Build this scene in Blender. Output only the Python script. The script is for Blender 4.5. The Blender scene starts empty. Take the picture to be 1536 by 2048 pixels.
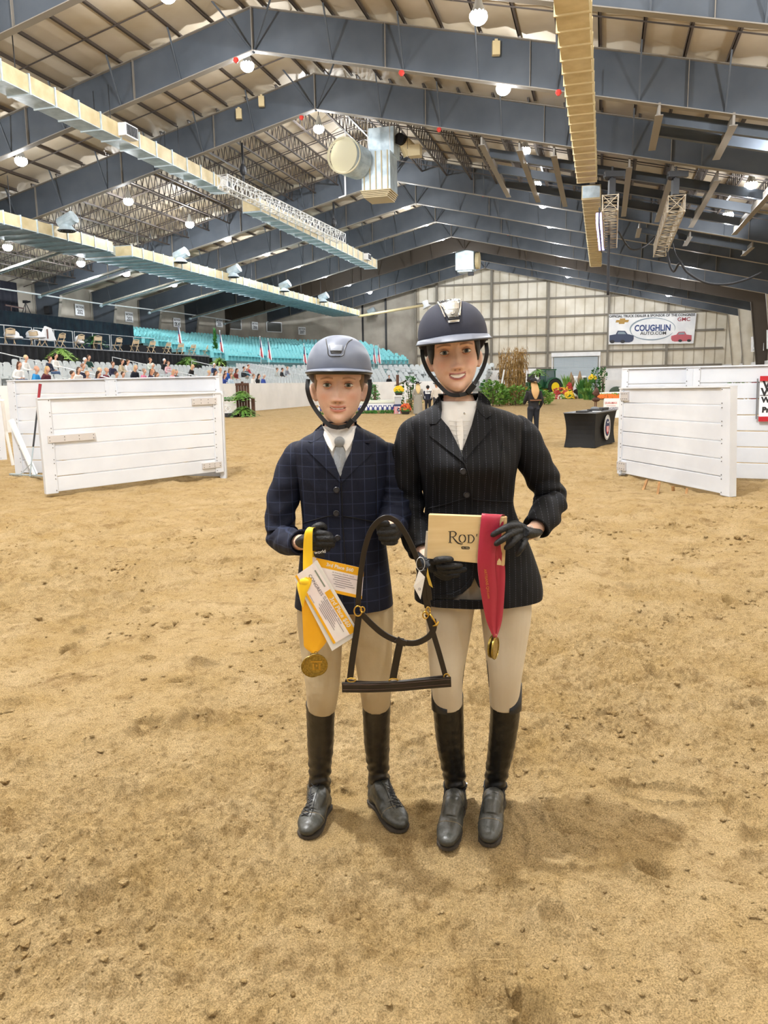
import bpy, bmesh, math, random
import numpy as np
from mathutils import Vector, Matrix, Euler
random.seed(7); RNG = np.random.RandomState(7)
SC = bpy.context.scene
COL = SC.collection
PI = math.pi

# ------------------------------------------------------------------ camera, world, exposure
CH = 1.48                       # camera height (m)
PITCH, ROLL, YAW = 0.164, 0.0168, 0.275   # downward tilt, roll, heading of the hall's long axis
cam_d = bpy.data.cameras.new('camera'); cam = bpy.data.objects.new('camera', cam_d); COL.objects.link(cam)
cam_d.sensor_fit = 'VERTICAL'; cam_d.sensor_height = 34.6; cam_d.lens = 34.6*1553.0/2048.0
cam_d.clip_start = 0.05; cam_d.clip_end = 400
_fw = Vector((0, math.cos(PITCH), -math.sin(PITCH))); _up = Vector((0, math.sin(PITCH), math.cos(PITCH)))
_rt = Vector((1, 0, 0))
_c, _s = math.cos(ROLL), math.sin(ROLL)
_rt2 = _rt*_c - _up*_s; _up2 = _up*_c + _rt*_s
cam.matrix_world = Matrix(((_rt2.x, _up2.x, -_fw.x, 0), (_rt2.y, _up2.y, -_fw.y, 0), (_rt2.z, _up2.z, -_fw.z, CH), (0, 0, 0, 1)))
SC.camera = cam
SC.view_settings.view_transform = 'Standard'; SC.view_settings.look = 'None'
SC.view_settings.gamma = 1.0; SC.view_settings.use_curve_mapping = False
SC.view_settings.exposure = 0.06
W = bpy.data.worlds.new('world'); SC.world = W; W.use_nodes = True
W.node_tree.nodes['Background'].inputs[0].default_value = (0.93, 0.95, 1.0, 1)
W.node_tree.nodes['Background'].inputs[1].default_value = 0.25
LAMP_POWER = 760.0             # each high-bay lamp (W)

# hall coordinates: v to the right across the hall, u along it, z up
_cy, _sy = math.cos(YAW), math.sin(YAW)
def H(v, u, z=0.0): return Vector((v*_cy + u*_sy, -v*_sy + u*_cy, z))
def toH(p): return (p[0]*_cy - p[1]*_sy, p[0]*_sy + p[1]*_cy)
def ray(px, py):
    dx, dy = px-768, py-1024
    x = dx*_c - dy*_s; y = dx*_s + dy*_c
    X = x/1553.0; up = -y/1553.0
    return Vector((X, math.cos(PITCH)+up*math.sin(PITCH), -math.sin(PITCH)+up*math.cos(PITCH)))
def at(px, py, Y):               # world point on the sight line at forward distance Y (metres)
    r = ray(px, py); r = r*(Y/r.y); return Vector((r.x, r.y, r.z+CH))
def gnd(px, py, z=0.0):
    r = ray(px, py); r = r*((z-CH)/r.z); return Vector((r.x, r.y, z))
def onv(px, py, v):              # sight line meets the hall plane v = const
    r = ray(px, py); d = toH(r)[0]; r = r*(v/d); return Vector((r.x, r.y, r.z+CH))
def onu(px, py, u):
    r = ray(px, py); d = toH(r)[1]; r = r*(u/d); return Vector((r.x, r.y, r.z+CH))

# ------------------------------------------------------------------ materials
def lin(c):
    if isinstance(c, str):
        c = c.lstrip('#'); c = [int(c[i:i+2], 16)/255 for i in (0, 2, 4)]
    return tuple(x/12.92 if x <= .04045 else ((x+.055)/1.055)**2.4 for x in c) + (1,)
MATS = {}
def mat(name, col, rough=.6, metal=0., col2=None, nscale=5., bump=0., bscale=40., spec=.5, emit=None, estr=0., coat=0., detail=4, trans=0., sheen=0., stretch=None, thr=(.35, .65)):
    if name in MATS: return MATS[name]
    m = bpy.data.materials.new(name); m.use_nodes = True; MATS[name] = m
    nt = m.node_tree; b = nt.nodes['Principled BSDF']
    b.inputs['Base Color'].default_value = lin(col); b.inputs['Roughness'].default_value = rough
    b.inputs['Metallic'].default_value = metal; b.inputs['Specular IOR Level'].default_value = spec
    b.inputs['Coat Weight'].default_value = coat; b.inputs['Sheen Weight'].default_value = sheen
    if trans: b.inputs['Transmission Weight'].default_value = trans
    tc = None
    if col2 is not None or bump:
        tc = nt.nodes.new('ShaderNodeTexCoord'); src = tc.outputs['Object']
        if stretch:
            mp = nt.nodes.new('ShaderNodeMapping'); mp.inputs['Scale'].default_value = stretch
            nt.links.new(src, mp.inputs[0]); src = mp.outputs[0]
    if col2 is not None:
        n = nt.nodes.new('ShaderNodeTexNoise'); n.inputs['Scale'].default_value = nscale; n.inputs['Detail'].default_value = detail
        nt.links.new(src, n.inputs['Vector'])
        r = nt.nodes.new('ShaderNodeValToRGB'); r.color_ramp.elements[0].position = thr[0]; r.color_ramp.elements[1].position = thr[1]
        r.color_ramp.elements[0].color = lin(col); r.color_ramp.elements[1].color = lin(col2)
        nt.links.new(n.outputs['Fac'], r.inputs[0]); nt.links.new(r.outputs[0], b.inputs['Base Color'])
    if bump:
        n2 = nt.nodes.new('ShaderNodeTexNoise'); n2.inputs['Scale'].default_value = bscale; n2.inputs['Detail'].default_value = 5
        nt.links.new(src, n2.inputs['Vector'])
        bp = nt.nodes.new('ShaderNodeBump'); bp.inputs['Strength'].default_value = bump; bp.inputs['Distance'].default_value = .01
        nt.links.new(n2.outputs['Fac'], bp.inputs['Height']); nt.links.new(bp.outputs[0], b.inputs['Normal'])
    if emit is not None:
        b.inputs['Emission Color'].default_value = lin(emit); b.inputs['Emission Strength'].default_value = estr
    return m

# ------------------------------------------------------------------ mesh builder
class MB:
    def __init__(s): s.v = []; s.f = []; s.mi = []; s.cur = 0
    def _add(s, vs, fs):
        o = len(s.v); s.v += [tuple(p) for p in vs]
        for f in fs: s.f.append(tuple(i+o for i in f)); s.mi.append(s.cur)
        return s
    def box(s, c, size, R=None):
        hx, hy, hz = size[0]/2, size[1]/2, size[2]/2
        vs = [Vector((x, y, z)) for z in (-hz, hz) for y in (-hy, hy) for x in (-hx, hx)]
        if R is not None: vs = [R @ p for p in vs]
        vs = [p+Vector(c) for p in vs]
        return s._add(vs, [(0, 2, 3, 1), (4, 5, 7, 6), (0, 1, 5, 4), (2, 6, 7, 3), (0, 4, 6, 2), (1, 3, 7, 5)])
    def beam(s, a, b, w, h=None, up=(0, 0, 1), ext=0):
        a, b = Vector(a), Vector(b); d = b-a; L = d.length
        if L < 1e-6: return s
        d.normalize(); up = Vector(up)
        x = d.cross(up)
        if x.length < 1e-4: x = d.cross(Vector((1, 0, 0)))
        x.normalize(); y = x.cross(d).normalized(); h = w if h is None else h
        vs = []
        for p in (a-d*ext, b+d*ext):
            for sx, sy in ((-1, -1), (1, -1), (1, 1), (-1, 1)): vs.append(p+x*(sx*w/2)+y*(sy*h/2))
        return s._add(vs, [(0, 3, 2, 1), (4, 5, 6, 7), (0, 1, 5, 4), (1, 2, 6, 5), (2, 3, 7, 6), (3, 0, 4, 7)])
    def tube(s, pts, r, n=8, cap=True, flat=None, up=None):
        """round sweep; r scalar or list; flat=(a,b) scales the two cross axes (a list allowed)"""
        P = [Vector(p) for p in pts]; k = len(P)
        if not isinstance(r, (list, tuple, np.ndarray)): r = [r]*k
        rings = []; prev = None
        for i in range(k):
            t = (P[min(i+1, k-1)]-P[max(i-1, 0)])
            if t.length < 1e-9: t = Vector((0, 0, 1))
            t.normalize()
            if prev is None:
                x = Vector(up) if up is not None else (Vector((1, 0, 0)) if abs(t.x) < .8 else Vector((0, 1, 0)))
            else: x = prev
            x = x - t*x.dot(t)
            if x.length < 1e-5: x = t.orthogonal()
            x.normalize(); y = t.cross(x); prev = x
            fa, fb = (1, 1) if flat is None else (flat[i] if isinstance(flat, list) else flat)
            rings.append([P[i]+x*(math.cos(2*PI*j/n)*r[i]*fa)+y*(math.sin(2*PI*j/n)*r[i]*fb) for j in range(n)])
        return s.loft(rings, cap)
    def loft(s, rings, cap=True, closed=True):
        n = len(rings[0]); vs = [p for ring in rings for p in ring]; fs = []
        for i in range(len(rings)-1):
            for j in range(n if closed else n-1):
                a, b = i*n+j, i*n+(j+1) % n
                fs.append((a, b, b+n, a+n))
        if cap and closed:
            fs.append(tuple(reversed(range(n)))); fs.append(tuple((len(rings)-1)*n+j for j in range(n)))
        return s._add(vs, fs)
    def cyl(s, a, b, r, n=12, r2=None): return s.tube([a, b], [r, r if r2 is None else r2], n)
    def sphere(s, c, r, seg=12, rings=8, R=None):
        c = Vector(c); r = (r, r, r) if not hasattr(r, '__len__') else r
        vs = []; fs = []
        for i in range(rings+1):
            th = PI*i/rings
            for j in range(seg):
                ph = 2*PI*j/seg
                p = Vector((r[0]*math.sin(th)*math.cos(ph), r[1]*math.sin(th)*math.sin(ph), r[2]*math.cos(th)))
                if R is not None: p = R @ p
                vs.append(c+p)
        for i in range(rings):
            for j in range(seg):
                a, b = i*seg+j, i*seg+(j+1) % seg
                fs.append((a, a+seg, b+seg, b))
        return s._add(vs, fs)
    def poly(s, pts): return s._add(pts, [tuple(range(len(pts)))])
    def prism(s, pts, off):
        """closed outline pts extruded by vector off"""
        n = len(pts); P = [Vector(p) for p in pts]; Q = [p+Vector(off) for p in P]
        return s._add(P+Q, [tuple(reversed(range(n))), tuple(range(n, 2*n))]+[(i, (i+1) % n, (i+1) % n+n, i+n) for i in range(n)])
    def build(s, name, m, parent=None, org=(0, 0, 0), smooth=False, kind=None, auto=None):
        me = bpy.data.meshes.new(name); o0 = Vector(org)
        me.from_pydata([tuple(Vector(p)-o0) for p in s.v], [], s.f)
        for x in (m if isinstance(m, (list, tuple)) else [m]): me.materials.append(x)
        if isinstance(m, (list, tuple)): me.polygons.foreach_set('material_index', s.mi)
        if smooth: me.polygons.foreach_set('use_smooth', [True]*len(me.polygons))
        me.update()
        bm = bmesh.new(); bm.from_mesh(me); bmesh.ops.recalc_face_normals(bm, faces=bm.faces); bm.to_mesh(me); bm.free()
        if auto: me.set_sharp_from_angle(angle=math.radians(auto))
        o = bpy.data.objects.new(name, me); COL.objects.link(o)
        if parent is not None: o.parent = parent
        else: o.location = o0
        if kind: o['kind'] = kind
        return o
def tag(o, label=None, cat=None, group=None, kind=None):
    if label: o['label'] = label
    if cat: o['category'] = cat
    if group: o['group'] = group
    if kind: o['kind'] = kind
    return o
def thing(name, label, cat, loc=(0, 0, 0), group=None, rotz=0.0):
    o = bpy.data.objects.new(name, None); COL.objects.link(o); o.location = Vector(loc); o.rotation_euler = (0, 0, rotz)
    o.empty_display_size = .2
    return tag(o, label, cat, group)
def copy_tree(o, parent=None):
    c = o.copy(); COL.objects.link(c)
    if parent is not None: c.parent = parent
    for ch in o.children: copy_tree(ch, c)
    return c
def setmat(o, i, m):
    o.material_slots[i].link = 'OBJECT'; o.material_slots[i].material = m
def bevel(o, w=.004, seg=2):
    b = o.modifiers.new('bevel', 'BEVEL'); b.width = w; b.segments = seg; b.limit_method = 'ANGLE'; return o
def text_mesh(s, size, align='CENTER', bold=0.0, sx=1.0, ext=0.001):
    """outline text as vertices/faces in the XZ plane (facing -Y)"""
    cu = bpy.data.curves.new('t', 'FONT'); cu.body = s; cu.size = size; cu.align_x = align; cu.align_y = 'CENTER'; cu.extrude = 0; cu.offset = bold
    cu.resolution_u = 3
    o = bpy.data.objects.new('t', cu); COL.objects.link(o)
    dg = bpy.context.evaluated_depsgraph_get(); me = o.evaluated_get(dg).to_mesh()
    vs = [(v.co.x*sx, 0.0, v.co.y) for v in me.vertices]; fs = [tuple(p.vertices) for p in me.polygons]
    o.evaluated_get(dg).to_mesh_clear(); bpy.data.objects.remove(o); bpy.data.curves.remove(cu)
    return vs, fs
def add_text(mb, s, size, M, **k):
    vs, fs = text_mesh(s, size, **k)
    mb._add([M @ Vector(v) for v in vs], fs); return mb
def frame(o, x, z):
    """matrix whose local X is x, local Z is z, local -Y faces the viewer"""
    x = Vector(x).normalized(); z = Vector(z); z = (z-x*z.dot(x)).normalized(); y = z.cross(x)
    return Matrix(((x.x, y.x, z.x, o[0]), (x.y, y.y, z.y, o[1]), (x.z, y.z, z.z, o[2]), (0, 0, 0, 1)))
def vnoise(x, y, seed=0):
    """smooth value noise on numpy arrays, range -1..1"""
    xi = np.floor(x).astype(np.int64); yi = np.floor(y).astype(np.int64); xf = x-xi; yf = y-yi
    def hsh(a, b):
        n = (a*374761393 + b*668265263 + seed*1442695) & 0xffffffff
        n = ((n ^ (n >> 13))*1274126177) & 0xffffffff
        return ((n ^ (n >> 16)) & 0xffff)/32767.5-1
    u = xf*xf*(3-2*xf); w = yf*yf*(3-2*yf)
    return (hsh(xi, yi)*(1-u)+hsh(xi+1, yi)*u)*(1-w)+(hsh(xi, yi+1)*(1-u)+hsh(xi+1, yi+1)*u)*w
# ------------------------------------------------------------------ palette
M_STEEL = mat('frame_steel', '#565d66', .5, col2='#4b525b', nscale=.6, spec=.35)
M_STEELD = mat('frame_steel_brown', '#453c33', .6)
M_FLANGE = mat('flange_steel', '#857f76', .5)
M_PURLIN = mat('purlin_steel', '#4a4038', .6)
M_JOIST = mat('joist_steel', '#4b4440', .55)
M_DECK = mat('roof_blanket', '#bdb2a0', .55, col2='#a3947b', nscale=.25, bump=.25, bscale=1.5, detail=6)
M_GALV = mat('galvanised', '#c3d0d6', .38, metal=.25, col2='#a3b2ba', nscale=2.5)
M_DUCTWARM = mat('duct_warm_reflection', '#cfc09a', .5, col2='#b8a67c', nscale=1.5)  # beige paints in the warm reflection on the duct metal
M_WHITE = mat('white_paint', '#f3f5f8', .5, col2='#e6e8ec', nscale=1.2)
M_CONC = mat('concrete', '#b5afa4', .85, col2='#9c958a', nscale=.5, bump=.2, bscale=6, detail=8)
M_PANEL = mat('wall_panel', '#ece6d8', .6, col2='#d3cab6', nscale=.5, detail=6)
M_BLACK = mat('black_cloth', '#16171c', .9, bump=.3, bscale=12)
M_DARK = mat('dark_metal', '#26272b', .5)
M_RAIL = mat('rail_metal', '#d2d5d6', .35, metal=.4)
M_CHROME = mat('chrome', '#dfe2e6', .12, metal=1.)

RV, BAY, U0 = -14.95, 7.62, 33.52
def fz(v): return 15.71-.235*abs(v-RV)       # underside of the rafters
def dz(v): return fz(v)+2.0                    # underside of the roof blanket
FR = [-1, 0, 1, 3, 4, 5, 6, 7, 8, 9]
def FU(i): return U0+BAY*i

# ------------------------------------------------------------------ ceiling
c = MB()
us = np.arange(-24, 105.1, 3.81)
vs_ = [-46.2]+[RV+1.55*k for k in range(-20, 20)]+[15.6]
vs_ = sorted(set(round(x, 3) for x in vs_+[RV]))
for side in (0, 1):
    V = [v for v in vs_ if (v <= RV+.01 if side == 0 else v >= RV-.01)]
    fine = []
    for a, b in zip(V[:-1], V[1:]):
        fine += [a, a+(b-a)*.5]
    fine.append(V[-1])
    rows = []
    for u in us:
        row = []
        for v in fine:
            sag = 0 if any(abs(v-w) < .01 for w in V) else -.12-.05*RNG.rand()
            row.append(H(v, u, dz(v)+.12+sag))
        rows.append(row)
    c.loft(rows, closed=False, cap=False)
ceiling = c.build('ceiling', M_DECK, smooth=True, kind='structure')
# Z-purlins between the frames
def purlin_mb(v, u0, u1):
    m = MB(); m.beam(H(v, u0, dz(v)+.0), H(v, u1, dz(v)+.0), .04, .26)
    m.beam(H(v+.05, u0, dz(v)-.12), H(v+.05, u1, dz(v)-.12), .12, .02); return m
PV = [RV+.45+1.55*k for k in range(0, 19)]+[RV-.45-1.55*k for k in range(0, 19)]
near = 0
rest = MB()
bays = [(-1, 0), (0, 1)]
for a, b in bays:
    for v in PV:
        if a == -1 and (v < -34): continue
        m = purlin_mb(v, FU(a), FU(b))
        m.build('purlin', M_PURLIN, ceiling)
for a, b in [(3, 4), (4, 5), (5, 6), (6, 7), (7, 8), (8, 9), (-2, -1)]:
    for v in PV: m = purlin_mb(v, FU(a), FU(b)); rest._add(m.v, m.f)
tag(rest.build('purlin', M_PURLIN, ceiling), kind='stuff')
# open-web joists over the double bay
def joist_mb(v, u0, u1):
    m = MB(); zt, zb = dz(v)-.02, dz(v)-1.05; n = 24
    for z in (zt, zb): m.beam(H(v, u0, z), H(v, u1, z), .11, .07)
    for i in range(n):
        ua = u0+(u1-u0)*i/n; um = ua+(u1-u0)/n/2; ub = ua+(u1-u0)/n
        m.beam(H(v, ua, zt), H(v, um, zb), .04); m.beam(H(v, um, zb), H(v, ub, zt), .04)
    return m
for k in range(17):
    for s in (-1, 1):
        v = RV+s*(.5+1.75*k)
        if -45.5 < v < 15: joist_mb(v, FU(1), FU(3)).build('bar_joist', M_JOIST, ceiling)
# sag rods / bridging lines running down the slopes
br = MB()
for a, b in bays+[(3, 4), (4, 5), (5, 6), (6, 7), (7, 8), (8, 9), (-2, -1)]:
    for t in (.33, .66):
        u = FU(a)+(FU(b)-FU(a))*t
        for s in (-1, 1):
            va, vb = RV, (-45 if s < 0 else 15)
            br.beam(H(va, u, dz(va)-.17), H(vb, u, dz(vb)-.17), .045)
for t in (.14, .29, .43, .57, .71, .86):
    u = FU(1)+(FU(3)-FU(1))*t
    for s in (-1, 1):
        va, vb = RV, (-45 if s < 0 else 15)
        br.beam(H(va, u, dz(va)-1.05), H(vb, u, dz(vb)-1.05), .05); br.beam(H(va, u, dz(va)-.08), H(vb, u, dz(vb)-.08), .04)
br.build('bridging_rod', M_JOIST, ceiling)

# ------------------------------------------------------------------ steel frames
def frame_parts(brown):
    """mesh data in hall axes around u=0 (x=v, y=u, z)"""
    D = 1.72; m = MB(); th = .03
    vl, vr = -43.2, 13.9
    out = [(RV, 15.71), (vl, fz(vl)), (-44.9, .0), (-45.7, .0), (-45.7, fz(-45.7)+D), (RV, 15.71+D), (15.7, fz(15.7)+D), (15.7, 0), (15.1, 0), (vr, fz(vr))]
    zL, zR = fz(-45.7), fz(15.7)
    m.prism([(v, -th/2, z) for v, z in [(RV, 15.71), (vl, fz(vl)), (-45.7, zL), (-45.7, zL+D), (RV, 15.71+D), (15.7, zR+D), (15.7, zR), (vr, fz(vr))]], (0, th, 0))
    web = m
    c1 = MB(); c1.prism([(v, -th/2, z) for v, z in [(vl, fz(vl)), (-44.9, 0), (-45.7, 0), (-45.7, zL)]], (0, th, 0))
    c2 = MB(); c2.prism([(v, -th/2, z) for v, z in [(vr, fz(vr)), (15.1, 0), (15.7, 0), (15.7, zR)]], (0, th, 0))
    fl = MB()
    def strip(a, b, w=.34, t=.035):
        fl.beam((a[0], 0, a[1]), (b[0], 0, b[1]), w, t, up=(0, 0, 1) if abs(b[0]-a[0]) > abs(b[1]-a[1]) else (1, 0, 0))
    for i in range(len(out)):
        a, b = out[i], out[(i+1) % len(out)]
        if a[1] == 0 and b[1] == 0: continue
        strip(a, b)
    for k in range(1, 8):      # splice / stiffener plates
        for s in (-1, 1):
            v = RV+s*k*5.9
            if vl < v < vr: fl.box((v, 0, fz(v)+D/2), (.025, .3, D))
    fl.box((RV, 0, 15.71+D/2), (.05, .34, D))
    bc = []
    for k in range(0, 8):      # flange braces, both sides of the web
        for s in (-1, 1):
            v = RV+s*(k*3.1+.45) if k else RV+s*.45
            if not (vl < v < vr): continue
            b = MB()
            for q in (-1, 1):
                b.beam((RV if k == 0 else v, q*.03, fz(v)+.06), (v+(s*1.0 if k == 0 else 0), q*1.0, dz(v)-.05), .06)
            bc.append(b)
    return web, fl, bc, c1, c2
def as_mesh(mb, name, m):
    o = mb.build(name, m); return o
def place_frame(proto, u, label, first):
    r = proto if first else copy_tree(proto)
    r.location = H(0, u, 0); r['label'] = label; return r
web, fl, bc, c1, c2 = frame_parts(False)
fr0 = thing('roof_frame', 'x', 'steel frame', (0, 0, 0), 'grey steel portal frames of the arena roof', rotz=-YAW)
w0 = web.build('rafter_web', M_STEEL, fr0); f0 = fl.build('flange', M_FLANGE, fr0)
c1.build('column', M_STEEL, fr0); c2.build('column', M_PANEL, fr0)
for b in bc: b.build('flange_brace', M_STEEL, fr0)
ORD = {-1: 'nearest, cut off by the top of the picture', 0: 'second from the camera, its peak above the boy', 1: 'third from the camera, just before the open-web joists', 3: 'fourth from the camera, just beyond the big round heater', 4: 'fifth from the camera', 5: 'sixth from the camera', 6: 'seventh from the camera, before the brown one', 7: 'the only dark brown one', 8: 'last but one before the end wall', 9: 'farthest, standing against the end wall'}
for i in FR:
    r = place_frame(fr0, FU(i), 'grey steel roof frame, '+ORD[i] if i != 7 else 'dark brown steel roof frame, third from the end wall', i == FR[0])
    if i == 7:
        for ch in r.children: setmat(ch, 0, M_STEELD)

# ------------------------------------------------------------------ walls
def wallstrip(pts, zs, name, m, thick=.15):
    w = MB()
    for (a, b) in zip(pts[:-1], pts[1:]):
        A, B = H(*a), H(*b)
        d = (B-A).normalized(); n = Vector((-d.y, d.x, 0))*thick
        for z0, z1 in zs: w.prism([A+Vector((0, 0, z0)), B+Vector((0, 0, z0)), B+Vector((0, 0, z1(b) if callable(z1) else z1)), A+Vector((0, 0, z1(a) if callable(z1) else z1))], n)
    return w.build(name, m, kind='structure')
WL = [(-46, -14), (-46, 20), (-46, 45), (-46, 62), (-46, 70), (-45.1, 77.5), (-44.2, 85.3), (-42.5, 93), (-39, 100), (-34.5, 103.6), (-32, 104.6)]
wallstrip(WL, [(0, lambda p: dz(p[0])+.1)], 'wall_left', M_CONC)
# concrete part of the far wall and its joint strips
w = MB()
def gable(va, vb, z0, u=104.8, n=6):
    vv = sorted(set([va, vb]+([RV] if va < RV < vb else [])))
    w.prism([H(v, u, z0) for v in (va, vb)]+[H(v, u, dz(v)+.1) for v in reversed(vv)], H(0, .2)-H(0, 0))
gable(-32.2, -24.6, 0); w.build('wall_far_concrete', M_CONC, kind='structure')
w = MB(); gable(-24.6, 15.6, 3.1)
w_far = w.build('wall_far', M_PANEL, kind='structure')
w = MB()
for va, vb in ((-24.6, -7.3), (.2, 15.6)): w.prism([H(va, 104.7, 0), H(vb, 104.7, 0), H(vb, 104.7, 3.1), H(va, 104.7, 3.1)], H(0, .3)-H(0, 0))
w.build('wall_far_base', M_WHITE, kind='structure')
w = MB()   # girts and columns
M_GIRT = mat('girt', '#7d776c', .6)
for v in (-24.6, -21.7, -14.4, -7.1, .35, 7.4):
    w.box(H(v, 104.5, (dz(v)+3)/2), (.28, .4, dz(v)-3), Matrix.Rotation(-YAW, 3, 'Z'))
for z in (3.1, 5.1, 7.3, 9.6, 11.9, 14.1):
    vmax = min(13.9, RV+(17.7-z)/.235); vmin = max(-24.6, RV-(17.7-z)/.235)
    w.beam(H(vmin, 104.6, z), H(vmax, 104.6, z), .2, .24)
w.build('girt', M_GIRT, w_far)
w = MB()
for k in range(33):
    v = -24.2+1.2*k
    if v < 15: w.box(H(v, 104.72, (dz(v)+3.1)/2), (.05, .05, dz(v)-3.1), Matrix.Rotation(-YAW, 3, 'Z'))
w.build('panel_seam', mat('seam', '#a89d88', .7), w_far)
w = MB()
for v in (-32.1, -28.8): w.box(H(v, 104.6, 8), (.22, .2, 11), Matrix.Rotation(-YAW, 3, 'Z'))
w.build('trim_1', M_DARK, kind='structure')
# roll-up door
d = MB()
for k in range(30): d.beam(H(-6.3, 104.45, .08+.148*k), H(-.8, 104.45, .08+.148*k), .05, .13)
door = d.build('door_1', mat('rollup', '#a9b4bb', .4, metal=.3), kind='structure')
d = MB(); d.beam(H(-6.6, 104.2, 4.75), H(-.5, 104.2, 4.75), .5, .5)
for v in (-6.5, -.6): d.beam(H(v, 104.35, 0), H(v, 104.35, 4.6), .16)
d.build('door_frame', M_WHITE, door)
w = MB(); w.prism([H(-7.3, 104.7, 0), H(-6.4, 104.7, 0), H(-6.4, 104.7, 5.1), H(-7.3, 104.7, 5.1)], H(0, .3)-H(0, 0)); w.prism([H(-.7, 104.7, 0), H(.2, 104.7, 0), H(.2, 104.7, 5.1), H(-.7, 104.7, 5.1)], H(0, .3)-H(0, 0))
w.prism([H(-7.3, 104.75, 4.6), H(.2, 104.75, 4.6), H(.2, 104.75, 5.1), H(-7.3, 104.75, 5.1)], H(0, .2)-H(0, 0))
w.build('wall_far_door_surround', M_PANEL, kind='structure')
# right wall
w = MB(); w.prism([H(15.8, -14, 3.1), H(15.8, 105, 3.1), H(15.8, 105, 10.6), H(15.8, -14, 10.6)], H(.15, 0)-H(0, 0)); wr = w.build('wall_right', M_PANEL, kind='structure')
w = MB(); w.prism([H(15.5, -14, 0), H(15.5, 105, 0), H(15.5, 105, 3.1), H(15.5, -14, 3.1)], H(.4, 0)-H(0, 0)); w.build('wall_right_base', M_WHITE, kind='structure')
w = MB()
for z in (5.1, 7.3): w.beam(H(15.7, 60, z), H(15.7, 104.6, z), .18, .2)
for k in range(4):
    u = FU(6+k)
    w.beam(H(15.6, u, 8.6), H(15.6, u-7.6, 5.6), .06); w.beam(H(15.6, u-7.6, 8.6), H(15.6, u, 5.6), .06)
w.build('girt', M_GIRT, wr)

# ------------------------------------------------------------------ sand floor
def axis_samples(lo, hi, c0, c1, step, grow):
    xs = list(np.arange(c0, c1, step)); s = step; x = xs[-1]
    while x < hi: s *= grow; x += s; xs.append(min(x, hi))
    s = step; x = c0; left = []
    while x > lo: s *= grow; x -= s; left.append(max(x, lo))
    return np.array(left[::-1]+xs)
xs = axis_samples(-48, 46, -2.0, 2.0, .0075, 1.013); ys = axis_samples(-16, 120, 1.2, 4.2, .0075, 1.010)
X, Y = np.meshgrid(xs, ys)
Z = np.zeros_like(X)
def ramp(x, a, b): return np.clip((x-a)/(b-a), 0, 1)
dist = np.hypot(X, Y)
wob = vnoise(X*3.1+11, Y*3.1, 5)*.25
for fq, am, sd in ((.55, .026, 1), (1.6, .026, 2), (3.9, .036, 3), (8.5, .028, 4), (17, .017, 6), (34, .015, 7), (60, .0115, 17), (112, .0065, 27)):
    n = vnoise(X*fq+wob+sd*7, Y*fq-wob, sd)
    if fq >= 8: n = n-.35*(1-np.abs(n))
    if fq >= 3: n = n*(.55+.45*vnoise(X*.9+3, Y*.9, 21))       # churned and smooth patches
    Z += am*n
# hoof pits with a raised rim, scattered
for k in range(1100):
    px = RNG.uniform(-8, 8); py = RNG.uniform(1.0, 15); r = RNG.uniform(.035, .085); dp = RNG.uniform(.016, .045)
    if abs(px-.05) < .55 and 2.15 < py < 2.75: continue
    i0, i1 = np.searchsorted(xs, [px-4*r, px+4*r]); j0, j1 = np.searchsorted(ys, [py-4*r, py+4*r])
    if i1 <= i0 or j1 <= j0: continue
    a = RNG.uniform(0, PI); xx = X[j0:j1, i0:i1]-px; yy = Y[j0:j1, i0:i1]-py
    q = np.hypot(xx*math.cos(a)+yy*math.sin(a), 1.5*(-xx*math.sin(a)+yy*math.cos(a)))/r
    asym = 1+.6*np.cos(np.arctan2(yy, xx)-a)
    Z[j0:j1, i0:i1] += -dp*np.exp(-(q/1.0)**4)+dp*.45*asym*np.exp(-((q-1.45)/.4)**2)
# flat pressed patches (hoof sole marks)
def oval(cx, cy, rx, ry, ang, z, edge=.18, rim=.006, tread=0):
    global Z
    xx = X-cx; yy = Y-cy; c_, s_ = math.cos(ang), math.sin(ang)
    a = (xx*c_+yy*s_)/rx; b = (-xx*s_+yy*c_)/ry
    q = np.sqrt(a*a+b*b)+.05*vnoise(X*26, Y*26, 51); k = 1-ramp(q, 1-edge, 1.0)
    tgt = z+(tread*np.sin(b*24) if tread else 0)
    Z = Z*(1-k)+k*tgt+rim*np.exp(-((q-1.12)/.1)**2)
for px, py, rx, ry, a, z in ((1215, 1705, .045, .038, 0, -.012), (420, 1383, .05, .05, .2, -.008), (455, 1362, .04, .04, 0, -.006), (1105, 1560, .05, .07, .3, -.008), (548, 1490, .05, .04, 0, -.008), (830, 1495, .05, .045, 0, -.008), (690, 1490, .05, .04, .2, -.01), (285, 1450, .04, .035, 0, -.008), (1150, 1215, .06, .05, 0, -.01), (600, 1840, .07, .05, .1, -.014), (20, 1835, .07, .055, 0, -.012), (1040, 1640, .05, .07, .2, -.012), (1150, 1780, .06, .05, .6, -.006)):
    g = gnd(px, py); oval(g.x, g.y, rx, ry, a, z)
# boot prints: bottom centre, and the long curved one at the right
g1, g2 = gnd(985, 1915), gnd(990, 2030)
oval(g1.x, g1.y, .052, .078, 0, -.012, tread=.006, edge=.1, rim=.014); oval(g2.x, g2.y+.02, .04, .055, 0, -.012, tread=.006, edge=.1, rim=.012)
g1 = gnd(1330, 1580); oval(g1.x, g1.y, .19, .055, -.25, -.03, edge=.15, rim=.022)
g1 = gnd(1060, 1640); oval(g1.x, g1.y, .05, .1, .1, -.014, tread=.003)
g1 = gnd(1240, 1650); oval(g1.x+.12, g1.y-.02, .1, .07, -.5, -.03, edge=.5, rim=.012)
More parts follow.
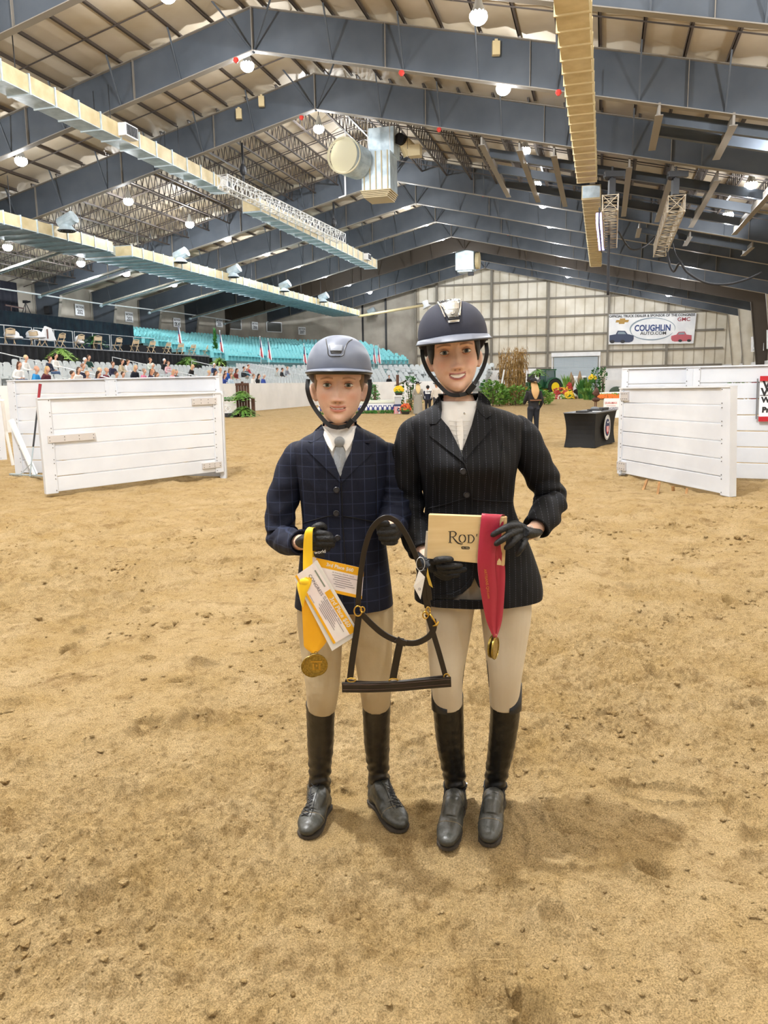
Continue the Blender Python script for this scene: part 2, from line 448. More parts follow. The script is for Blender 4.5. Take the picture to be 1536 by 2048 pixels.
# settle under the two pairs of boots
FEET = [(-.235, 2.44, .12, .21), (-.005, 2.46, .13, .21), (.215, 2.41, .11, .21), (.345, 2.40, .11, .21)]
for fx, fy, rx, ry in FEET: oval(fx, fy, rx, ry, 0, -.004, edge=.5, rim=.008)
oval(-.1, 2.6, .3, .06, 0, -.01, edge=.6); oval(.32, 2.62, .25, .05, 0, -.012, edge=.6)
Z *= (1-ramp(dist, 14, 45)*.75)
nx, ny = len(xs), len(ys)
me = bpy.data.meshes.new('floor'); me.vertices.add(nx*ny)
me.vertices.foreach_set('co', np.stack([X.ravel(), Y.ravel(), Z.ravel()], 1).ravel().astype(np.float32))
idx = np.arange(nx*ny).reshape(ny, nx); q = np.stack([idx[:-1, :-1], idx[:-1, 1:], idx[1:, 1:], idx[1:, :-1]], -1).reshape(-1, 4)
me.loops.add(q.size); me.polygons.add(len(q)); me.loops.foreach_set('vertex_index', q.ravel().astype(np.int32))
me.polygons.foreach_set('loop_start', (np.arange(len(q))*4).astype(np.int32)); me.polygons.foreach_set('use_smooth', [True]*len(q)); me.update(calc_edges=True)
fl_o = bpy.data.objects.new('floor', me); COL.objects.link(fl_o); fl_o['kind'] = 'structure'
sm = bpy.data.materials.new('sand'); sm.use_nodes = True; nt = sm.node_tree; b = nt.nodes['Principled BSDF']; b.inputs['Roughness'].default_value = .95; b.inputs['Specular IOR Level'].default_value = .15
tc = nt.nodes.new('ShaderNodeTexCoord')
def nz(scale, detail, rough=.6, dist_=0):
    n = nt.nodes.new('ShaderNodeTexNoise'); n.inputs['Scale'].default_value = scale; n.inputs['Detail'].default_value = detail; n.inputs['Roughness'].default_value = rough; n.inputs['Distortion'].default_value = dist_
    nt.links.new(tc.outputs['Object'], n.inputs['Vector']); return n
def rampn(src, p0, p1, c0, c1):
    r = nt.nodes.new('ShaderNodeValToRGB'); r.color_ramp.elements[0].position = p0; r.color_ramp.elements[1].position = p1
    r.color_ramp.elements[0].color = c0; r.color_ramp.elements[1].color = c1; nt.links.new(src, r.inputs[0]); return r
def mixn(f, a, b_, mode='MIX'):
    m = nt.nodes.new('ShaderNodeMix'); m.data_type = 'RGBA'; m.blend_type = mode
    if isinstance(f, float): m.inputs[0].default_value = f
    else: nt.links.new(f, m.inputs[0])
    nt.links.new(a, m.inputs[6]); nt.links.new(b_, m.inputs[7]); return m
base = rampn(nz(2.2, 6, .65).outputs['Fac'], .32, .68, lin('#c6a873'), lin('#dac093'))
dmp = rampn(nz(11, 10, .75, .4).outputs['Fac'], .52, .64, (0, 0, 0, 1), (1, 1, 1, 1))
dk = rampn(nz(160, 3).outputs['Fac'], .35, .65, lin('#8f7349'), lin('#b39663'))
m1 = mixn(dmp.outputs[0], base.outputs[0], dk.outputs[0])
sc_ = nt.nodes.new('ShaderNodeMath'); sc_.operation = 'MULTIPLY'; sc_.inputs[1].default_value = .6
nt.links.new(dmp.outputs[0], sc_.inputs[0]); nt.links.new(sc_.outputs[0], m1.inputs[0])
gr = rampn(nz(210, 6, .8).outputs['Fac'], .38, .58, (.46, .42, .36, 1), (1.2, 1.2, 1.2, 1))  # grain tone; its dark speckle also stands in for fine shadows
dm2 = rampn(nz(3.4, 13, .82, .5).outputs['Fac'], .53, .62, (0, 0, 0, 1), (.6, .6, .6, 1)); dkc = rampn(nz(60, 4).outputs['Fac'], .3, .7, lin('#7f6139'), lin('#a0804e'))
m1b = mixn(dm2.outputs[0], m1.outputs[2], dkc.outputs[0]); m1 = m1b
m2 = mixn(1.0, m1.outputs[2], gr.outputs[0], 'MULTIPLY'); nt.links.new(m2.outputs[2], b.inputs['Base Color'])
h1 = nz(28, 10, .72, .3); bp = nt.nodes.new('ShaderNodeBump'); bp.inputs['Strength'].default_value = 1.0; bp.inputs['Distance'].default_value = .045
nt.links.new(h1.outputs['Fac'], bp.inputs['Height'])
h2 = nz(95, 8, .75); bp2 = nt.nodes.new('ShaderNodeBump'); bp2.inputs['Strength'].default_value = .9; bp2.inputs['Distance'].default_value = .012
nt.links.new(h2.outputs['Fac'], bp2.inputs['Height']); nt.links.new(bp.outputs[0], bp2.inputs['Normal']); nt.links.new(bp2.outputs[0], b.inputs['Normal'])
me.materials.append(sm)

# loose clods lying on the raked sand
cl = MB(); Zi = Z
def zsand(x, y):
    i = int(np.clip(np.searchsorted(xs, x), 1, nx-1)); j = int(np.clip(np.searchsorted(ys, y), 1, ny-1)); return Zi[j, i]
ico = bmesh.new(); bmesh.ops.create_icosphere(ico, subdivisions=1, radius=1.0); IV = [v.co.copy() for v in ico.verts]; IF = [tuple(v.index for v in f.verts) for f in ico.faces]; ico.free()
cx_, cy_ = RNG.uniform(-6, 6, 90), RNG.uniform(1.2, 9, 90)
for k in range(9000):
    if k % 3: q = RNG.randint(90); x, y = cx_[q]+RNG.normal(0, .16), cy_[q]+RNG.normal(0, .12)
    else: y = 1.0+7.5*RNG.rand()**1.5; x = RNG.uniform(-.75, .75)*y
    if (-.42 < x < .5 and 2.18 < y < 2.66) or y < 1: continue
    r = RNG.gamma(2.2, .0019)*(1+.12*y); s_ = Vector((RNG.uniform(.7, 1.3), RNG.uniform(.7, 1.3), RNG.uniform(.5, .9)))*r; z = zsand(x, y)
    cl._add([(x+v.x*s_.x*RNG.uniform(.75, 1.25), y+v.y*s_.y*RNG.uniform(.75, 1.25), z+s_.z*.35+v.z*s_.z) for v in IV], IF)
clo = cl.build('sand_clods', sm, None, (0, 3, 0)); tag(clo, 'loose clods and crumbs scattered over the raked sand', 'sand', None, 'stuff')

# ------------------------------------------------------------------ high-bay lamps
M_LENS = mat('lamp_lens', '#ffffff', .4, emit='#ffffff', estr=30.)
M_LENS.cycles.emission_sampling = 'NONE'
hood = MB(); hood.tube([(0, 0, .75), (0, 0, .62), (0, 0, .45), (0, 0, .3), (0, 0, .12)], [.05, .1, .14, .2, .3], 14, cap=False)
lp = thing('high_bay_lamp', 'x', 'lamp', (0, 0, 0), 'round high-bay lamps under the arena roof')
hood.build('lamp_housing', M_RAIL, lp, smooth=True)
ln = MB(); ln.sphere((0, 0, .05), (.31, .31, .26), 12, 8); ln.build('lamp_lens', M_LENS, lp, smooth=True)
hk = MB(); hk.cyl((0, 0, .7), (0, 0, 1.6), .02, 6); hk.build('hanging_rod', M_DARK, lp)
ld = bpy.data.lights.new('lamp_light', 'POINT'); ld.energy = LAMP_POWER; ld.shadow_soft_size = .22; ld.color = (.95, .975, 1)
ldn = ld.copy(); ldn.energy = LAMP_POWER*1.0; ldk = ld.copy(); ldk.energy = LAMP_POWER*10
lo = bpy.data.objects.new('lamp_light', ld); COL.objects.link(lo); lo.parent = lp; lo.location = (0, 0, -.5)
ROWN = ['row over the seats', 'row left of ridge', 'row beside ridge', 'row right of ridge', 'outer right row']
BN = {28.3: 'in the nearest bay in view', 35.1: 'in the second bay in view', 44.4: 'in the near joist bay half', 51.9: 'in the far joist bay half', 57.7: 'just beyond the joist bay', 65.1: 'above the far arena', 72.4: 'four bays before the end wall', 80: 'three bays before the end wall', 88: 'two bays before the end wall', 96.5: 'in the last bay by the end wall'}
first = True
for ri, v in enumerate((-37.8, -28.6, -16, -4.4, 6.8)):
    for u in (-13.5, -6, 1.6, 9.2, 16.5, 22.2, 28.3, 35.1, 44.4, 51.9, 57.7, 65.1, 72.4, 80, 88, 96.5):
        if ri == 0 and (u < 40 or u > 70) : continue
        if ri in (3, 4) and u in (57.7, 65.1, 88) and ri == 4: continue
        r = copy_tree(lp0) if not first else lp; lp0 = lp if first else lp0; first = False
        r.location = H(v, u, fz(v)+.3)
        if u < 20:
            for ch in r.children:
                if ch.type == 'LIGHT': ch.data = ldk if (v == -4.4 and u == 1.6) else ldn
        r['label'] = 'glowing high-bay lamp %s, %s' % (BN.get(u) or 'out of the picture, %s' % {-13.5: 'far behind', -6: 'just behind', 1.6: 'straight above', 9.2: 'first ahead', 16.5: 'second ahead', 22.2: 'third ahead'}[u], ROWN[ri])
        if u not in BN: r['group'] = 'lamps overhead out of the picture in the '+ROWN[ri]
        else:
            if 'group' in r: del r['group']
# ------------------------------------------------------------------ overhead ducts
M_BEIGE = mat('warm_metal', '#c6b58c', .45)
def duct(name, label, v0, v1, z0, z1, u0, u1, step, side_m, bot_m, end_grille=False, side=1):
    t = thing(name, label, 'air duct', H((v0+v1)/2, (u0+u1)/2, z0), 'rectangular ventilation ducts under the roof'); org = t.location
    a = MB()
    a.loft([[H(v0, u, z1), H(v1, u, z1), H(v1, u, z0+.03), H(v0, u, z0+.03)] for u in (u0, u1)])
    a.build('duct_body', side_m, t, org)
    b = MB(); b.loft([[H(v0, u, z0), H(v1, u, z0), H(v1, u, z0+.03), H(v0, u, z0+.03)] for u in (u0, u1)]); b.build('duct_underside', bot_m, t, org)
    f = MB(); u = u0+.05; e = .05
    f.loft([[H(v0-e, q, z1+e), H(v1+e, q, z1+e), H(v1+e, q, z0-e), H(v0-e, q, z0-e)] for q in (u, u+.07)])
    f0_ = f.build('duct_flange', M_GALV if bot_m is M_GALV else M_BEIGE, t, org); k = 1
    while u+step*k < u1: c = f0_.copy(); COL.objects.link(c); c.location = H(0, step*k)-H(0, 0); k += 1
    for q in np.arange(u0+1, u1, 6.0):
        h = MB()
        for v in (v0+.1, v1-.1): h.beam(H(v, q, z1), H(v, q, fz(v)+.9), .03)
        h.build('hanger_rod', M_DARK, t, org)
    return t, org
def grille(t, org, v, u, z, w=1.0, hgt=.55, d=.5):
    g = MB(); g.box(H(v+d/2-.1, u, z), (d, w, hgt), Matrix.Rotation(-YAW, 3, 'Z')); go = g.build('outlet_hood', M_WHITE, t, org)
    s = MB()
    for k in range(9): s.box(H(v+d-.08, u-w/2+.1+k*.1, z), (.02, .05, hgt*.8), Matrix.Rotation(-YAW, 3, 'Z'))
    s.build('grille', M_DARK, go, (0, 0, 0))
    for ch in go.children: ch.data.transform(Matrix.Translation(-org))
t, o = duct('air_duct', 'long beige duct left of the ridge, nearest section ending before the white truss', -22.8, -21.8, 12.82, 13.5, 14, 44.6, 1.5, M_DUCTWARM, M_GALV)
grille(t, o, -21.8, 33.9, 13.2); grille(t, o, -21.8, 43.9, 13.2)
t, o = duct('air_duct', 'beige duct left of the ridge, far section starting behind the white truss', -22.9, -21.7, 12.6, 13.4, 48.6, 76, 1.5, M_DUCTWARM, M_GALV)
grille(t, o, -21.7, 72, 13.1)
t, o = duct('air_duct', 'wide duct with pale underside above the seats, near section before the jog', -34.3, -31, 10.2, 10.85, 18, 46, 1.3, M_DUCTWARM, M_GALV)
tb, ob = duct('air_duct', 'wide duct with pale underside above the seats, far section beyond the jog', -34.3, -30.7, 10.2, 10.85, 47.6, 99, 1.3, M_DUCTWARM, M_GALV)
j = MB(); j.loft([[H(-34.3, 46, 10.85), H(-31.3, 46, 10.85), H(-31.3, 46, 10.25), H(-34.3, 46, 10.25)], [H(-34.3, 47.6, 10.85), H(-31.9, 47.6, 10.85), H(-31.9, 47.6, 10.25), H(-34.3, 47.6, 10.25)]]); j.build('duct_transition', M_GALV, tb, ob)
duct('air_duct', 'beige duct right of the ridge running overhead, nearest section', -1.55, -.66, 11.3, 11.95, 14, 42.5, 1.05, M_DUCTWARM, M_DUCTWARM)
duct('air_duct', 'beige duct right of the ridge, far section with grey metal near end', -1.42, -.5, 11.3, 11.95, 46.2, 73.5, 1.05, M_GALV, M_DUCTWARM)
# round fan heads on the inner side of the seat duct
fan = thing('duct_fan', 'x', 'fan', (0, 0, 0), 'round fan heads on the duct above the seats')
m = MB(); m.tube([(0, 0, 0), (.9, 0, .25), (1.0, 0, .3)], [.3, .38, .38], 14); m.build('fan_drum', M_GALV, fan, smooth=False)
m = MB(); m.tube([(.45, 0, -.1), (.45, 0, -.35), (.45, 0, -.45)], [.25, .45, .55], 16); m.build('diffuser', M_GALV, fan)
m = MB()
for r in (.2, .33, .46): m.tube([(.45+r*math.cos(a), r*math.sin(a), -.47) for a in np.linspace(0, 2*PI, 18)], .025, 5)
m.build('diffuser_ring', M_DARK, fan)
for k, (px, py) in enumerate(((120, 455), (350, 520), (457, 547), (560, 575), (638, 590), (735, 597))):
    p = onv(px, py, -30.8); r = fan if k == 0 else copy_tree(fan)
    r.location = H(-30.8, toH(p)[1], 11.0); r.rotation_euler = (0, 0, -YAW)
    r['label'] = 'round metal fan head on the seat duct, %s' % ['nearest and largest', 'second from the camera', 'third from the camera', 'fourth from the camera', 'fifth from the camera', 'at the far end'][k]
# radiant tube heaters above the seats
rh = thing('radiant_heater', 'x', 'heater', (0, 0, 0), 'long tube heaters slung above the seats')
m = MB(); m.loft([[(x, -.22, -.05), (x, -.1, .12), (x, .1, .12), (x, .22, -.05), (x, .2, -.05), (x, .09, .09), (x, -.09, .09), (x, -.2, -.05)] for x in (-4.2, 4.2)]); m.build('reflector', mat('reflector', '#c9c9c2', .25, metal=.8), rh)
m = MB(); m.cyl((-4.5, 0, -.05), (4.4, 0, -.05), .06, 10); m.sphere((-4.5, 0, -.05), (.18, .14, .14)); m.build('burner_tube', M_GALV, rh)
m = MB()
for x in (-3.5, 3.5): m.beam((x, 0, .1), (x, 0, 1.4), .02)
m.build('hanger_rod', M_DARK, rh)
HT = [(37.3, 'nearest'), (44.8, 'second'), (52.3, 'third'), (60, 'fourth'), (67.5, 'fifth'), (75.2, 'sixth'), (83, 'seventh')]
for k, (u, nm) in enumerate(HT):
    r = rh if k == 0 else copy_tree(rh); v = -37.6; r.location = H(v, u, fz(v)-.9); r.rotation_euler = (0, -math.atan(.235)*.9, -YAW)
    r['label'] = 'long metal tube heater with reflector above the seats, %s from the camera' % nm
rr = thing('radiant_heater', 'tube heater running out from the concrete corner of the end wall', 'heater', H(-27, 99, 10.6)); rr.rotation_euler = (0, -.12, -YAW)
m = MB(); m.cyl((-4, 0, 0), (5, 0, 0), .17, 10); m.build('burner_tube', M_BEIGE, rr)
m = MB(); m.tube([(5, 0, .5), (5.1, 0, 0), (5.2, 0, -.35)], [.4, .35, .6], 12); m.build('reflector', M_WHITE, rr)

# ------------------------------------------------------------------ box trusses
def box_truss(name, label, a, b, w, h, n, m, cat='truss', grp=None):
    t = thing(name, label, cat, (Vector(a)+Vector(b))/2, grp); org = t.location
    a, b = Vector(a), Vector(b); d = (b-a).normalized(); x = d.cross(Vector((0, 0, 1))).normalized(); z = Vector((0, 0, 1))
    cs = [x*(sx*w/2)+z*(sz*h/2) for sx, sz in ((-1, -1), (1, -1), (1, 1), (-1, 1))]
    c = MB()
    for q in cs: c.cyl(a+q, b+q, .035, 6)
    c.build('main_tube', m, t, org)
    l = MB()
    for i in range(n+1):
        p = a+(b-a)*(i/n); 
        for k in range(4):
            l.cyl(p+cs[k], p+cs[(k+1) % 4], .018, 5)
            if i < n:
                p2 = a+(b-a)*((i+1)/n); e = (k if i % 2 else (k+1) % 4); f = ((k+1) % 4 if i % 2 else k)
                l.cyl(p+cs[e], p2+cs[f], .016, 5)
    l.cyl(a+cs[0], a+cs[2], .018, 5); l.cyl(a+cs[1], a+cs[3], .018, 5)
    l.build('lacing_bar', m, t, org)
    return t, org
M_TRUSS = mat('truss_aluminium', '#e6e6e4', .35, metal=.35); M_TRUSSG = mat('truss_tan', '#b3a68f', .45, metal=.2)
t, o = box_truss('lighting_truss', 'white lattice lighting truss hanging left of the ridge beside the duct', H(-20.7, 41.5, 12.7), H(-20.5, 61.6, 12.95), .62, .7, 34, M_TRUSS)
hg = MB()
for u in (44, 60): hg.beam(H(-20.6, u, 13.1), H(-20.6, u, dz(-20.6)-1), .12, .12); hg.sphere(H(-20.6, u, 13.9), (.2, .2, .35))
hg.build('chain_hoist', M_DARK, t, o)
t1, o1 = box_truss('lighting_truss', 'tan lattice truss end-on beside the far beige duct, purple lit sign on it', H(.05, 38.2, 9.35), H(.15, 48.8, 9.35), .68, .66, 14, M_TRUSSG)
t2, o2 = box_truss('lighting_truss', 'tan lattice truss hanging farthest right with cables from its far end', H(2.95, 39.2, 9.3), H(3.1, 52.8, 9.3), .72, .7, 16, M_TRUSSG)
for t, o, v, u in ((t1, o1, .1, 39.5), (t2, o2, 2.95, 40.5)):
    hg = MB(); hg.beam(H(v, u, 9.7), H(v, u, 11.2), .08); hg.box(H(v, u, 10.3), (.28, .3, .7)); hg.sphere(H(v-.2, u, 10.8), (.2, .2, .2)); hg.box(H(v+.1, u, 10.85), (.9, .25, .25)); hg.build('chain_hoist', M_DARK, t, o)
ls = MB(); a, b = H(-.45, 41.2, 9.4), H(-.35, 50.5, 9.4)
ls.beam(a, b, .06, .75); led = ls.build('led_sign', M_DARK, None, a)
tag(led, 'narrow lit display hanging beside the truss, seen almost edge-on, white and purple', 'sign')
lt = MB()
for k in range(22):
    q = a+(b-a)*((k+.5)/22); hh = RNG.uniform(.25, .65)
    lt.beam(q+Vector((.035, -.02, -hh/2))+H(.04, 0), q+Vector((.035, -.02, hh/2))+H(.04, 0), .02, .16, up=(1, 0, 0)); lt.beam(q+H(-.05, 0)+Vector((0, 0, -hh/2)), q+H(-.05, 0)+Vector((0, 0, hh/2)), .02, .22, up=H(1, 0))
lo_ = lt.build('lit_letters', mat('led', '#c9c2ff', .5, emit='#b9b0ff', estr=2.2), led, a)
# cables
M_CABLE = mat('cable', '#2a2a2e', .6)
def cable(name, label, pts, r, m=M_CABLE, cat='cable'):
    P = [Vector(p) for p in pts]; out = []
    for i in range(len(P)-1):
        p0 = P[max(i-1, 0)]; p1 = P[i]; p2 = P[i+1]; p3 = P[min(i+2, len(P)-1)]
        for k in range(6):
            s = k/6; out.append(.5*((2*p1)+(p2-p0)*s+(2*p0-5*p1+4*p2-p3)*s*s+(-p0+3*p1-3*p2+p3)*s**3))
    out.append(P[-1]); c = MB(); c.tube(out, r, 6)
    return tag(c.build(name, m, None, P[0], smooth=True), label, cat)
cable('hanging_cable', 'black cable swagged between the two tan trusses', [onu(1236, 462, 44), onu(1262, 498, 46), onu(1290, 492, 48), onu(1310, 472, 50)], .05)
cable('hanging_cable', 'black cable looping from the right truss and rising to the right edge of the roof', [onu(1334, 490, 51), onu(1337, 520, 51), onu(1347, 543, 51), onu(1360, 526, 50), onu(1375, 545, 50), onu(1410, 565, 50), onu(1450, 569, 50), onu(1490, 560, 50), onu(1524, 545, 50)], .07)
cable('hanging_cable', 'thin cable hanging in a loop under the right truss end', [onu(1345, 485, 51), onu(1352, 510, 51), onu(1364, 525, 50)], .035)
cable('vertical_rope', 'black vertical rope bundle dropping from the truss to banner height', [onu(1219, 430, 44.5), onu(1217, 500, 44.5), onu(1216, 590, 44.5)], .075, cat='rope')
# catwalk grid between the rafters
def grid(label, us, vs, z_off=-.15, name='ceiling_grid', dep=.45):
    t = thing(name, label, 'steel grid', H(np.mean(vs), np.mean(us), fz(np.mean(vs))+z_off)); org = t.location
    for u in us[1:-1]:
        m = MB(); m.beam(H(vs[0], u, fz(vs[0])+z_off+.1), H(vs[-1], u, fz(vs[-1])+z_off+.1), .06, dep); m.beam(H(vs[0], u, fz(vs[0])+z_off-.12), H(vs[-1], u, fz(vs[-1])+z_off-.12), .25, .03); m.build('cross_beam', M_STEEL, t, org)
    for v in vs:
        m = MB(); m.beam(H(v, us[0], fz(v)+z_off), H(v, us[-1], fz(v)+z_off), .09, dep); m.beam(H(v, us[0], fz(v)+z_off-dep/2), H(v, us[-1], fz(v)+z_off-dep/2), .3, .03); m.build('long_beam', M_FLANGE, t, org)
    return t
grid('grey and tan steel grid hung across the right roof slope in the joist bay', [41.6, 44.3, 47.6, 51.2, 53.5], [-6.3, -4.4, -2.7, -.9, .9, 2.9, 4.9, 7.4])
grid('small tan steel grid hung near the upper right between two frames', [33.4, 34.8, 36.4, 38.2], [1.75, 4.4, 7.2, 9.6])
grid('short steel grid far right beyond the joist bay', [56.8, 58.6, 60.4], [2.0, 5.2, 9.0], dep=.35)
# suspended air handlers
t = thing('air_handler', 'large suspended heating unit with big round cream intake near the ridge', 'heater', H(-13.6, 45.2, 12.0)); org = t.location
R_ = Matrix.Rotation(-YAW, 3, 'Z')
m = MB(); m.tube([H(-14.35, 43.9, 14.1), H(-14.3, 44.05, 14.1), H(-14.25, 44.5, 14.08), H(-13.9, 45.3, 14.0)], [.9, .95, .95, .9], 32); m.build('intake_drum', M_GALV, t, org)
m = MB(); m.tube([H(-14.37, 43.84, 14.1), H(-14.36, 43.87, 14.1)], [.92, .92], 32); m.tube([H(-14.36+.93*math.cos(a)*1, 43.85, 14.1+.93*math.sin(a)) for a in np.linspace(0, 2*PI, 32)], .07, 6); m.build('intake_cover', mat('cream_metal', '#cfc9ac', .5), t, org)
m = MB(); m.box(H(-12.9, 46.0, 13.5), (1.7, 1.6, 2.1), R_); m.box(H(-12.7, 46.4, 15.2), (1.5, 1.4, 1.5), R_)
m.build('unit_casing', M_GALV, t, org)
m = MB()
for k in range(5): m.box(H(-12.9, 45.9, 12.42-.09*k), (1.8-.1*k, 1.7, .06), R_)
for k in range(5): m.box(H(-13.75, 45.4+.32*k, 13.5), (.06, .06, 2.1), R_); m.box(H(-13.6+.35*k, 45.18, 13.5), (.06, .06, 2.1), R_)
m.build('rib', M_BEIGE, t, org)
for dv, du in ((-14.3, 44), (-13.4, 45.4), (-12.1, 45.4), (-12.1, 46.8)): m = MB(); m.beam(H(dv, du, 14.5), H(dv, du, 17.2), .04); m.build('hanger_rod', M_WHITE, t, org)
m = MB()
m.beam(H(-14.5, 44.4, 12.1), H(-14.5, 44.4, 13.2), .09); m.beam(H(-14.5, 44.4, 12.1), H(-14.9, 44.4, 12.0), .07)
m.build('support_frame', M_WHITE, t, org)
t = thing('air_handler', 'far suspended grey heating box under the ridge near the end wall', 'heater', H(-15.1, 88.6, 13.6)); org = t.location
m = MB(); m.box(H(-15.1, 88.6, 14.75), (2.0, 1.8, 2.2), R_); m.box(H(-15.1, 88.6, 13.6), (1.6, 1.4, .25), R_); m.build('unit_casing', M_GALV, t, org)
m = MB(); m.tube([H(-14.0, 88.8, 14.7), H(-13.6, 88.8, 14.7)], [.9, .9], 20); m.build('intake_drum', M_BEIGE, t, org)
m = MB(); m.box(H(-14.5, 88.4, 13.3), (.6, .5, .4), R_); m.build('control_box', M_DARK, t, org)
# twin fan unit in the joist bay right of the ridge
t = thing('air_handler', 'black drum fan and beige housing hung in the joists right of the ridge', 'fan', H(-10.5, 46.5, 14.6)); org = t.location
p1, p2 = onu(798, 277, 46), onu(815, 298, 46)
m = MB(); m.tube([p1, p1+H(.15, .5, 0)], [.32, .3], 18); m.build('fan_drum', M_BLACK, t, org)
m = MB(); m.tube([p1+H(.15, .5, 0), p2+H(0, .8, 0)], [.34, .5], 14); m.box(p2+H(.3, .6, 0), (.7, .6, .6), R_); m.build('housing', M_BEIGE, t, org)
for q_ in (p1, p2): m = MB(); m.beam(q_, q_+Vector((0, 0, 1.4)), .03); m.build('hanger_rod', M_DARK, t, org)
# horn speakers / detectors on frames
for px, py, u, nm in ((478, 228, 41.0, 'left of the ridge on the third frame'), (523, 203, 41.0, 'beside the lamp left of the ridge'), (992, 97, 33.4, 'on the second frame right of the ridge')):
    p = onu(px, py, u-.3); m = MB(); m.box(p, (.3, .2, .5)); m.box(p+Vector((0, 0, .28)), (.12, .14, .1)); tag(m.build('wall_speaker', M_BEIGE, None, p), 'small beige box speaker fixed '+nm, 'speaker')
AL = iter(['first frame, left of its peak', 'second frame, right of its peak', 'second frame, far right', 'third frame, left of its peak', 'third frame, right of its peak', 'frame beyond the far duct', 'next frame beyond the far duct', 'third frame beyond the far duct'])
for px, py, u in ((472, 121, 33.0), (803, 147, 33.0), (1117, 186, 33.0), (603, 236, 40.7), (878, 260, 40.7), (966, 391, 63.5), (994, 434, 71.4), (1016, 469, 79)):
    p = onu(px, py, u); m = MB(); m.tube([p+Vector((0, 0, .1)), p, p-Vector((0, 0, .1))], [.1, .13, .05], 10); tag(m.build('strobe', mat('strobe_red', '#c23a32', .5), None, p), 'small red alarm beacon, '+next(AL), 'alarm', 'red alarm beacons under the frames')
# pipe along the seats side and wall signs
def wallv(u):
    for (a, b) in zip(WL[:-1], WL[1:]):
        if a[1] <= u <= b[1]: return a[0]+(b[0]-a[0])*(u-a[1])/(b[1]-a[1])
    return -32
m = MB(); m.tube([H(-42.5, 40, 8.75), H(-42.5, 60, 8.75), H(-42.4, 73, 9.0), H(-42, 84.7, 9.0)], .06, 6)
tag(m.build('sprinkler_pipe', M_RAIL, None, H(-42.5, 60, 8.75)), 'long pale pipe running along the frames above the seats', 'pipe')
SG = [(62.3, '202', 8.5), (70, '203', 8.45), (77.6, '204', 8.4), (85.6, '205', 8.9), (92.3, '206', 8.9), (99.6, '207', 8.6)]
for u, s, z in SG:
    v = wallv(u)+.12; du = (wallv(u+.5)-wallv(u-.5)); ang = math.atan2(du, 1)
    xdir = (H(v, 1)-H(v, 0))+(H(1, 0))*du; n = H(1, -du)
    M4 = frame(H(v, u, z), xdir, (0, 0, 1))
    q = MB(); q._add([M4 @ Vector(p) for p in ((-.62, .02, -.5), (.62, .02, -.5), (.62, .02, .5), (-.62, .02, .5), (-.62, -.02, -.5), (.62, -.02, -.5), (.62, -.02, .5), (-.62, -.02, .5))], [(4, 5, 6, 7), (0, 3, 2, 1), (0, 1, 5, 4), (1, 2, 6, 5), (2, 3, 7, 6), (3, 0, 4, 7)])
    so = q.build('section_sign', M_WHITE, None, H(v, u, z)); tag(so, 'white section number sign on the concrete wall, %s' % {'202': 'nearest to the camera', '203': 'between the first and second wall columns', '204': 'between the second and third wall columns', '205': 'beside the first dark wall opening', '206': 'beside the second dark wall opening', '207': 'farthest along the seats'}[s], 'sign')
    tx = MB(); add_text(tx, 'SECTION', .26, M4 @ Matrix.Translation((0, -.03, .24)), bold=.01); add_text(tx, s, .52, M4 @ Matrix.Translation((0, -.03, -.18)), bold=.015)
    tx.build('sign_lettering', mat('ink', '#5a5a5e', .6), so, H(v, u, z))
for k, (u, w_, z0, z1) in enumerate(((88.3, 2.6, 8.3, 9.6), (95.3, 2.2, 8.3, 9.5))):
    v0_, v1_ = wallv(u-w_/2)+.1, wallv(u+w_/2)+.1
    m = MB(); P = [H(v0_, u-w_/2, z0), H(v1_, u+w_/2, z0), H(v1_, u+w_/2, z1), H(v0_, u-w_/2, z1)]; m.prism(P, H(.03, 0)); wo = m.build('window_%d' % (k+1), mat('dark_glass', '#4c4f4e', .25), kind='structure')
    f = MB()
    for i in range(4): f.beam(P[i]+H(.04, 0), P[(i+1) % 4]+H(.04, 0), .1)
    f.build('window_frame', M_WHITE, wo)
# speaker / box on first wall column, surveillance camera
p = onv(97, 620, -44.4); m = MB(); m.box(p, (.5, .5, .6), R_); tag(m.build('wall_speaker', M_DARK, None, p), 'black speaker box on the nearest wall column above the stage', 'speaker')
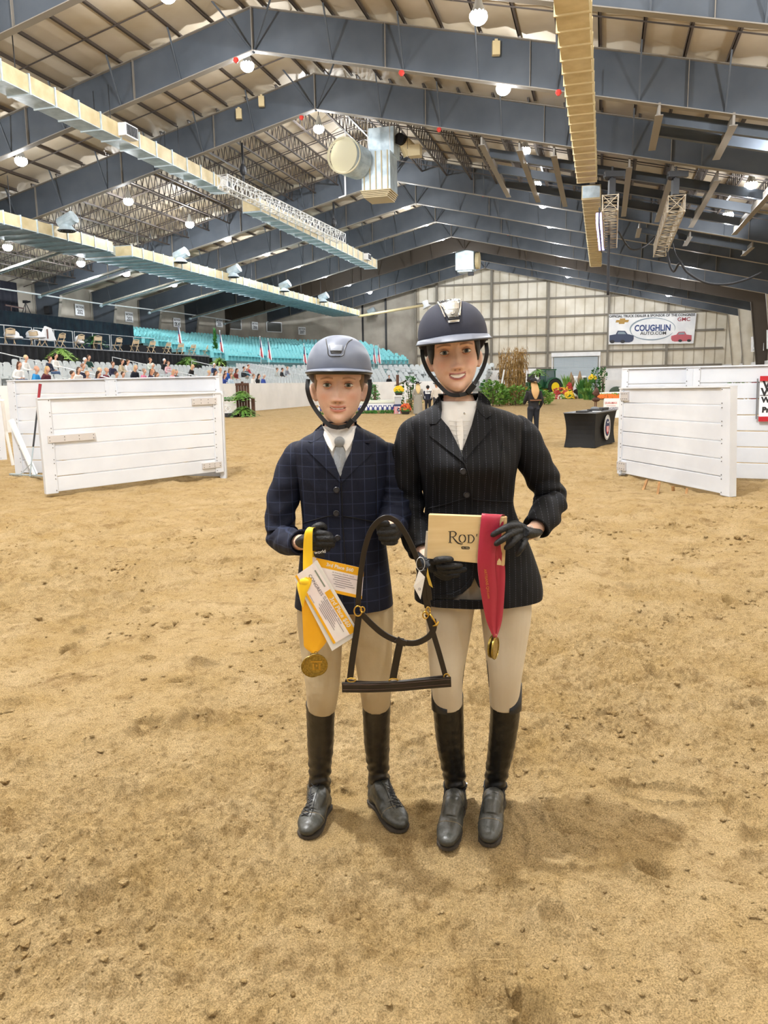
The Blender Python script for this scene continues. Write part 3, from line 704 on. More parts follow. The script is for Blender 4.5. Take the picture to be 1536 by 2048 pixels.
# ------------------------------------------------------------------ white board gates
M_BOLT = mat('bolt', '#6b6a6a', .5); M_PLATE = mat('hinge_plate', '#c9c6c6', .4, metal=.3)
M_BOARD = mat('white_board', '#d6dae1', .45, col2='#c9cdd5', nscale=1.6, detail=6)
def board_gate(label, bl, br, tr, tl, n=6, stile=(.17, .14), name='board_gate', th=.09, bolts=True, plates=(), grp=None, post=None):
    bl, br, tr, tl = map(Vector, (bl, br, tr, tl)); o = (bl+br)/2; t = thing(name, label, 'gate', o, grp)
    nrm = (br-bl).cross(tl-bl).normalized()          # away from camera
    if nrm.y < 0: nrm = -nrm
    def P(s, q, d=0): return (bl*(1-s)+br*s)*(1-q)+(tl*(1-s)+tr*s)*q+nrm*d
    L = (br-bl).length; sa, sb = stile[0]/L, 1-stile[1]/L
    for k in range(n):
        q0, q1 = k/n+.004, (k+1)/n-.004
        m = MB(); m.prism([P(sa*.9, q0), P(1-(1-sb)*.9, q0), P(1-(1-sb)*.9, q1), P(sa*.9, q1)], nrm*th*.55)
        bevel(m.build('board', M_BOARD, t, o), .006, 2)
    for s0, s1 in ((0, sa), (sb, 1)):
        m = MB(); m.prism([P(s0, -.01, -.02), P(s1, -.01, -.02), P(s1, 1.0, -.02), P(s0, 1.0, -.02)], nrm*(th+.02)); bevel(m.build('gate_stile', M_BOARD, t, o), .004, 1)
    m = MB(); m.beam(P(.0, 1.004, .03), P(1, 1.004, .03), th+.03, .02, up=(0, 0, 1)); m.build('top_cap', M_BOARD, t, o)
    if bolts:
        m = MB()
        for k in range(n+1):
            for s in (sa*.85, 1-(1-sb)*.85):
                for dq in (-.02, .02):
                    if 0 < k/n+dq < 1: m.sphere(P(s, k/n+dq, -.024), .008, 6, 4)
        m.build('bolt', M_BOLT, t, o)
    for s0, s1, q0, q1 in plates:
        m = MB(); m.prism([P(s0, q0, -.03), P(s1, q0, -.03), P(s1, q1, -.03), P(s0, q1, -.03)], nrm*.03); m.build('hinge_plate', M_PLATE, t, o)
        m = MB()
        for s in np.linspace(s0+.01, s1-.01, 4):
            for q in (q0+.02, q1-.02): m.sphere(P(s, q, -.034), .007, 6, 4)
        m.build('plate_bolt', M_BOLT, t, o)
    if post:
        m = MB(); m.beam(P(post, -.12, .06), P(post, 1.02, .06), .09); m.build('gate_post', M_BOARD, t, o)
    return t
# left pair
YL, YR = 11.02, 12.68
board_gate('white board gate at left swung toward the camera, three metal plates on it', at(92, 987, YL), at(447, 942, YR), at(441, 786, YR), at(74, 798, YL), 6, plates=((.82, .97, .865, .945), (.865, .985, .06, .13), (.03, .27, .535, .61)), post=1.01)
for (p, q, lab, nn) in ((gnd(32, 946), gnd(34, 946)+Vector((1.95, -.5, 0)), 'white board wall section behind the left gate, its left half by the rake', 7), (gnd(34, 946)+Vector((1.95, -.5, 0)), Vector((-2.62, 12.75, 0)), 'white board wall section behind the left gate, its right half', 7)):
    zt = Vector((0, 0, 1.63)); board_gate(lab, p, q, q+zt, p+zt, nn, name='board_wall', stile=(.16, .08))
pa = Vector((-10.6, 15.2, 0)); pb = gnd(14, 918); board_gate('grey-white board gate end cut off at the left edge', pa, pb, pb+Vector((0, 0, 1.36)), pa+Vector((0, 0, 1.36)), 6)
m = MB(); a = gnd(26, 930); m.tube([at(4, 800, a.y-.4), at(12, 862, a.y-.15)], .035, 8); m.tube([at(12, 862, a.y-.15), a], .032, 8)
tag(m.build('prop_pole', M_WHITE, None, a), 'white prop pole leaning beside the left board wall end', 'pole')
m = MB(); a = gnd(62, 955); q = at(22, 840, 13.7); m.tube([q, a+Vector((-.1, .4, 0))], .05, 8); tag(m.build('prop_pole', M_WHITE, None, a), 'white diagonal brace propped against the board wall behind the rake', 'pole')
# right pair
YA, YB = 12.13, 9.69
board_gate('white board gate at right swung toward the camera, nearest to the black table', at(1236, 945, YA), at(1461, 992, YB), at(1463, 774, YB), at(1241, 777, YA), 6, stile=(.1, .17), plates=((.02, .1, .86, .96), (.0, .09, .04, .14)), post=0.0)
A = Vector((3.72, 12.2, 0)); Bp = gnd(1640, 963); D = (Bp-A)
for k, (s0, s1, lab) in enumerate(((0, .37, 'white board wall section behind the right gate, left part'), (.37, 1, 'white board wall section at the right edge carrying the red framed sign'))):
    p, q = A+D*s0, A+D*s1; zt = Vector((0, 0, 1.64)); board_gate(lab, p, q, q+zt, p+zt, 7, name='board_wall', stile=(.1, .1))
# red framed sign on the right wall
def on_wall(px, py, off=-.03):
    r = ray(px, py); n = Vector((-D.y, D.x, 0)).normalized(); n = n if n.y > 0 else -n
    Q = A+n*off; k = (Q.x*n.x+Q.y*n.y)/(r.x*n.x+r.y*n.y); p = r*k; p.z += CH; return p
c0, c1, c2, c3 = on_wall(1517, 838), on_wall(1640, 836), on_wall(1645, 756), on_wall(1520, 757)
nn = Vector((-D.y, D.x, 0)).normalized(); nn = nn if nn.y > 0 else -nn
m = MB(); m.prism([c0, c1, c2, c3], nn*.01); sg = m.build('notice_sign', M_WHITE, None, c0); tag(sg, 'white notice sign in a red and grey frame on the right board wall', 'sign')
m = MB(); m.beam(c0-nn*.01, c1-nn*.01, .03, .07); m.beam(c3-nn*.01, c2-nn*.01, .03, .07); m.build('red_rail', mat('sign_red', '#b3202c', .4), sg, c0)
m = MB(); m.beam(c0-nn*.012-D.normalized()*.03, c3-nn*.012-D.normalized()*.03, .02, .02); m.build('frame_upright', mat('grey_edge', '#6e7074', .4), sg, c0)
tx = MB(); xd = D.normalized()
for s, px, py, sz in (('W', 1526, 771, .155), ('Wa', 1522, 785, .155), ('Wil', 1523, 800, .105), ('Pro', 1524, 820, .105)):
    add_text(tx, s, sz, frame(on_wall(px, py, -.035), xd, (0, 0, 1)), align='LEFT', bold=.006)
a, b = on_wall(1520, 790.5, -.035), on_wall(1640, 789, -.035); tx.beam(a, b, .004, .008)
tx.build('sign_lettering', mat('ink_black', '#1d1d20', .6), sg, c0)
# stakes propping the right gate
M_WOOD = mat('tan_wood', '#a9804e', .7, col2='#8a6236', nscale=8)
for a, b, Yt, lab in (((1294, 960), (1285, 979), 10.62, 'leftmost wooden stake under the right gate, leaning left'), ((1319, 965), (1314, 990), 10.4, 'longest wooden stake propping the lower edge of the right gate'), ((1346, 972), (1347, 980), 10.35, 'short wooden stake under the right gate, third from the left'), ((1374, 978), (1372, 988), 10.1, 'rightmost short wooden stake under the right gate')):
    g = gnd(*b); m = MB(); m.beam(g-Vector((0, 0, .04)), at(a[0], a[1], min(Yt, g.y+.25)), .028, .032)
    tag(m.build('wooden_stake', M_WOOD, None, g), lab, 'stake')
# rake against the left wall
t = thing('rake', 'metal arena rake with a red grip leaning on the left board wall', 'rake', gnd(58, 953)); org = t.location
P0 = gnd(60, 955)+Vector((0, 0, .02)); P1 = at(80.5, 768, 13.45)
def L_(s): return P0+(P1-P0)*s
m = MB(); m.tube([L_(.84), L_(1)], [.022, .026], 10); m.build('red_grip', mat('grip_red', '#8e1f2b', .5), t, org)
m = MB(); m.tube([L_(.32), L_(.84)], .016, 8); m.build('black_pole', M_DARK, t, org)
m = MB(); m.tube([L_(.0), L_(.32)], .013, 8); m.build('metal_shaft', M_GALV, t, org)
m = MB(); h0, h1 = gnd(22, 951)+Vector((0, -.02, .03)), gnd(92, 955)+Vector((0, -.02, .03)); m.beam(h0, h1, .05, .02)
for k in range(22): q = h0+(h1-h0)*(k/21); m.beam(q, q+Vector((0, -.02, -.03)), .008)
m.build('rake_head', M_GALV, t, org)
m = MB(); m.tube([L_(.14), h0*.7+h1*.3+Vector((0, 0, .01))], .007, 6); m.tube([L_(.14), h0*.25+h1*.75+Vector((0, 0, .01))], .007, 6); m.build('brace_wire', M_GALV, t, org)
# ------------------------------------------------------------------ grandstand
def resample(path, step):
    P = [np.array(p, float) for p in path]; out = []; d = 0; nxt = 0
    for a, b in zip(P[:-1], P[1:]):
        L = np.linalg.norm(b-a)
        while nxt <= d+L:
            t = (nxt-d)/L; out.append((a+(b-a)*t, (b-a)/L)); nxt += step
        d += L
    return out
def gpath(d, vend=-13.5, u0=24):
    """offset curve of the arena board: straight run then a quarter bend at the far end"""
    R, cv, cu = 7.0, -13.0, 62.0
    pts = [(cv-R-d, u0), (cv-R-d, cu)]
    for k in range(1, 9):
        a = PI/2*k/8; pts.append((cv-(R+d)*math.cos(a), cu+(R+d)*math.sin(a)))
    pts.append((vend+3, cu+R+d)); return pts
# arena board panels
ORD2 = ['', 'first', 'second', 'third', 'fourth', 'fifth', 'sixth', 'seventh', 'eighth', 'ninth', 'tenth', 'eleventh', 'twelfth', 'thirteenth', 'fourteenth', 'fifteenth', 'sixteenth', 'seventeenth', 'eighteenth', 'nineteenth', 'twentieth']
brd = []
pts = resample(gpath(0, u0=22), 2.44)
k = 0
M_ABOARD = mat('arena_board', '#f7f7f8', .45, col2='#ecedee', nscale=1.0)
for (p, d), (p2, d2) in zip(pts[:-1], pts[1:]):
    a, b = H(*p), H(*p2); n = H(-d[1], d[0])-H(0, 0); m = MB()
    e = (b-a)*.004
    m.prism([a+e, b-e, b-e+Vector((0, 0, 1.62)), a+e+Vector((0, 0, 1.62))], n*.06)
    k += 1
    o = m.build('arena_board', M_ABOARD, None, a); tag(o, 'white arena board panel under the grandstand, number %d along from the camera' % k, 'barrier', 'white arena boards in front of the stands')
    o['label'] = 'white arena board panel, %s' % ('behind the left gate walls, %s from the camera' % ORD2[k] if k < 10 else 'visible left of the boy, %s from the brown fern stand' % ['first', 'second', 'third', 'fourth', 'fifth', 'sixth', 'seventh', 'eighth'][k-10] if k < 15 else 'between the two riders behind the jumps, %s of the curve' % ['first', 'second', 'third', 'fourth', 'fifth', 'sixth', 'seventh', 'eighth', 'ninth', 'tenth', 'eleventh', 'twelfth'][min(k-15, 11)])
# tiers (concrete steps)
def tiers(paths, z0s, dz_, name, m):
    w = MB(); w_ = []
    for i in range(len(paths)-1):
        A, B = paths[i], paths[i+1]
        za = z0s[i]
        top = [[H(*a, za) for a in A], [H(*b, za) for b in B]]
        w.loft(top, closed=False, cap=False)
        w.loft([[H(*a, za) for a in A], [H(*a, za-dz_[i]) for a in A]], closed=False, cap=False)
    return w
GR = 9; GZ = [.92+.195*k for k in range(GR+1)]
gp = [gpath(1.0+.88*k) for k in range(GR+1)]
w = tiers(gp, GZ, [.3]*(GR+1), 'x', None); w.loft([[H(*a, GZ[0]) for a in gp[0]], [H(*a, 0) for a in gp[0]]], closed=False, cap=False)
w.build('seating_tiers_lower', mat('tier_grey', '#a8aaa8', .8), kind='structure')
# upper tiers follow the concrete wall
def lerp_path(A, B, t): return [((1-t)*a[0]+t*b[0], (1-t)*a[1]+t*b[1]) for a, b in zip(A, B)]
UB = [(-29.5, 24), (-29.5, 58), (-28.8, 66), (-27, 73), (-24, 79), (-20, 83)]
UT = [(-44.6, 24), (-44.6, 66), (-43.6, 77.5), (-42.2, 86), (-39, 97), (-32.2, 103.5)]
UR = 12; up = [lerp_path(UB, UT, k/UR) for k in range(UR+1)]; UZ = [3.5+.27*k for k in range(UR+1)]
up2 = [[(p[0], max(p[1], 58.3)) if i < 2 else p for i, p in enumerate(q)] for q in up]
w = tiers(up2, UZ, [.3]*(UR+1), 'x', None); w.loft([[H(*a, UZ[0]) for a in up2[0]], [H(*a, .5) for a in up2[0]]], closed=False, cap=False)
for k in range(8, UR): w.loft([[H(up[k][0][0], u, UZ[k]) for u in (24, 58.3)], [H(up[k+1][0][0], u, UZ[k]) for u in (24, 58.3)]], closed=False, cap=False)
w.build('seating_tiers_upper', mat('tier_teal', '#7fa3a6', .8), kind='structure')
# stadium seat (grey and teal)
def seat_mesh(m, name):
    s = MB()
    bk = []
    for z, hw in ((.40, .21), (.55, .225), (.7, .215), (.79, .17), (.82, .08)):
        bk.append([(x, .06+.09*(z-.4)+.03*(1-(x/.23)**2), z) for x in np.linspace(-hw, hw, 7)]+[(x, .02+.09*(z-.4)+.03*(1-(x/.23)**2), z) for x in np.linspace(hw, -hw, 7)])
    s.loft(bk)
    s.loft([[(-.2, y, z), (.2, y, z), (.2, y, z+.04), (-.2, y, z+.04)] for y, z in ((.04, .4), (-.2, .43), (-.38, .42))])
    s.box((-.23, -.12, .3), (.035, .32, .5)); s.box((.23, -.12, .3), (.035, .32, .5))
    o = s.build(name, m); return o
M_GSEAT = mat('grey_seat', '#c6cbcc', .35); M_TSEAT = mat('teal_seat', '#86d0d6', .45)
gs = seat_mesh(M_GSEAT, 'stadium_seat'); ts = seat_mesh(M_TSEAT, 'stadium_seat')
SEATS = {}
def place_seats(proto, rows, step, aisles, lim, labf, grp, zrow):
    cand = []
    for k, path in rows:
        for i, (p, d) in enumerate(resample(path, step)):
            s = i*step
            if any(abs(s-a) < .65 for a in aisles): continue
            cand.append((k, i, p, d))
    cand.sort(key=lambda c: c[2][0]**2+c[2][1]**2)
    return cand
ORDN = ['front', 'second', 'third', 'fourth', 'fifth', 'sixth', 'seventh', 'eighth', 'ninth', 'tenth', 'eleventh', 'top']
AIS = [6.5, 15.5, 24.5, 33.5, 43, 52, 60]
def run(proto, rows, zs, step, aisles, minu, colour, grp, lim=200, off=.45):
    cand = place_seats(proto, rows, step, aisles, 300, None, grp, None)
    cand = [c for c in cand if minu(c[2], c[0])]
    verts = np.array([v.co[:] for v in proto.data.vertices]); faces = [tuple(p.vertices) for p in proto.data.polygons]
    big = MB(); first = True
    for n, (k, i, p, d) in enumerate(cand):
        nrm = np.array([-d[1], d[0]])           # uphill side
        q = p+nrm*off; pos = H(q[0], q[1], zs[k])
        fwd = H(*(-nrm))-H(0, 0)                 # seat faces the arena
        ang = math.atan2(fwd.x, -fwd.y)
        if n < lim:
            o = proto if first else proto.copy()
            if not first: COL.objects.link(o)
            first = False; o.location = pos; o.rotation_euler = (0, 0, ang)
            SEATS[(colour, k, i)] = (pos, ang)
            bl = sum(1 for a in aisles if i*step > a); a0 = max([a for a in aisles if i*step > a]+[0]); ix = int((i*step-a0)/step)
            tag(o, '%s seat, %s row of the %s stand, %s block, %s seat along' % (colour, ORDN[min(k, 11)], 'lower' if colour == 'grey' else 'upper', ORD2[bl+1], ORD2[ix] if 0 < ix < 21 else 'aisle' if ix == 0 else 'twenty ' + ORD2[ix-20] if ix < 41 else 'forty ' + ORD2[min(ix-40, 20)]), 'seat', '%s seats in the %s row' % (colour, ORDN[min(k, 11)]))
        else:
            ca, sa = math.cos(ang), math.sin(ang)
            vv = np.stack([verts[:, 0]*ca-verts[:, 1]*sa+pos.x, verts[:, 0]*sa+verts[:, 1]*ca+pos.y, verts[:, 2]+pos.z], 1)
            big._add(vv.tolist(), faces); SEATS[(colour, k, i)] = (pos, ang)
    o = big.build('stadium_seat', proto.data.materials[0], None, H(-25, 70, 2)); tag(o, 'many far rows of %s plastic stadium seats' % colour, 'seats', None, 'stuff')
run(gs, [(k, gp[k]) for k in range(GR)], GZ, .52, AIS, lambda p, k: p[1] > 27 and (k < 7 or p[1] > 57.5), 'grey', 'g', 200)
run(ts, [(k, up[k]) for k in range(UR)], UZ, .54, [8, 30, 41, 52, 62], lambda p, k: p[1] > 59 or (k > 10 and p[1] > 40), 'teal', 't', 100)
# aisle handrails
def handrail(name, label, P, hgt=.95, r=.028, bars=1, grp=None):
    t = thing(name, label, 'railing', P[0], grp); o = P[0]; up_ = Vector((0, 0, hgt))
    m = MB(); m.tube([P[0], P[0]+up_]+[p+up_ for p in P[1:]]+[P[-1]], r, 6); m.build('top_rail', M_RAIL, t, o)
    for b in range(bars):
        m = MB(); z = Vector((0, 0, hgt*(b+1)/(bars+1))); m.tube([p+z for p in P], r*.8, 6); m.build('mid_rail', M_RAIL, t, o)
    for p in P[1:-1]:
        m = MB(); m.cyl(p, p+up_, r, 6); m.build('rail_post', M_RAIL, t, o)
    return t
def ppt(path, s):
    q = resample(path, .5); return q[min(int(s/.5), len(q)-1)]
hn = ['nearest', 'second from the camera', 'third from the camera', 'fourth from the camera', 'fifth from the camera', 'sixth from the camera']
for n, s in enumerate(AIS[:6]):
    for (k0, k1, w_) in ((0, 3, 'low'), (4, 7, 'high')):
        a, _ = ppt(gp[k0], s); b, _ = ppt(gp[k1], s)
        handrail('aisle_handrail', 'pale metal handrail on the grey stand aisle, %s, %s part' % (hn[n], w_), [H(a[0], a[1], GZ[k0]), H((a[0]+b[0])/2, (a[1]+b[1])/2, (GZ[k0]+GZ[k1])/2), H(b[0], b[1], GZ[k1])], grp='aisle handrails of the lower stand')
for n, (pa, pb) in enumerate((((512, 684), (535, 700)), ((555, 706), (582, 724)), ((589, 694), (615, 708)))):
    a, b = onv(pa[0], pa[1], -42+n), onv(pb[0], pb[1], -38+n); handrail('aisle_handrail', 'white handrail on the teal upper stand, %s' % ['left one near the dark openings', 'lower middle one', 'right one'][n], [a-Vector((0, 0, .9)), (a+b)/2-Vector((0, 0, .9)), b-Vector((0, 0, .9))], r=.05, grp='handrails of the teal stand')
# long guard rail at the end of the upper stand
P = [onu(740, 722, 96), onu(760, 730, 96), onu(783, 741, 96)]
t = handrail('guard_rail', 'many barred guard rail sloping down beside the concrete end wall', P, hgt=1.6, r=.05, bars=4)
# ------------------------------------------------------------------ black draped stage
SV, SZ = -30.6, 3.86; su0, su1 = 26, 57.5
t = thing('stage', 'long black draped platform standing in the stand behind the grey seats', 'stage', H(-33.5, 42, 2.5)); org = t.location
m = MB(); m.loft([[H(-30.6, u, SZ), H(-36.6, u, SZ), H(-36.6, u, SZ-.12), H(-30.6, u, SZ-.12)] for u in (su0, su1)]); m.build('stage_deck', M_BLACK, t, org)
m = MB(); m.beam(H(SV+.02, su0, SZ), H(SV+.02, su1, SZ), .06, .06); m.build('deck_edge', mat('edge_trim', '#8d9198', .4), t, org)
def pleat(a, b, z0, z1, amp=.09, wl=.55):
    m = MB(); L = (b-a).length; n = int(L/wl*6); d = (b-a)/n; nr = Vector((-(b-a).y, (b-a).x, 0)).normalized()
    rows = []
    for z, s in ((z1, .35), ((z0+z1)/2, .8), (z0, 1.15)):
        rows.append([a+d*i+nr*(amp*s*(math.sin(i*2*PI/6)+.5*math.sin(i*1.7)))+Vector((0, 0, z)) for i in range(n+1)])
    return m.loft(rows, closed=False, cap=False)
m = pleat(H(SV, su0), H(SV, su1), 2.0, SZ-.03); m.build('front_drape', M_BLACK, t, org, smooth=True)
m = pleat(H(SV, su1), H(-36.6, su1), 2.8, SZ-.03); m.build('side_drape', M_BLACK, t, org, smooth=True)
M_DRAPESHADE = mat('navy_drape_seat_shade', '#1b2a3a', .9, col2='#223a48', nscale=1.5)  # navy drape, tinted teal and hung high to imitate the shaded seats behind
m = pleat(H(-36.7, su0), H(-36.7, su1-1), SZ-.1, 6.45, amp=.05); m.build('back_drape_seat_shade', M_DRAPESHADE, t, org, smooth=True)
for n, (a, b) in enumerate(((26, 30.6), (30.8, 37.8), (38, 42.8), (43, 46.8), (47, 51), (51.2, 57))):
    handrail('stage_railing', 'thin metal railing along the back of the black stage, %s section' % ['first', 'second', 'third', 'fourth', 'fifth', 'far'][n], [H(-35.2, a, SZ), H(-35.2, (a+b)/2, SZ), H(-35.2, b, SZ)], hgt=1.5, r=.03, grp='railings on the black stage')
# folding chairs on the stage
fc = thing('folding_chair', 'x', 'chair'); M_FC = mat('tan_chair', '#cdb695', .45)
m = MB()
for x in (-.21, .21): m.tube([(x, .26, 0), (x, -.02, .44), (x, -.2, .82)], .022, 6); 
m.tube([(-.21, -.2, .82), (0, -.22, .87), (.21, -.2, .82)], .022, 6)
m.build('front_frame', M_FC, fc, (0, 0, 0))
m = MB()
for x in (-.19, .19): m.tube([(x, -.26, 0), (x, .18, .46)], .02, 6)
m.beam((-.19, -.2, .07), (.19, -.2, .07), .02); m.build('rear_frame', M_FC, fc)
m = MB(); m.box((0, .03, .46), (.4, .4, .03)); m.build('seat', M_FC, fc)
m = MB(); m.loft([[(x, -.2-.03*(1-(x/.2)**2), z) for x in (-.2, -.1, 0, .1, .2)]+[(x, -.17-.03*(1-(x/.2)**2), z) for x in (.2, .1, 0, -.1, -.2)] for z in (.6, .8)]); m.build('backrest', M_FC, fc)
CHX = [(22, 'far left', 1.0), (72, 'beside the music stand, left one', .3), (84, 'beside the music stand, right one', -.2), (122, 'empty, left of the hanging fern', 3.0), (160, 'turned sideways right of the fern', 1.4), (196, 'at the left rail post', .9), (236, 'turned sideways under the first sign', 1.3), (270, 'empty, third bay', 3.1), (303, 'empty, wide open to the back', 3.0), (334, 'just left of the flag', 2.8), (360, 'under the flag', 3.1), (384, 'right of the flag', 2.9), (410, 'last on the stage', 2.2)]
for n, (px, nm, a) in enumerate(CHX):
    p = onv(px, 700, -32.2); r = fc if n == 0 else copy_tree(fc); r.location = H(-32.2, toH(p)[1], SZ+.01); r.rotation_euler = (0, 0, a-YAW)
    r.scale = (1.15, 1.15, 1.15); tag(r, 'tan metal folding chair on the black stage, '+nm, 'chair', 'folding chairs on the stage')
# white covers / papers, stand
def mb_obj(name, mb, m, label, cat, org, group=None, smooth=False): return tag(mb.build(name, m, None, org, smooth=smooth), label, cat, group)
for px, py, lab, sx in ((23, 670, 'white jacket draped over the far left stage chair', .45), (68, 669, 'white hat shaped cover on the second stage chair', .5), (157, 680, 'white cap resting on the sideways stage chair', .2)):
    p = onv(px, py, -32.3); m = MB(); m.sphere(p, (sx, .3, .28), 12, 8); m.sphere(p+Vector((.1, 0, -.15)), (sx*1.25, .34, .12), 12, 6); mb_obj('cloth_cover', m, M_WHITE, lab, 'cloth', p, smooth=True)
p = onv(92, 668, -32.0); t = thing('easel_stand', 'easel holding a white wedge shaped board on the stage', 'easel', H(-32, toH(p)[1], SZ))
m = MB(); m.prism([p+H(-.0, -.75, -.4)-H(0, 0), p+H(0, .75, -.35)-H(0, 0), p+H(0, .4, .35)-H(0, 0), p+H(0, -.1, .45)-H(0, 0)], H(.1, 0)-H(0, 0)); m.build('board', M_WHITE, t, t.location)
m = MB(); m.beam(p+Vector((0, 0, -.35)), Vector((p.x, p.y, SZ)), .05); m.build('pole', M_DARK, t, t.location)
m = MB(); m.box(p+Vector((.0, -.06, 0)), (.3, .05, .55)); m.build('dark_photo', mat('photo', '#6b4a42', .6), t, t.location)
for k, (px, w_) in enumerate(((270, 2.2), (318, 2.4), (404, 3.2))):
    p = onv(px, 695, -34); u = toH(p)[1]; t = thing('draped_table', 'low black clothed table on the stage, %s' % ['middle one', 'behind the wide chair', 'far end with white bottles'][k], 'table', H(-34, u, SZ)); m = MB(); m.box(H(-34, u, SZ+.37), (.8, w_, .72), R_); m.build('table_cloth', M_BLACK, t, t.location)
    m = MB(); m.box(H(-34, u, SZ+.75), (.84, w_+.04, .03), R_); m.build('table_top', M_DARK, t, t.location)
# ------------------------------------------------------------------ ferns, flags, tripod
M_FERN = mat('fern_green', '#5c8f3a', .6, col2='#87b04f', nscale=3); M_FERNL = mat('fern_light', '#a9c86a', .6, col2='#7fae4a', nscale=3); M_FERND = mat('fern_dark', '#2f6a34', .6, col2='#4c8a3c', nscale=3)
def fern_mb(r, h, n=70, droop=1.0, wd=.05, seed=0):
    rs = np.random.RandomState(seed); m = MB()
    for i in range(n):
        a = rs.uniform(0, 2*PI); e = rs.uniform(.1, 1.35); L = r*rs.uniform(.65, 1.1); d = Vector((math.cos(a), math.sin(a), 0)); prev = Vector((0, 0, 0)); s = Vector((-d.y, d.x, 0)); P = []
        for k in range(6):
            q = k/5; P.append(d*(L*q*math.cos(e)*(.4+.6*q+.3))+Vector((0, 0, h*math.sin(e)*q*1.2-droop*L*q*q*.75)))
        for k in range(5):
            w0 = wd*math.sin(PI*min(1, (k+.4)/5.2)); w1 = wd*math.sin(PI*min(1, (k+1.4)/5.6))*.9
            m._add([P[k]-s*w0, P[k]+s*w0, P[k+1]+s*w1, P[k+1]-s*w1, P[k]+Vector((0, 0, -.01))], [(0, 1, 2, 3)])
            for sg in (-1, 1):          # leaflets
                q = P[k]+(P[k+1]-P[k])*.5; tip = q+s*sg*wd*2.4+(P[k+1]-P[k])*.5; m._add([q, q+(P[k+1]-P[k])*.35, tip], [(0, 1, 2)])
    return m
def fern(name, label, pos, r, h, m=M_FERN, pot=None, n=70, droop=1., seed=0, grp=None, cat='plant', wd=.05):
    t = thing(name, label, cat, pos, grp); f = fern_mb(r, h, n, droop, wd, seed); f.build('fronds', m, t)
    c = MB(); pr = pot or (r*.28, r*.35); c.tube([(0, 0, -pr[1]*1.6), (0, 0, -.0)], [pr[0]*.75, pr[0]], 12); c.build('pot', mat('pot_dark', '#33302b', .7), t); return t
fern('potted_fern', 'big pale green fern hanging at the front of the black stage', onv(122, 707, -30.0)+Vector((0, 0, .0)), .95, .7, M_FERNL, n=110, droop=1.1, seed=1)
fern('potted_fern', 'green fern at the stage front near the flag', onv(376, 724, -30.0), .95, .8, M_FERN, n=110, seed=2)
fern('potted_fern', 'small yellow green fern at the far corner of the stage', onv(438, 724, -29.6), .8, .7, M_FERNL, n=90, seed=3)
fern('potted_fern', 'dark feathery plant on the stage behind the rail', onv(188, 683, -34), .9, .8, M_FERND, n=50, seed=4)
def tall_plant(name, label, pos, r, h, m, n=120, seed=0, grp=None, cat='plant'):
    rs = np.random.RandomState(seed); t = thing(name, label, cat, pos, grp); f = MB()
    for i in range(n):
        z = h*rs.uniform(.08, 1); rr = r*(1-.75*z/h)*rs.uniform(.4, 1); a = rs.uniform(0, 2*PI); d = Vector((math.cos(a), math.sin(a), 0)); s = Vector((-d.y, d.x, 0)); b = Vector((0, 0, z-.1)); tip = d*rr+Vector((0, 0, z+.15*h*rs.uniform(-.3, 1))); w_ = .12*r+.03
        mid = (b+tip)/2; f._add([b, mid-s*w_, tip, mid+s*w_], [(0, 1, 2, 3)])
    f.build('foliage', m, t); c = MB(); c.cyl((0, 0, 0), (0, 0, h*.9), .03, 6); c.build('stem', mat('stem', '#5b4a33', .8), t); return t
tall_plant('potted_tree', 'narrow dark green tree at the far end of the black stage', onv(432, 716, -31.5), .55, 2.3, M_FERND, 220, 5)
M_FRED = mat('flag_red', '#c23b42', .7); M_FBLUE = mat('flag_blue', '#2c3a66', .7)
def flag(label, pos, hgt=2.2, grp='standing flags in the stands', w=.5):
    t = thing('flag', label, 'flag', pos, grp); p = MB(); p.cyl((0, 0, 0), (0, 0, hgt), .03, 6); p.sphere((0, 0, hgt), .06, 8, 6); p.build('flag_pole', M_RAIL, t)
    m = MB(); cl = [[], []]
    rows = []
    for k in range(9):
        z = hgt-.15-k*(hgt*.075); ww = w*(.25+.75*k/8)
        rows.append([(ww*(j/6)*.9-.02*k, .07*math.sin(j*2.1+k*.3), z-.18*(j/6)*(1+.1*k)) for j in range(7)])
    m.loft(rows, closed=False, cap=False); m.mi = []
    for k in range(8):
        for j in range(6): m.mi.append(2 if (k < 4 and j < 3) else (0 if j % 2 == 0 else 1))
    m.build('flag_cloth', [M_FRED, M_WHITE, M_FBLUE], t, smooth=True); t.rotation_euler = (0, 0, -.4); return t
for px, py, v, lab in ((359, 700, -34.6, 'striped flag standing on the black stage'), (442, 716, -30.8, 'flag at the far corner of the stage beside the tree'), (522, 727, -27.8, 'left one of the two flags in front of the teal seats'), (538, 731, -27.4, 'right one of the two flags in front of the teal seats'), (609, 738, -26.0, 'flag just left of the boy helmet'), (748, 737, -21.5, 'left one of two pale flags right of the boy helmet'), (757, 737, -21.0, 'right one of two pale flags right of the boy helmet')):
    flag(lab, onv(px, py, v))
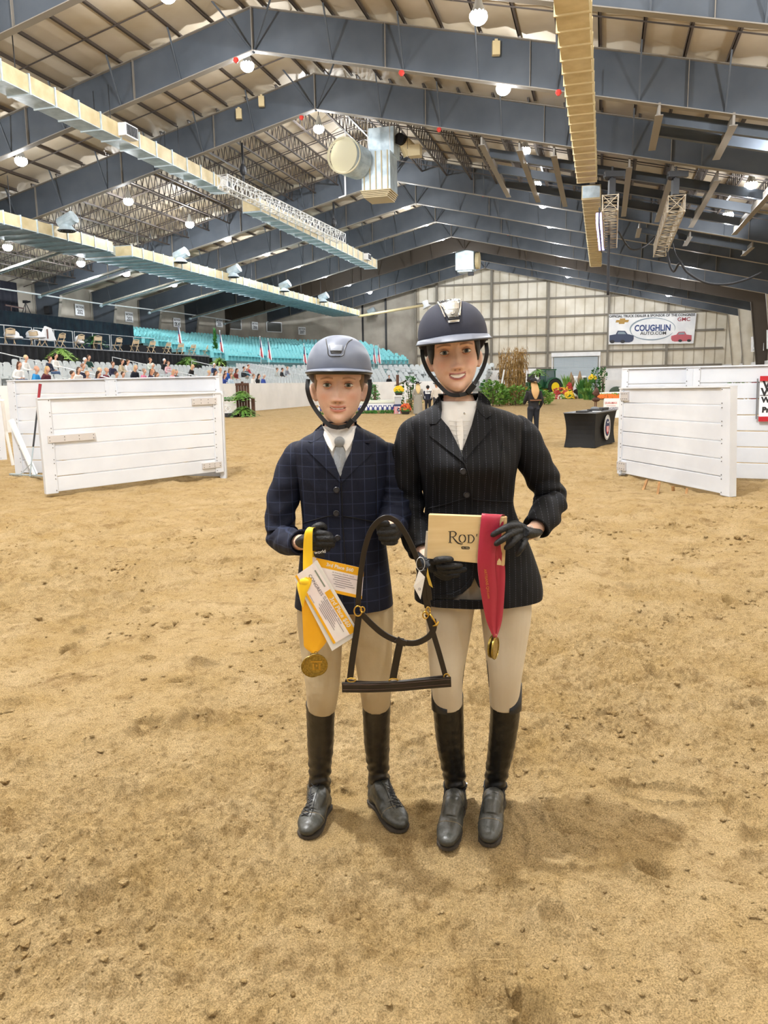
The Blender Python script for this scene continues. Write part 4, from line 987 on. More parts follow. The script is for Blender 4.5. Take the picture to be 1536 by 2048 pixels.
# camera platform, tripod and dark curtain at far left
pp = onv(40, 640, -44.2); u = toH(pp)[1]
t = thing('camera_platform', 'wooden camera platform with dark rail on the upper left stand', 'platform', H(-44, u, UZ[-1])); org = t.location
zt = at(30, 631, pp.y).z
m = MB(); a, b = onv(14, 630, -43.8), onv(74, 640, -43.8); m.beam(a, b, 1.2, .16); m.beam(a-Vector((0, 0, .35)), b-Vector((0, 0, .35)), .1, .45); m.build('deck', M_WOOD, t, org)
m = MB(); m.beam(onv(10, 610, -43.8), onv(48, 617, -43.8), .08, .1); m.beam(onv(22, 611, -43.8), onv(22, 632, -43.8), .06); m.build('rail', mat('rail_brown', '#4d342e', .6), t, org)
m = MB()
for px in (18, 30, 41, 58): q = onv(px, 640+(px-18)*.15, -43.8); m.beam(q, q-Vector((0, 0, .5)), .09)
m.build('support', M_WOOD, t, org)
t = thing('camera_tripod', 'black video camera on a tripod on the wooden platform', 'tripod', onv(52, 634, -43.8)); org = t.location
top = onv(51, 605, -43.8)
m = MB(); m.box(top+Vector((0, 0, .05)), (.34, .25, .2)); m.cyl(top+Vector((.1, 0, .05)), top+Vector((.42, -.05, .05)), .07, 8); m.build('camera_body', M_DARK, t, org)
for f in ((43, 631), (51, 632), (65, 634)):
    m = MB(); m.cyl(top, onv(f[0], f[1], -43.8), .035, 6); m.build('tripod_leg', M_DARK, t, org)
m = pleat(onv(-40, 632, -44.6).xy.to_3d(), onv(39, 632, -44.6).xy.to_3d(), UZ[-1], 9.75, amp=.05); tag(m.build('dark_curtain', mat('curtain', '#0b0e1c', .9), None, H(-44.6, u-4, UZ[-1]), smooth=True), 'dark navy curtain hanging at the far left behind the camera platform', 'curtain')
# ------------------------------------------------------------------ helpers for flowers
def blob_mound(r, h, n, size, cols, seed=0, base=None):
    """flower mound: many small petal clusters on a dome; faces carry material slots"""
    rs = np.random.RandomState(seed); m = MB()
    for i in range(n):
        a = rs.uniform(0, 2*PI); e = math.acos(rs.uniform(0, 1)); k = rs.uniform(.85, 1.03)
        c = Vector((r*math.sin(e)*math.cos(a)*k, r*math.sin(e)*math.sin(a)*k, h*math.cos(e)*k)); s = size*rs.uniform(.6, 1.2)
        m.cur = rs.choice(len(cols), p=cols_p(cols)); m.sphere(c, (s, s, s*.7), 5, 3)
    m.cur = 0; return m
def cols_p(c): return None
def mum(name, label, pos, r, h, mats_, n=160, seed=0, pot=True, grp=None, size=None, cat='flowers', green=True):
    t = thing(name, label, cat, pos, grp); z0 = .25*r if pot else 0
    f = blob_mound(r, h, n, size or r*.16, mats_, seed); f.v = [(x, y, z+(r*.75 if pot else .05)) for x, y, z in f.v]; f.build('blooms', mats_, t)
    g = MB(); g.sphere((0, 0, (r*.85 if pot else .05)), (r*.93, r*.93, h*(.62 if pot else .9)), 14, 8); g.build('leaves', M_FERND, t, smooth=True)
    if pot:
        c = MB(); c.tube([(0, 0, 0), (0, 0, r*.7)], [r*.62, r*.86], 14); c.build('pot', mat('pot_dark', '#33302b', .7), t)
    return t
M_YEL = mat('petal_yellow', '#f2cf2a', .6); M_ORG = mat('petal_orange', '#e07a35', .6); M_RED = mat('petal_red', '#b8352c', .6); M_WHT = mat('petal_white', '#f4efe6', .6)
M_BROWNW = mat('rustic_brown', '#5a3b2c', .8, col2='#432a1f', nscale=6)
def gat(px, Y, z=0): p = at(px, 900, Y); return Vector((p.x, p.y, z))
def zat(px, py, Y): return at(px, py, Y).z
# rustic brown fern stand
Y = 38.2; t = thing('jump_standard', 'rustic brown slatted jump stand holding two green ferns, left of the boy', 'jump stand', gat(494, Y)); org = t.location; x0, x1 = gat(477, Y).x, gat(504, Y).x
for k in range(5):
    m = MB(); x = x0+(x1-x0)*(k+.5)/5; top = zat(490, 763+3*abs(k-2), Y); m.box((x, Y, top/2), ((x1-x0)/5*.86, .05, top)); m.build('slat', M_BROWNW, t, org)
m = MB()
for z in (.3, 1.0, 1.55): m.box(((x0+x1)/2, Y-.05, z), (x1-x0, .05, .12))
m.build('cross_rail', M_BROWNW, t, org)
m = MB(); m.box((gat(511, Y).x, Y-.1, .45), (.16, .16, .9)); m.build('post', M_BROWNW, t, org)
fern('potted_fern', 'bushy fern hung high on the rustic brown stand', Vector((gat(490, Y).x, Y-.25, 1.05)), .62, .45, M_FERN, n=90, seed=11)
fern('potted_fern', 'bushy fern standing at the foot of the rustic brown stand', Vector((gat(493, Y).x, Y-.4, .3)), .7, .5, M_FERN, n=100, seed=12)
# lattice box jump behind left gate
t = thing('lattice_box', 'low white lattice jump box between the left gate and the fern stand', 'jump', gat(455, Y+.1)); org = t.location; xa, xb = gat(300, Y).x, gat(477, Y).x
m = MB(); m.box(((xa+xb)/2, Y, .09), (xb-xa, .4, .18)); m.build('dark_base', M_DARK, t, org)
m = MB(); m.box(((xa+xb)/2, Y-.15, .22), (xb-xa, .08, .07)); m.box(((xa+xb)/2, Y-.15, .58), (xb-xa, .08, .1)); m.build('frame', M_WHITE, t, org)
m = MB(); n = int((xb-xa)/.22)
for k in range(n):
    a = xa+k*.22; m.beam((a, Y-.16, .25), (a+.22, Y-.16, .55), .045); m.beam((a+.22, Y-.15, .25), (a, Y-.15, .55), .045)
m.build('lattice', M_WHITE, t, org)
tag_p = MB(); tag_p.cyl((xa, Y+.3, .83), (xb+.1, Y+.3, .83), .05, 8); tag(tag_p.build('jump_pole', mat('pole_green', '#6f7f6a', .6), None, (xb, Y+.3, .83)), 'greenish jump pole above the lattice box', 'pole')
for k, px in enumerate((446, 455, 462, 469)):
    mum('shrub', 'small white-green flower clump on the pole behind the left gate, %s' % ['nearest the gate', 'second from the gate', 'third from the gate', 'next to the fern stand'][k], gat(px, Y+.5, .8), .13, .12, [M_WHT, M_FERN], 30, k, pot=False, grp='flower clumps on the lattice jump')
# bunting jump
Y = 39.5; xa, xb = gat(640, Y).x, gat(790, Y).x; t = thing('bunting_jump', 'long white jump box with blue and white bunting behind the two riders', 'jump', gat(740, Y)); org = t.location
zt = zat(760, 801, Y)
m = MB(); m.box(((xa+xb)/2, Y+.5, zt-.06), (xb-xa, 1.1, .12)); m.build('top_deck', mat('deck_greenwhite', '#dfe5d8', .6), t, org)
m = MB(); m.box(((xa+xb)/2, Y, zt-.2), (xb-xa, .06, .1)); m.build('white_rail', M_WHITE, t, org)
m = MB(); m.box(((xa+xb)/2, Y+.04, .35), (xb-xa, .04, .42)); m.build('backing', M_WHITE, t, org)
m = MB(); n = 16; M_BUNT = mat('bunting_blue', '#3a4590', .8)
for k in range(n):
    a = xa+(xb-xa)*k/n; w_ = (xb-xa)/n
    pts = [(a+w_*.04, Y-.01, zt-.24)]+[(a+w_/2-w_*.48*math.cos(q), Y-.06, zt-.24-.24*math.sin(q)) for q in np.linspace(0, PI, 9)]; m.prism(pts[1:], (0, .015, 0))
m.build('bunting', M_BUNT, t, org)
m = MB()
for k in range(n):
    a = xa+(xb-xa)*k/n; w_ = (xb-xa)/n; m.prism([(a+w_/2-w_*.2*math.cos(q), Y-.08, zt-.24-.1*math.sin(q)) for q in np.linspace(0, PI, 7)], (0, .01, 0)); m.sphere((a, Y-.07, .25), (.07, .03, .12), 6, 4)
m.build('bunting_white', M_WHITE, t, org)
m = MB(); rs = np.random.RandomState(3)
for k in range(300): c = Vector((rs.uniform(xa, xb), Y-.15+rs.uniform(-.1, .1), rs.uniform(-.05, .08))); m._add([c, c+Vector((rs.uniform(-.1, .1), -.05, .12)), c+Vector((.06, .02, .06))], [(0, 1, 2)])
m.build('greenery', M_FERND, t, org)
# flag painted panel, mums
Y = 38.4
t = thing('painted_board', 'small jump panel painted in red white and blue beside the orange mums', 'jump panel', gat(797, Y)); org = t.location; xa, xb = gat(789, Y).x, gat(804, Y).x; zt = zat(797, 808, Y)
m = MB(); m.box(((xa+xb)/2, Y, zt/2), (xb-xa, .05, zt)); m.build('board', M_WHITE, t, org)
m = MB()
for k in (0, 2, 4): m.box((xa+(xb-xa)*(k+.5)/9, Y-.03, zt*.38), ((xb-xa)/10, .02, zt*.7))
m.box((xb-.03, Y-.03, zt*.38), (.04, .02, zt*.7)); m.build('red_stripe', M_FRED, t, org)
m = MB(); m.box(((xa+xb)/2, Y-.03, zt*.88), (xb-xa, .02, zt*.22)); m.tube([((xa+xb)/2+.06+.07*math.cos(a), Y-.04, zt*.42+.07*math.sin(a)) for a in np.linspace(0, 2*PI, 8)], .03, 5); m.build('blue_field', M_FBLUE, t, org)
mum('potted_mum', 'round orange red mum in a black pot beside the woman on the left', gat(812, 37.9), .27, .3, [M_ORG, M_RED, M_ORG], 220, 5)
t = thing('flower_pedestal', 'grey pedestal under the yellow mum behind the riders', 'stand', gat(797, 38.9)); m = MB(); m.box((0, 0, .42), (.32, .32, .84)); m.build('column', mat('grey_stone', '#b9bcc0', .6), t); m = MB(); m.box((0, 0, .86), (.42, .42, .06)); m.build('cap', M_WHITE, t)
mum('potted_mum', 'bright yellow mum on the grey pedestal', gat(799, 38.9, .89), .25, .28, [M_YEL], 220, 6)
m = MB(); m.box(gat(797, 39.6, .95), (.14, .14, 1.9)); tag(m.build('wooden_post', M_BROWNW, None, gat(797, 39.6)), 'dark brown post rising behind the yellow mum', 'post')
# white A-frame with vines
Y = 40; t = thing('garden_arbor', 'small white pitched roof arbor wrapped in vines behind the yellow mum', 'arbor', gat(812, Y)); org = t.location
za = zat(812, 759, Y); zb = zat(795, 770, Y); xl, xm, xr = gat(790, Y).x, gat(815, Y).x, gat(834, Y).x
M_SHIN = mat('shingle', '#b4b7ba', .6)
m = MB(); m._add([(xl, Y-.4, zb), (xm-.1, Y-.4, za), (xm+.1, Y+1.0, za), (xl+.2, Y+1.0, zb), (xl, Y-.4, zb-.05), (xm-.1, Y-.4, za-.05), (xm+.1, Y+1.0, za-.05), (xl+.2, Y+1.0, zb-.05)], [(0, 1, 2, 3), (7, 6, 5, 4), (0, 4, 5, 1), (3, 2, 6, 7), (0, 3, 7, 4)]); m._add([(xm-.1, Y-.4, za), (xr, Y-.4, zb-.1), (xr+.2, Y+1, zb-.1), (xm+.1, Y+1, za)], [(0, 1, 2, 3)]); m.build('roof', M_SHIN, t, org)
m = MB()
for x in (xl+.15, xm-.1, xr-.1): m.box((x, Y-.3, zb/2), (.07, .07, zb+.2))
m.build('post', M_WHITE, t, org)
M_BUSH = M_FERND
def bush(name, label, pos, r, h, m=M_FERN, n=260, seed=0, grp=None, leaf=.09, cat='shrub', z0=0.05):
    rs = np.random.RandomState(seed); t = thing(name, label, cat, pos, grp); f = MB()
    for i in range(n):
        a = rs.uniform(0, 2*PI); q = rs.uniform(0, 1); z = z0+h*q; rr = r*math.sin(PI*(.12+.82*q))*math.sqrt(rs.uniform(.15, 1)); c = Vector((rr*math.cos(a), rr*math.sin(a), z))
        d = Vector((math.cos(a)+rs.uniform(-.6, .6), math.sin(a)+rs.uniform(-.6, .6), rs.uniform(-.2, .9))).normalized(); s = d.cross(Vector((rs.uniform(-1, 1), rs.uniform(-1, 1), 1))).normalized()
        L = leaf*rs.uniform(.7, 1.5); f._add([c, c+d*L*.5+s*L*.3, c+d*L, c+d*L*.5-s*L*.3], [(0, 1, 2, 3)])
    f.build('foliage', m, t); c = MB()
    for k in range(4): a = k*1.6; c.cyl((0, 0, 0), (r*.3*math.cos(a), r*.3*math.sin(a), h*.75), .02, 5)
    c.build('stem', mat('stem', '#5b4a33', .8), t); return t
bush('vine', 'leafy green vines climbing the white arbor behind the riders', gat(822, 40.3), .5, 1.75, M_FERND, 420, 21, leaf=.14)
bush('shrub', 'pale green shrub right of the arbor, behind the people in coats', gat(832, 41), .35, 1.3, M_FERN, 200, 22, leaf=.13)
for k, px in enumerate((738, 752)):
    Y2 = 44; t = thing('topiary_arch', 'green leafy arch on brown legs right of the boy helmet, %s' % ['left leg by the helmet', 'right leg'][k], 'topiary', gat(px, Y2)); m = MB(); rs = np.random.RandomState(k)
    for i in range(160):
        z = rs.uniform(0, 1.45); x = rs.uniform(-.18, .18)+(.25 if k == 0 else -.25)*max(0, z-1.0); L = .16; c = Vector((x, rs.uniform(-.15, .15), z)); m._add([c, c+Vector((rs.uniform(-L, L), -.03, rs.uniform(-L, L))), c+Vector((rs.uniform(-L, L), 0, rs.uniform(-L, L)))], [(0, 1, 2)])
    m.build('foliage', M_FERND, t); m = MB(); m.box((0, 0, .7), (.14, .14, 1.4)); m.build('leg', M_BROWNW, t)
# ------------------------------------------------------------------ right side garden in front of the roll-up door
M_CORN = mat('corn_stalk', '#b8975c', .8, col2='#8b6a38', nscale=4)
def corn(label, px, Y, hgt, r, seed):
    rs = np.random.RandomState(seed); t = thing('corn_sheaf', label, 'corn stalks', gat(px, Y)); st = MB(); lf = MB()
    for i in range(46):
        a = rs.uniform(0, 2*PI); q = r*math.sqrt(rs.uniform(0, 1)); b = Vector((q*math.cos(a), q*math.sin(a), 0)); tp = Vector((q*1.2*math.cos(a)+rs.uniform(-.15, .15), q*1.2*math.sin(a), hgt*rs.uniform(.78, 1.0))); st.tube([b, (b+tp)/2+Vector((rs.uniform(-.05, .05), 0, 0)), tp], [.022, .018, .006], 5)
        for k in range(9):
            s = rs.uniform(.15, .98); p = b+(tp-b)*s; an = rs.uniform(0, 2*PI); d = Vector((math.cos(an), math.sin(an), 0)); L = rs.uniform(.25, .5); w_ = .035; sd = Vector((-d.y, d.x, 0))
            lf._add([p, p+d*L*.4+sd*w_+Vector((0, 0, L*.25)), p+d*L*.8-Vector((0, 0, L*.75)), p+d*L*.4-sd*w_+Vector((0, 0, L*.25))], [(0, 1, 2, 3)])
        for k in range(4): lf._add([tp, tp+Vector((rs.uniform(-.1, .1), rs.uniform(-.1, .1), rs.uniform(.12, .3))), tp+Vector((.02, 0, .02))], [(0, 1, 2)])
    st.build('stalks', M_CORN, t); lf.build('dry_leaves', M_CORN, t); tw = MB(); tw.tube([(r*1.1*math.cos(a), r*1.1*math.sin(a), hgt*.5) for a in np.linspace(0, 2*PI, 14)], .03, 5); tw.build('twine', mat('twine', '#8d734a', .8), t)
corn('tall golden corn stalk sheaf right of the woman helmet, left and wider one', 1016, 50, 3.45, .5, 1)
corn('tall golden corn stalk sheaf beside the woman in the black hat', 1039, 51, 3.5, .33, 2)
m = MB(); a, b = gat(1003, 49, .1), gat(1007, 49, 2.2); m.tube([a, a*.6+b*.4+Vector((-.13, 0, 0)), b], .05, 6); o = m.build('white_hoop', M_WHITE, None, a); tag(o, 'thin white curved upright at the left edge of the corn sheaf', 'hoop')
for k, (px, r, h, lab, mt) in enumerate(((985, .75, 1.45, 'bright green leafy shrub right of the woman helmet', M_FERN), (998, .5, 1.2, 'green shrub at the foot of the corn sheaf, left', M_FERN), (1030, .8, 1.1, 'long leaved green plants under the corn stalks', M_FERN), (973, .4, 1.5, 'grey green topiary shape just right of the helmet strap', M_FERND), (1066, .5, 1.3, 'dark shrub left of the tractor behind the hat', M_FERND), (1087, .55, .75, 'low bright plant right of the woman in the black hat', M_FERNL))):
    bush('shrub', lab, gat(px, 48+k*.3), r, h, mt, 380, 30+k, leaf=.2)
mum('potted_mum', 'yellow orange mum behind the woman collar on the right', gat(968, 46), .27, .3, [M_YEL, M_ORG], 90, 8)
t = fern('potted_fern', 'raised fern in front of the tractor cab', Vector(gat(1074, 62, 2.2)), .75, .5, M_FERN, n=70, seed=31); m = MB(); m.cyl((0, 0, -2.2), (0, 0, -.2), .05, 6); m.build('stand', M_WHITE, t)
# flower bed
fb = [(1118, 1.0, .75, [M_YEL, M_RED]), (1132, .75, .8, [M_YEL, M_ORG]), (1111, .5, .55, [M_RED]), (1126, .6, .5, [M_RED, M_YEL]), (1136, .55, .45, [M_YEL]), (1121, .35, .25, [M_WHT, M_FERN]), (1141, .35, .35, [M_WHT]), (1113, .3, .2, [M_WHT, M_RED]), (1146, .3, .3, [M_WHT, M_FERN]), (1136, .4, 1.1, [M_RED])]
fl = ['large yellow and red', 'round yellow and orange', 'small red', 'mixed red and yellow', 'low bright yellow', 'front white', 'white one at the right end of the', 'white and red one at the left front of the', 'pale one beside the grasses of the', 'tall red one at the back of the']
for k, (px, r, h, mt) in enumerate(fb):
    Yk = 64-(.6 if k in (4, 5, 7) else 0)+(1.0 if k in (0, 1, 9) else 0); mum('flower_clump', fl[k]+' flower clump by the tractor', gat(px, Yk), r*.75, h*1.15, mt, 130, 40+k, pot=False, size=.1, grp='flowers in the bed by the door')
m = MB(); m.loft([[gat(1098, 63.6, z), gat(1152, 63.2, z), gat(1152, 66, z), gat(1098, 66.4, z)] for z in (.0, .18)]); tag(m.build('flower_bed', mat('bed_edge', '#6a4c32', .9), None, gat(1125, 64)), 'low brown edged bed under the flowers in front of the door', 'flower bed')
def grass(name, label, pos, r, h, m, n=60, w_=.06, seed=0, cat='plant'):
    rs = np.random.RandomState(seed); t = thing(name, label, cat, pos); f = MB()
    for i in range(n):
        a = rs.uniform(0, 2*PI); d = Vector((math.cos(a), math.sin(a), 0)); s = Vector((-d.y, d.x, 0)); q = rs.uniform(.1, 1)*r; b = d*q*.3; tp = d*q+Vector((0, 0, h*rs.uniform(.6, 1))); mid = d*q*.45+Vector((0, 0, tp.z*.6)); f._add([b-s*w_, b+s*w_, mid+s*w_, tp, mid-s*w_], [(0, 1, 2, 3, 4)])
    f.build('blades', m, t); c = MB(); c.cyl((0, 0, 0), (0, 0, .12), r*.25, 8); c.build('crown', M_FERND, t); return t
grass('ornamental_grass', 'spiky green grass clump in front of the white vehicle, left', gat(1160, 64), .8, 1.75, M_FERND, 70, .07, 1)
grass('ornamental_grass', 'spiky green grass clump in front of the door, right', gat(1172, 64), .8, 1.8, M_FERN, 70, .07, 2)
grass('ornamental_grass', 'broad arching plant with yellow blooms at the right end of the bed', gat(1172, 60), 1.0, .95, M_FERN, 110, .08, 3)
grass('ornamental_grass', 'low spreading plant beside the brown basket stand', gat(1183, 59), .9, .8, M_FERND, 90, .08, 4)
grass('ornamental_grass', 'big leaved plant rising behind the yellow clumps', gat(1131, 66), .8, 2.1, M_FERN, 60, .1, 5)
M_SEED = mat('seed_head', '#a88d70', .9)
for k, (px, py) in enumerate(((1139, 744), (1142, 750), (1156, 742))):
    b = gat(px, 66); tz = zat(px, py, 66); t = thing('plume_grass', 'tan seed plume in front of the roll up door, %s' % ['leftmost', 'middle', 'rightmost and tallest'][k], 'plant', b); m = MB(); m.cyl((0, 0, 0), (0, 0, tz-.4), .03, 5); m.build('stem', M_FERND, t); m = MB(); m.tube([(0, 0, tz-1.1), (0, 0, tz-.6), (0, 0, tz)], [.06, .2, .03], 8); m.build('seed_head', M_SEED, t)
bush('topiary_trellis', 'leafy square trellis right of the door plants, left post', gat(1187, 62), .4, 2.3, M_FERND, 260, 51, leaf=.2); bush('topiary_trellis', 'leafy square trellis right of the door plants, right post', gat(1202, 62), .32, 2.3, M_FERND, 240, 52, leaf=.2)
mum('flower_clump', 'single yellow flower spray on the leafy trellis', gat(1181, 61.5, 1.5), .3, .35, [M_YEL], 40, 53, pot=False, size=.1)
# white vehicle and boards beyond
def simple_van(label, px0, px1, Y, top, name='white_van'):
    a, b = gat(px0, Y), gat(px1, Y); L = (b-a).length; h = zat((px0+px1)/2, top, Y); t = thing(name, label, 'vehicle', (a+b)/2); m = MB()
    prof = [(-L/2, .35), (L/2, .35), (L/2, h*.62), (L*.36, h*.68), (L*.26, h), (-L*.46, h), (-L/2, h*.9)]
    m.prism([(x, -.9, z) for x, z in prof], (0, 1.8, 0)); bevel(m.build('body', M_WHITE, t), .08, 2)
    m = MB(); m.prism([(L*.34, -.92, h*.68), (L*.27, -.92, h*.92), (L*.05, -.92, h*.92), (L*.05, -.92, h*.66)], (0, .03, 0)); m.build('side_window', M_DARK, t)
    for x in (-L*.32, L*.32):
        m = MB(); m.tube([(x, -.95, .36), (x, -.72, .36)], .36, 14); m.build('wheel', mat('rubber', '#222222', .8), t)
    return t
simple_van('white van parked in front of the roll-up door behind the grasses', 1141, 1172, 72, 752)
simple_van('white truck partly hidden between the woman helmet and the corn', 970, 1012, 80, 741)
t = thing('white_trailer', 'white trailer with dark windows behind the corn stalks', 'vehicle', gat(1040, 92)); a, b = gat(1012, 92), gat(1066, 92); h = zat(1040, 738, 92)
m = MB(); m.box(((0), 0, h/2+.3), ((b-a).length, 2, h-.6)); bevel(m.build('body', M_WHITE, t), .08)
m = MB(); m.box((1.0, -1.03, h*.68), (.9, .05, .7)); m.build('window', M_DARK, t)
for x in (-1, 1):
    m = MB(); m.tube([(x, -1.05, .4), (x, -.8, .4)], .4, 12); m.build('wheel', mat('rubber', '#222222', .8), t)
m = MB(); a, b = gat(1207, 60), gat(1275, 60); z = zat(1230, 760, 60); m.prism([a, b, b+Vector((0, 0, z)), a+Vector((0, 0, z))], (0, .1, 0)); tag(m.build('arena_board', M_ABOARD, None, a), 'white board wall right of the leafy trellis, above the table', 'barrier')
m = MB(); q = gat(1229, 59.5, zat(1229, 784, 59.5)); m.sphere(q, (.55, .15, .42), 12, 8); m.box(q-Vector((0, 0, q.z/2)), (.05, .05, q.z)); tag(m.build('shield_ornament', mat('dark_green', '#4a5a4c', .7), None, gat(1229, 59.5)), 'dark green rounded shape in front of the white wall above the orange flowers', 'ornament', None)
# ------------------------------------------------------------------ tractor
M_TG = mat('tractor_green', '#24573a', .4, coat=.3); M_TY = mat('tractor_yellow', '#f1d21c', .45); M_RUB = mat('rubber', '#222222', .8)
t = thing('tractor', 'green tractor with yellow wheel hubs parked left of the roll-up door', 'tractor', gnd(1090, 790)); t.scale = (1, 1, 1); t.rotation_euler = (0, 0, -2.75)
# local: nose toward +X
m = MB(); m.loft([[(x, -w_, z0), (x, w_, z0), (x, w_*.9, z1), (x, -w_*.9, z1)] for x, w_, z0, z1 in ((.4, .38, .8, 1.65), (1.6, .36, .8, 1.55), (2.25, .3, .85, 1.35))]); bevel(m.build('hood', M_TG, t), .05)
m = MB(); m.loft([[(-.95, -.62, z), (.35, -.62, z), (.45, .62, z), (-.95, .62, z)] for z in (2.55, 2.68)]); m.build('cab_roof', M_TG, t)
for x, y in ((-.85, -.58), (-.85, .58), (.35, -.55), (.35, .55)): m = MB(); m.beam((x, y, 1.1), (x*.95, y, 2.55), .07); m.build('cab_post', M_TG, t)
m = MB(); m.box((-.25, 0, 1.95), (1.1, 1.05, 1.15)); m.build('cab_glass', mat('cab_glass', '#5b6f70', .1, spec=.8), t)
m = MB(); m.box((-.3, 0, 1.0), (1.3, .7, .7)); m.build('chassis', M_TG, t)
for y in (-.85, .85):
    m = MB(); m.tube([(-.55+.93*math.cos(a), y, .82+.93*math.sin(a)) for a in np.linspace(-.1, PI+.1, 14)], .09, 6, flat=(1, 2.2)); m.build('fender', M_TG, t)
    for x, r, w_, nm in ((-.55, .82, .42, 'rear_tyre'), (1.75, .55, .3, 'front_tyre')):
        yy = y*(1 if r > .6 else .85); m = MB(); m.loft([[(x+rr*math.cos(a), yy+dy, r+rr*math.sin(a)) for a in np.linspace(0, 2*PI, 28, endpoint=False)] for dy, rr in ((-w_/2, r*.6), (-w_/2, r*.9), (-w_*.35, r), (w_*.35, r), (w_/2, r*.9), (w_/2, r*.6))]); ty = m.build(nm, M_RUB, t)
        m = MB(); m.loft([[(x+rr*math.cos(a), yy+dy, r+rr*math.sin(a)) for a in np.linspace(0, 2*PI, 24, endpoint=False)] for dy, rr in ((-w_/2-.02, r*.2), (-w_/2-.01, r*.6), (w_/2+.01, r*.6), (w_/2+.02, r*.2))]); m.build('wheel_hub', M_TY, ty)
m = MB(); m.cyl((.9, .3, 1.6), (.9, .3, 2.3), .05, 8); m.build('exhaust', M_DARK, t)
# ------------------------------------------------------------------ black table with emblem, items, sign, flower box
P0 = gnd(1190, 896); dl = Vector((.505, .863, 0)); ds = Vector((-.863, .505, 0)); TL, TW, TH = 1.83, .72, .76
t = thing('display_table', 'black stretch clothed table with a round emblem beside the right gate', 'table', P0+dl*TL/2+ds*TW/2); org = t.location
def TP(l, s, z): return P0+dl*(l*TL)+ds*(s*TW)+Vector((0, 0, z))
ctr = []
m = MB(); rows = []
for q in range(9):
    z = TH*(1-q/8); f = math.sin(PI*q/8)*.09; ring = []
    N = 10
    for i in range(N): s = i/N; ring.append(TP(s, -0+f*1.0*math.sin(PI*s) if False else 0+f*math.sin(PI*s)*.8, z))
    for i in range(N): s = i/N; ring.append(TP(1-f*.3*math.sin(PI*s), s, z))
    for i in range(N): s = i/N; ring.append(TP(1-s, 1-f*math.sin(PI*s)*.8, z))
    for i in range(N): s = i/N; ring.append(TP(f*.5*math.sin(PI*s)*1.0, 1-s, z))
    c = sum(ring, Vector())/len(ring); k = 1-.10*math.sin(PI*min(1, q/8*.9)); ring = [Vector((c.x+(p.x-c.x)*k, c.y+(p.y-c.y)*k, p.z)) for p in ring]; rows.append(ring)
m.loft(rows); m.build('table_cloth', mat('stretch_black', '#08080a', .8), t, org, smooth=False)
m = MB(); m.loft([[TP(-.01, -.01, z), TP(1.01, -.01, z), TP(1.01, 1.01, z), TP(-.01, 1.01, z)] for z in (TH-.01, TH+.012)]); m.build('table_top', mat('table_top_grey', '#55575b', .45), t, org)
n_ = -ds
def emblem(rad, inner, off, mt, nm, par=t):
    m = MB(); c = TP(.53, 0, .40)+n_*off
    outer = [c+dl*(rad*math.cos(a))+Vector((0, 0, rad*math.sin(a)*1.0)) for a in np.linspace(0, 2*PI, 32, endpoint=False)]
    if inner: inn = [c+dl*(inner*math.cos(a))+Vector((0, 0, inner*math.sin(a))) for a in np.linspace(0, 2*PI, 32, endpoint=False)]; m.loft([outer, inn], cap=False)
    else: m.prism(outer, n_*.003)
    return m.build(nm, mt, par, org)
E_OFF = .012
emblem(.285, None, E_OFF-.004, M_WHITE, 'emblem_disc'); emblem(.20, None, E_OFF, M_FBLUE, 'emblem_centre'); emblem(.27, .258, E_OFF+.002, M_DARK, 'emblem_ring')
c = TP(.53, 0, .40)+n_*(E_OFF+.006)
m = MB(); m.prism([c+dl*x+Vector((0, 0, z)) for x, z in ((-.12, .03), (.12, .03), (.11, -.08), (0, -.16), (-.11, -.08))], n_*.003); m.build('emblem_shield', M_FRED, t, org)
m = MB()
for x in (-.07, 0, .07): m.prism([c+n_*.004+dl*(x+a)+Vector((0, 0, z)) for a, z in ((-.012, .03), (.012, .03), (.012, -.1), (-.012, -.1))], n_*.002)
m.prism([c+n_*.004+dl*a+Vector((0, 0, z)) for a, z in ((-.07, .12), (0, .09), (.07, .12), (.05, .14), (0, .12), (-.05, .14))], n_*.002); m.build('emblem_marks', M_WHITE, t, org)
tx = MB()
for ch, a in zip('AMERICAN QUARTER HORSE', np.linspace(PI*1.1, -PI*.1, 22)):
    if ch != ' ': add_text(tx, ch, .05, frame(TP(.53, 0, .40)+n_*(E_OFF+.003)+dl*(.232*math.cos(a))+Vector((0, 0, .232*math.sin(a))), dl*math.sin(a)-Vector((0, 0, 1))*math.cos(a), dl*math.cos(a)+Vector((0, 0, 1))*math.sin(a)))
tx.build('emblem_lettering', M_FBLUE, t, org)
def small_box(name, label, l, s, sz, m, cat, z=TH+.012, rot=0):
    q = MB(); q.box((0, 0, sz[2]/2), sz); o = q.build(name, m); o.location = TP(l, s, z); o.rotation_euler = (0, 0, 1.04+rot); bevel(o, .006); return tag(o, label, cat)
small_box('clipboard', 'flat black box on the near end of the black table', .12, .5, (.3, .22, .035), M_DARK, 'box')
small_box('binder', 'black binder lying on the middle of the black table', .45, .35, (.34, .26, .05), M_DARK, 'binder')
small_box('paper_stack', 'white papers lying on the black table', .33, .2, (.22, .2, .01), M_WHITE, 'paper', rot=.3)
small_box('black_case', 'small dark case at the far end of the black table', .85, .4, (.5, .22, .06), M_DARK, 'case')
m = MB(); q = TP(.45, .35, TH+.07); m.sphere(q, (.1, .07, .05), 10, 6); tag(m.build('pouch', mat('grey_pouch', '#6d7278', .6), None, q-Vector((0, 0, .05))), 'small grey pouch on the black binder', 'pouch')
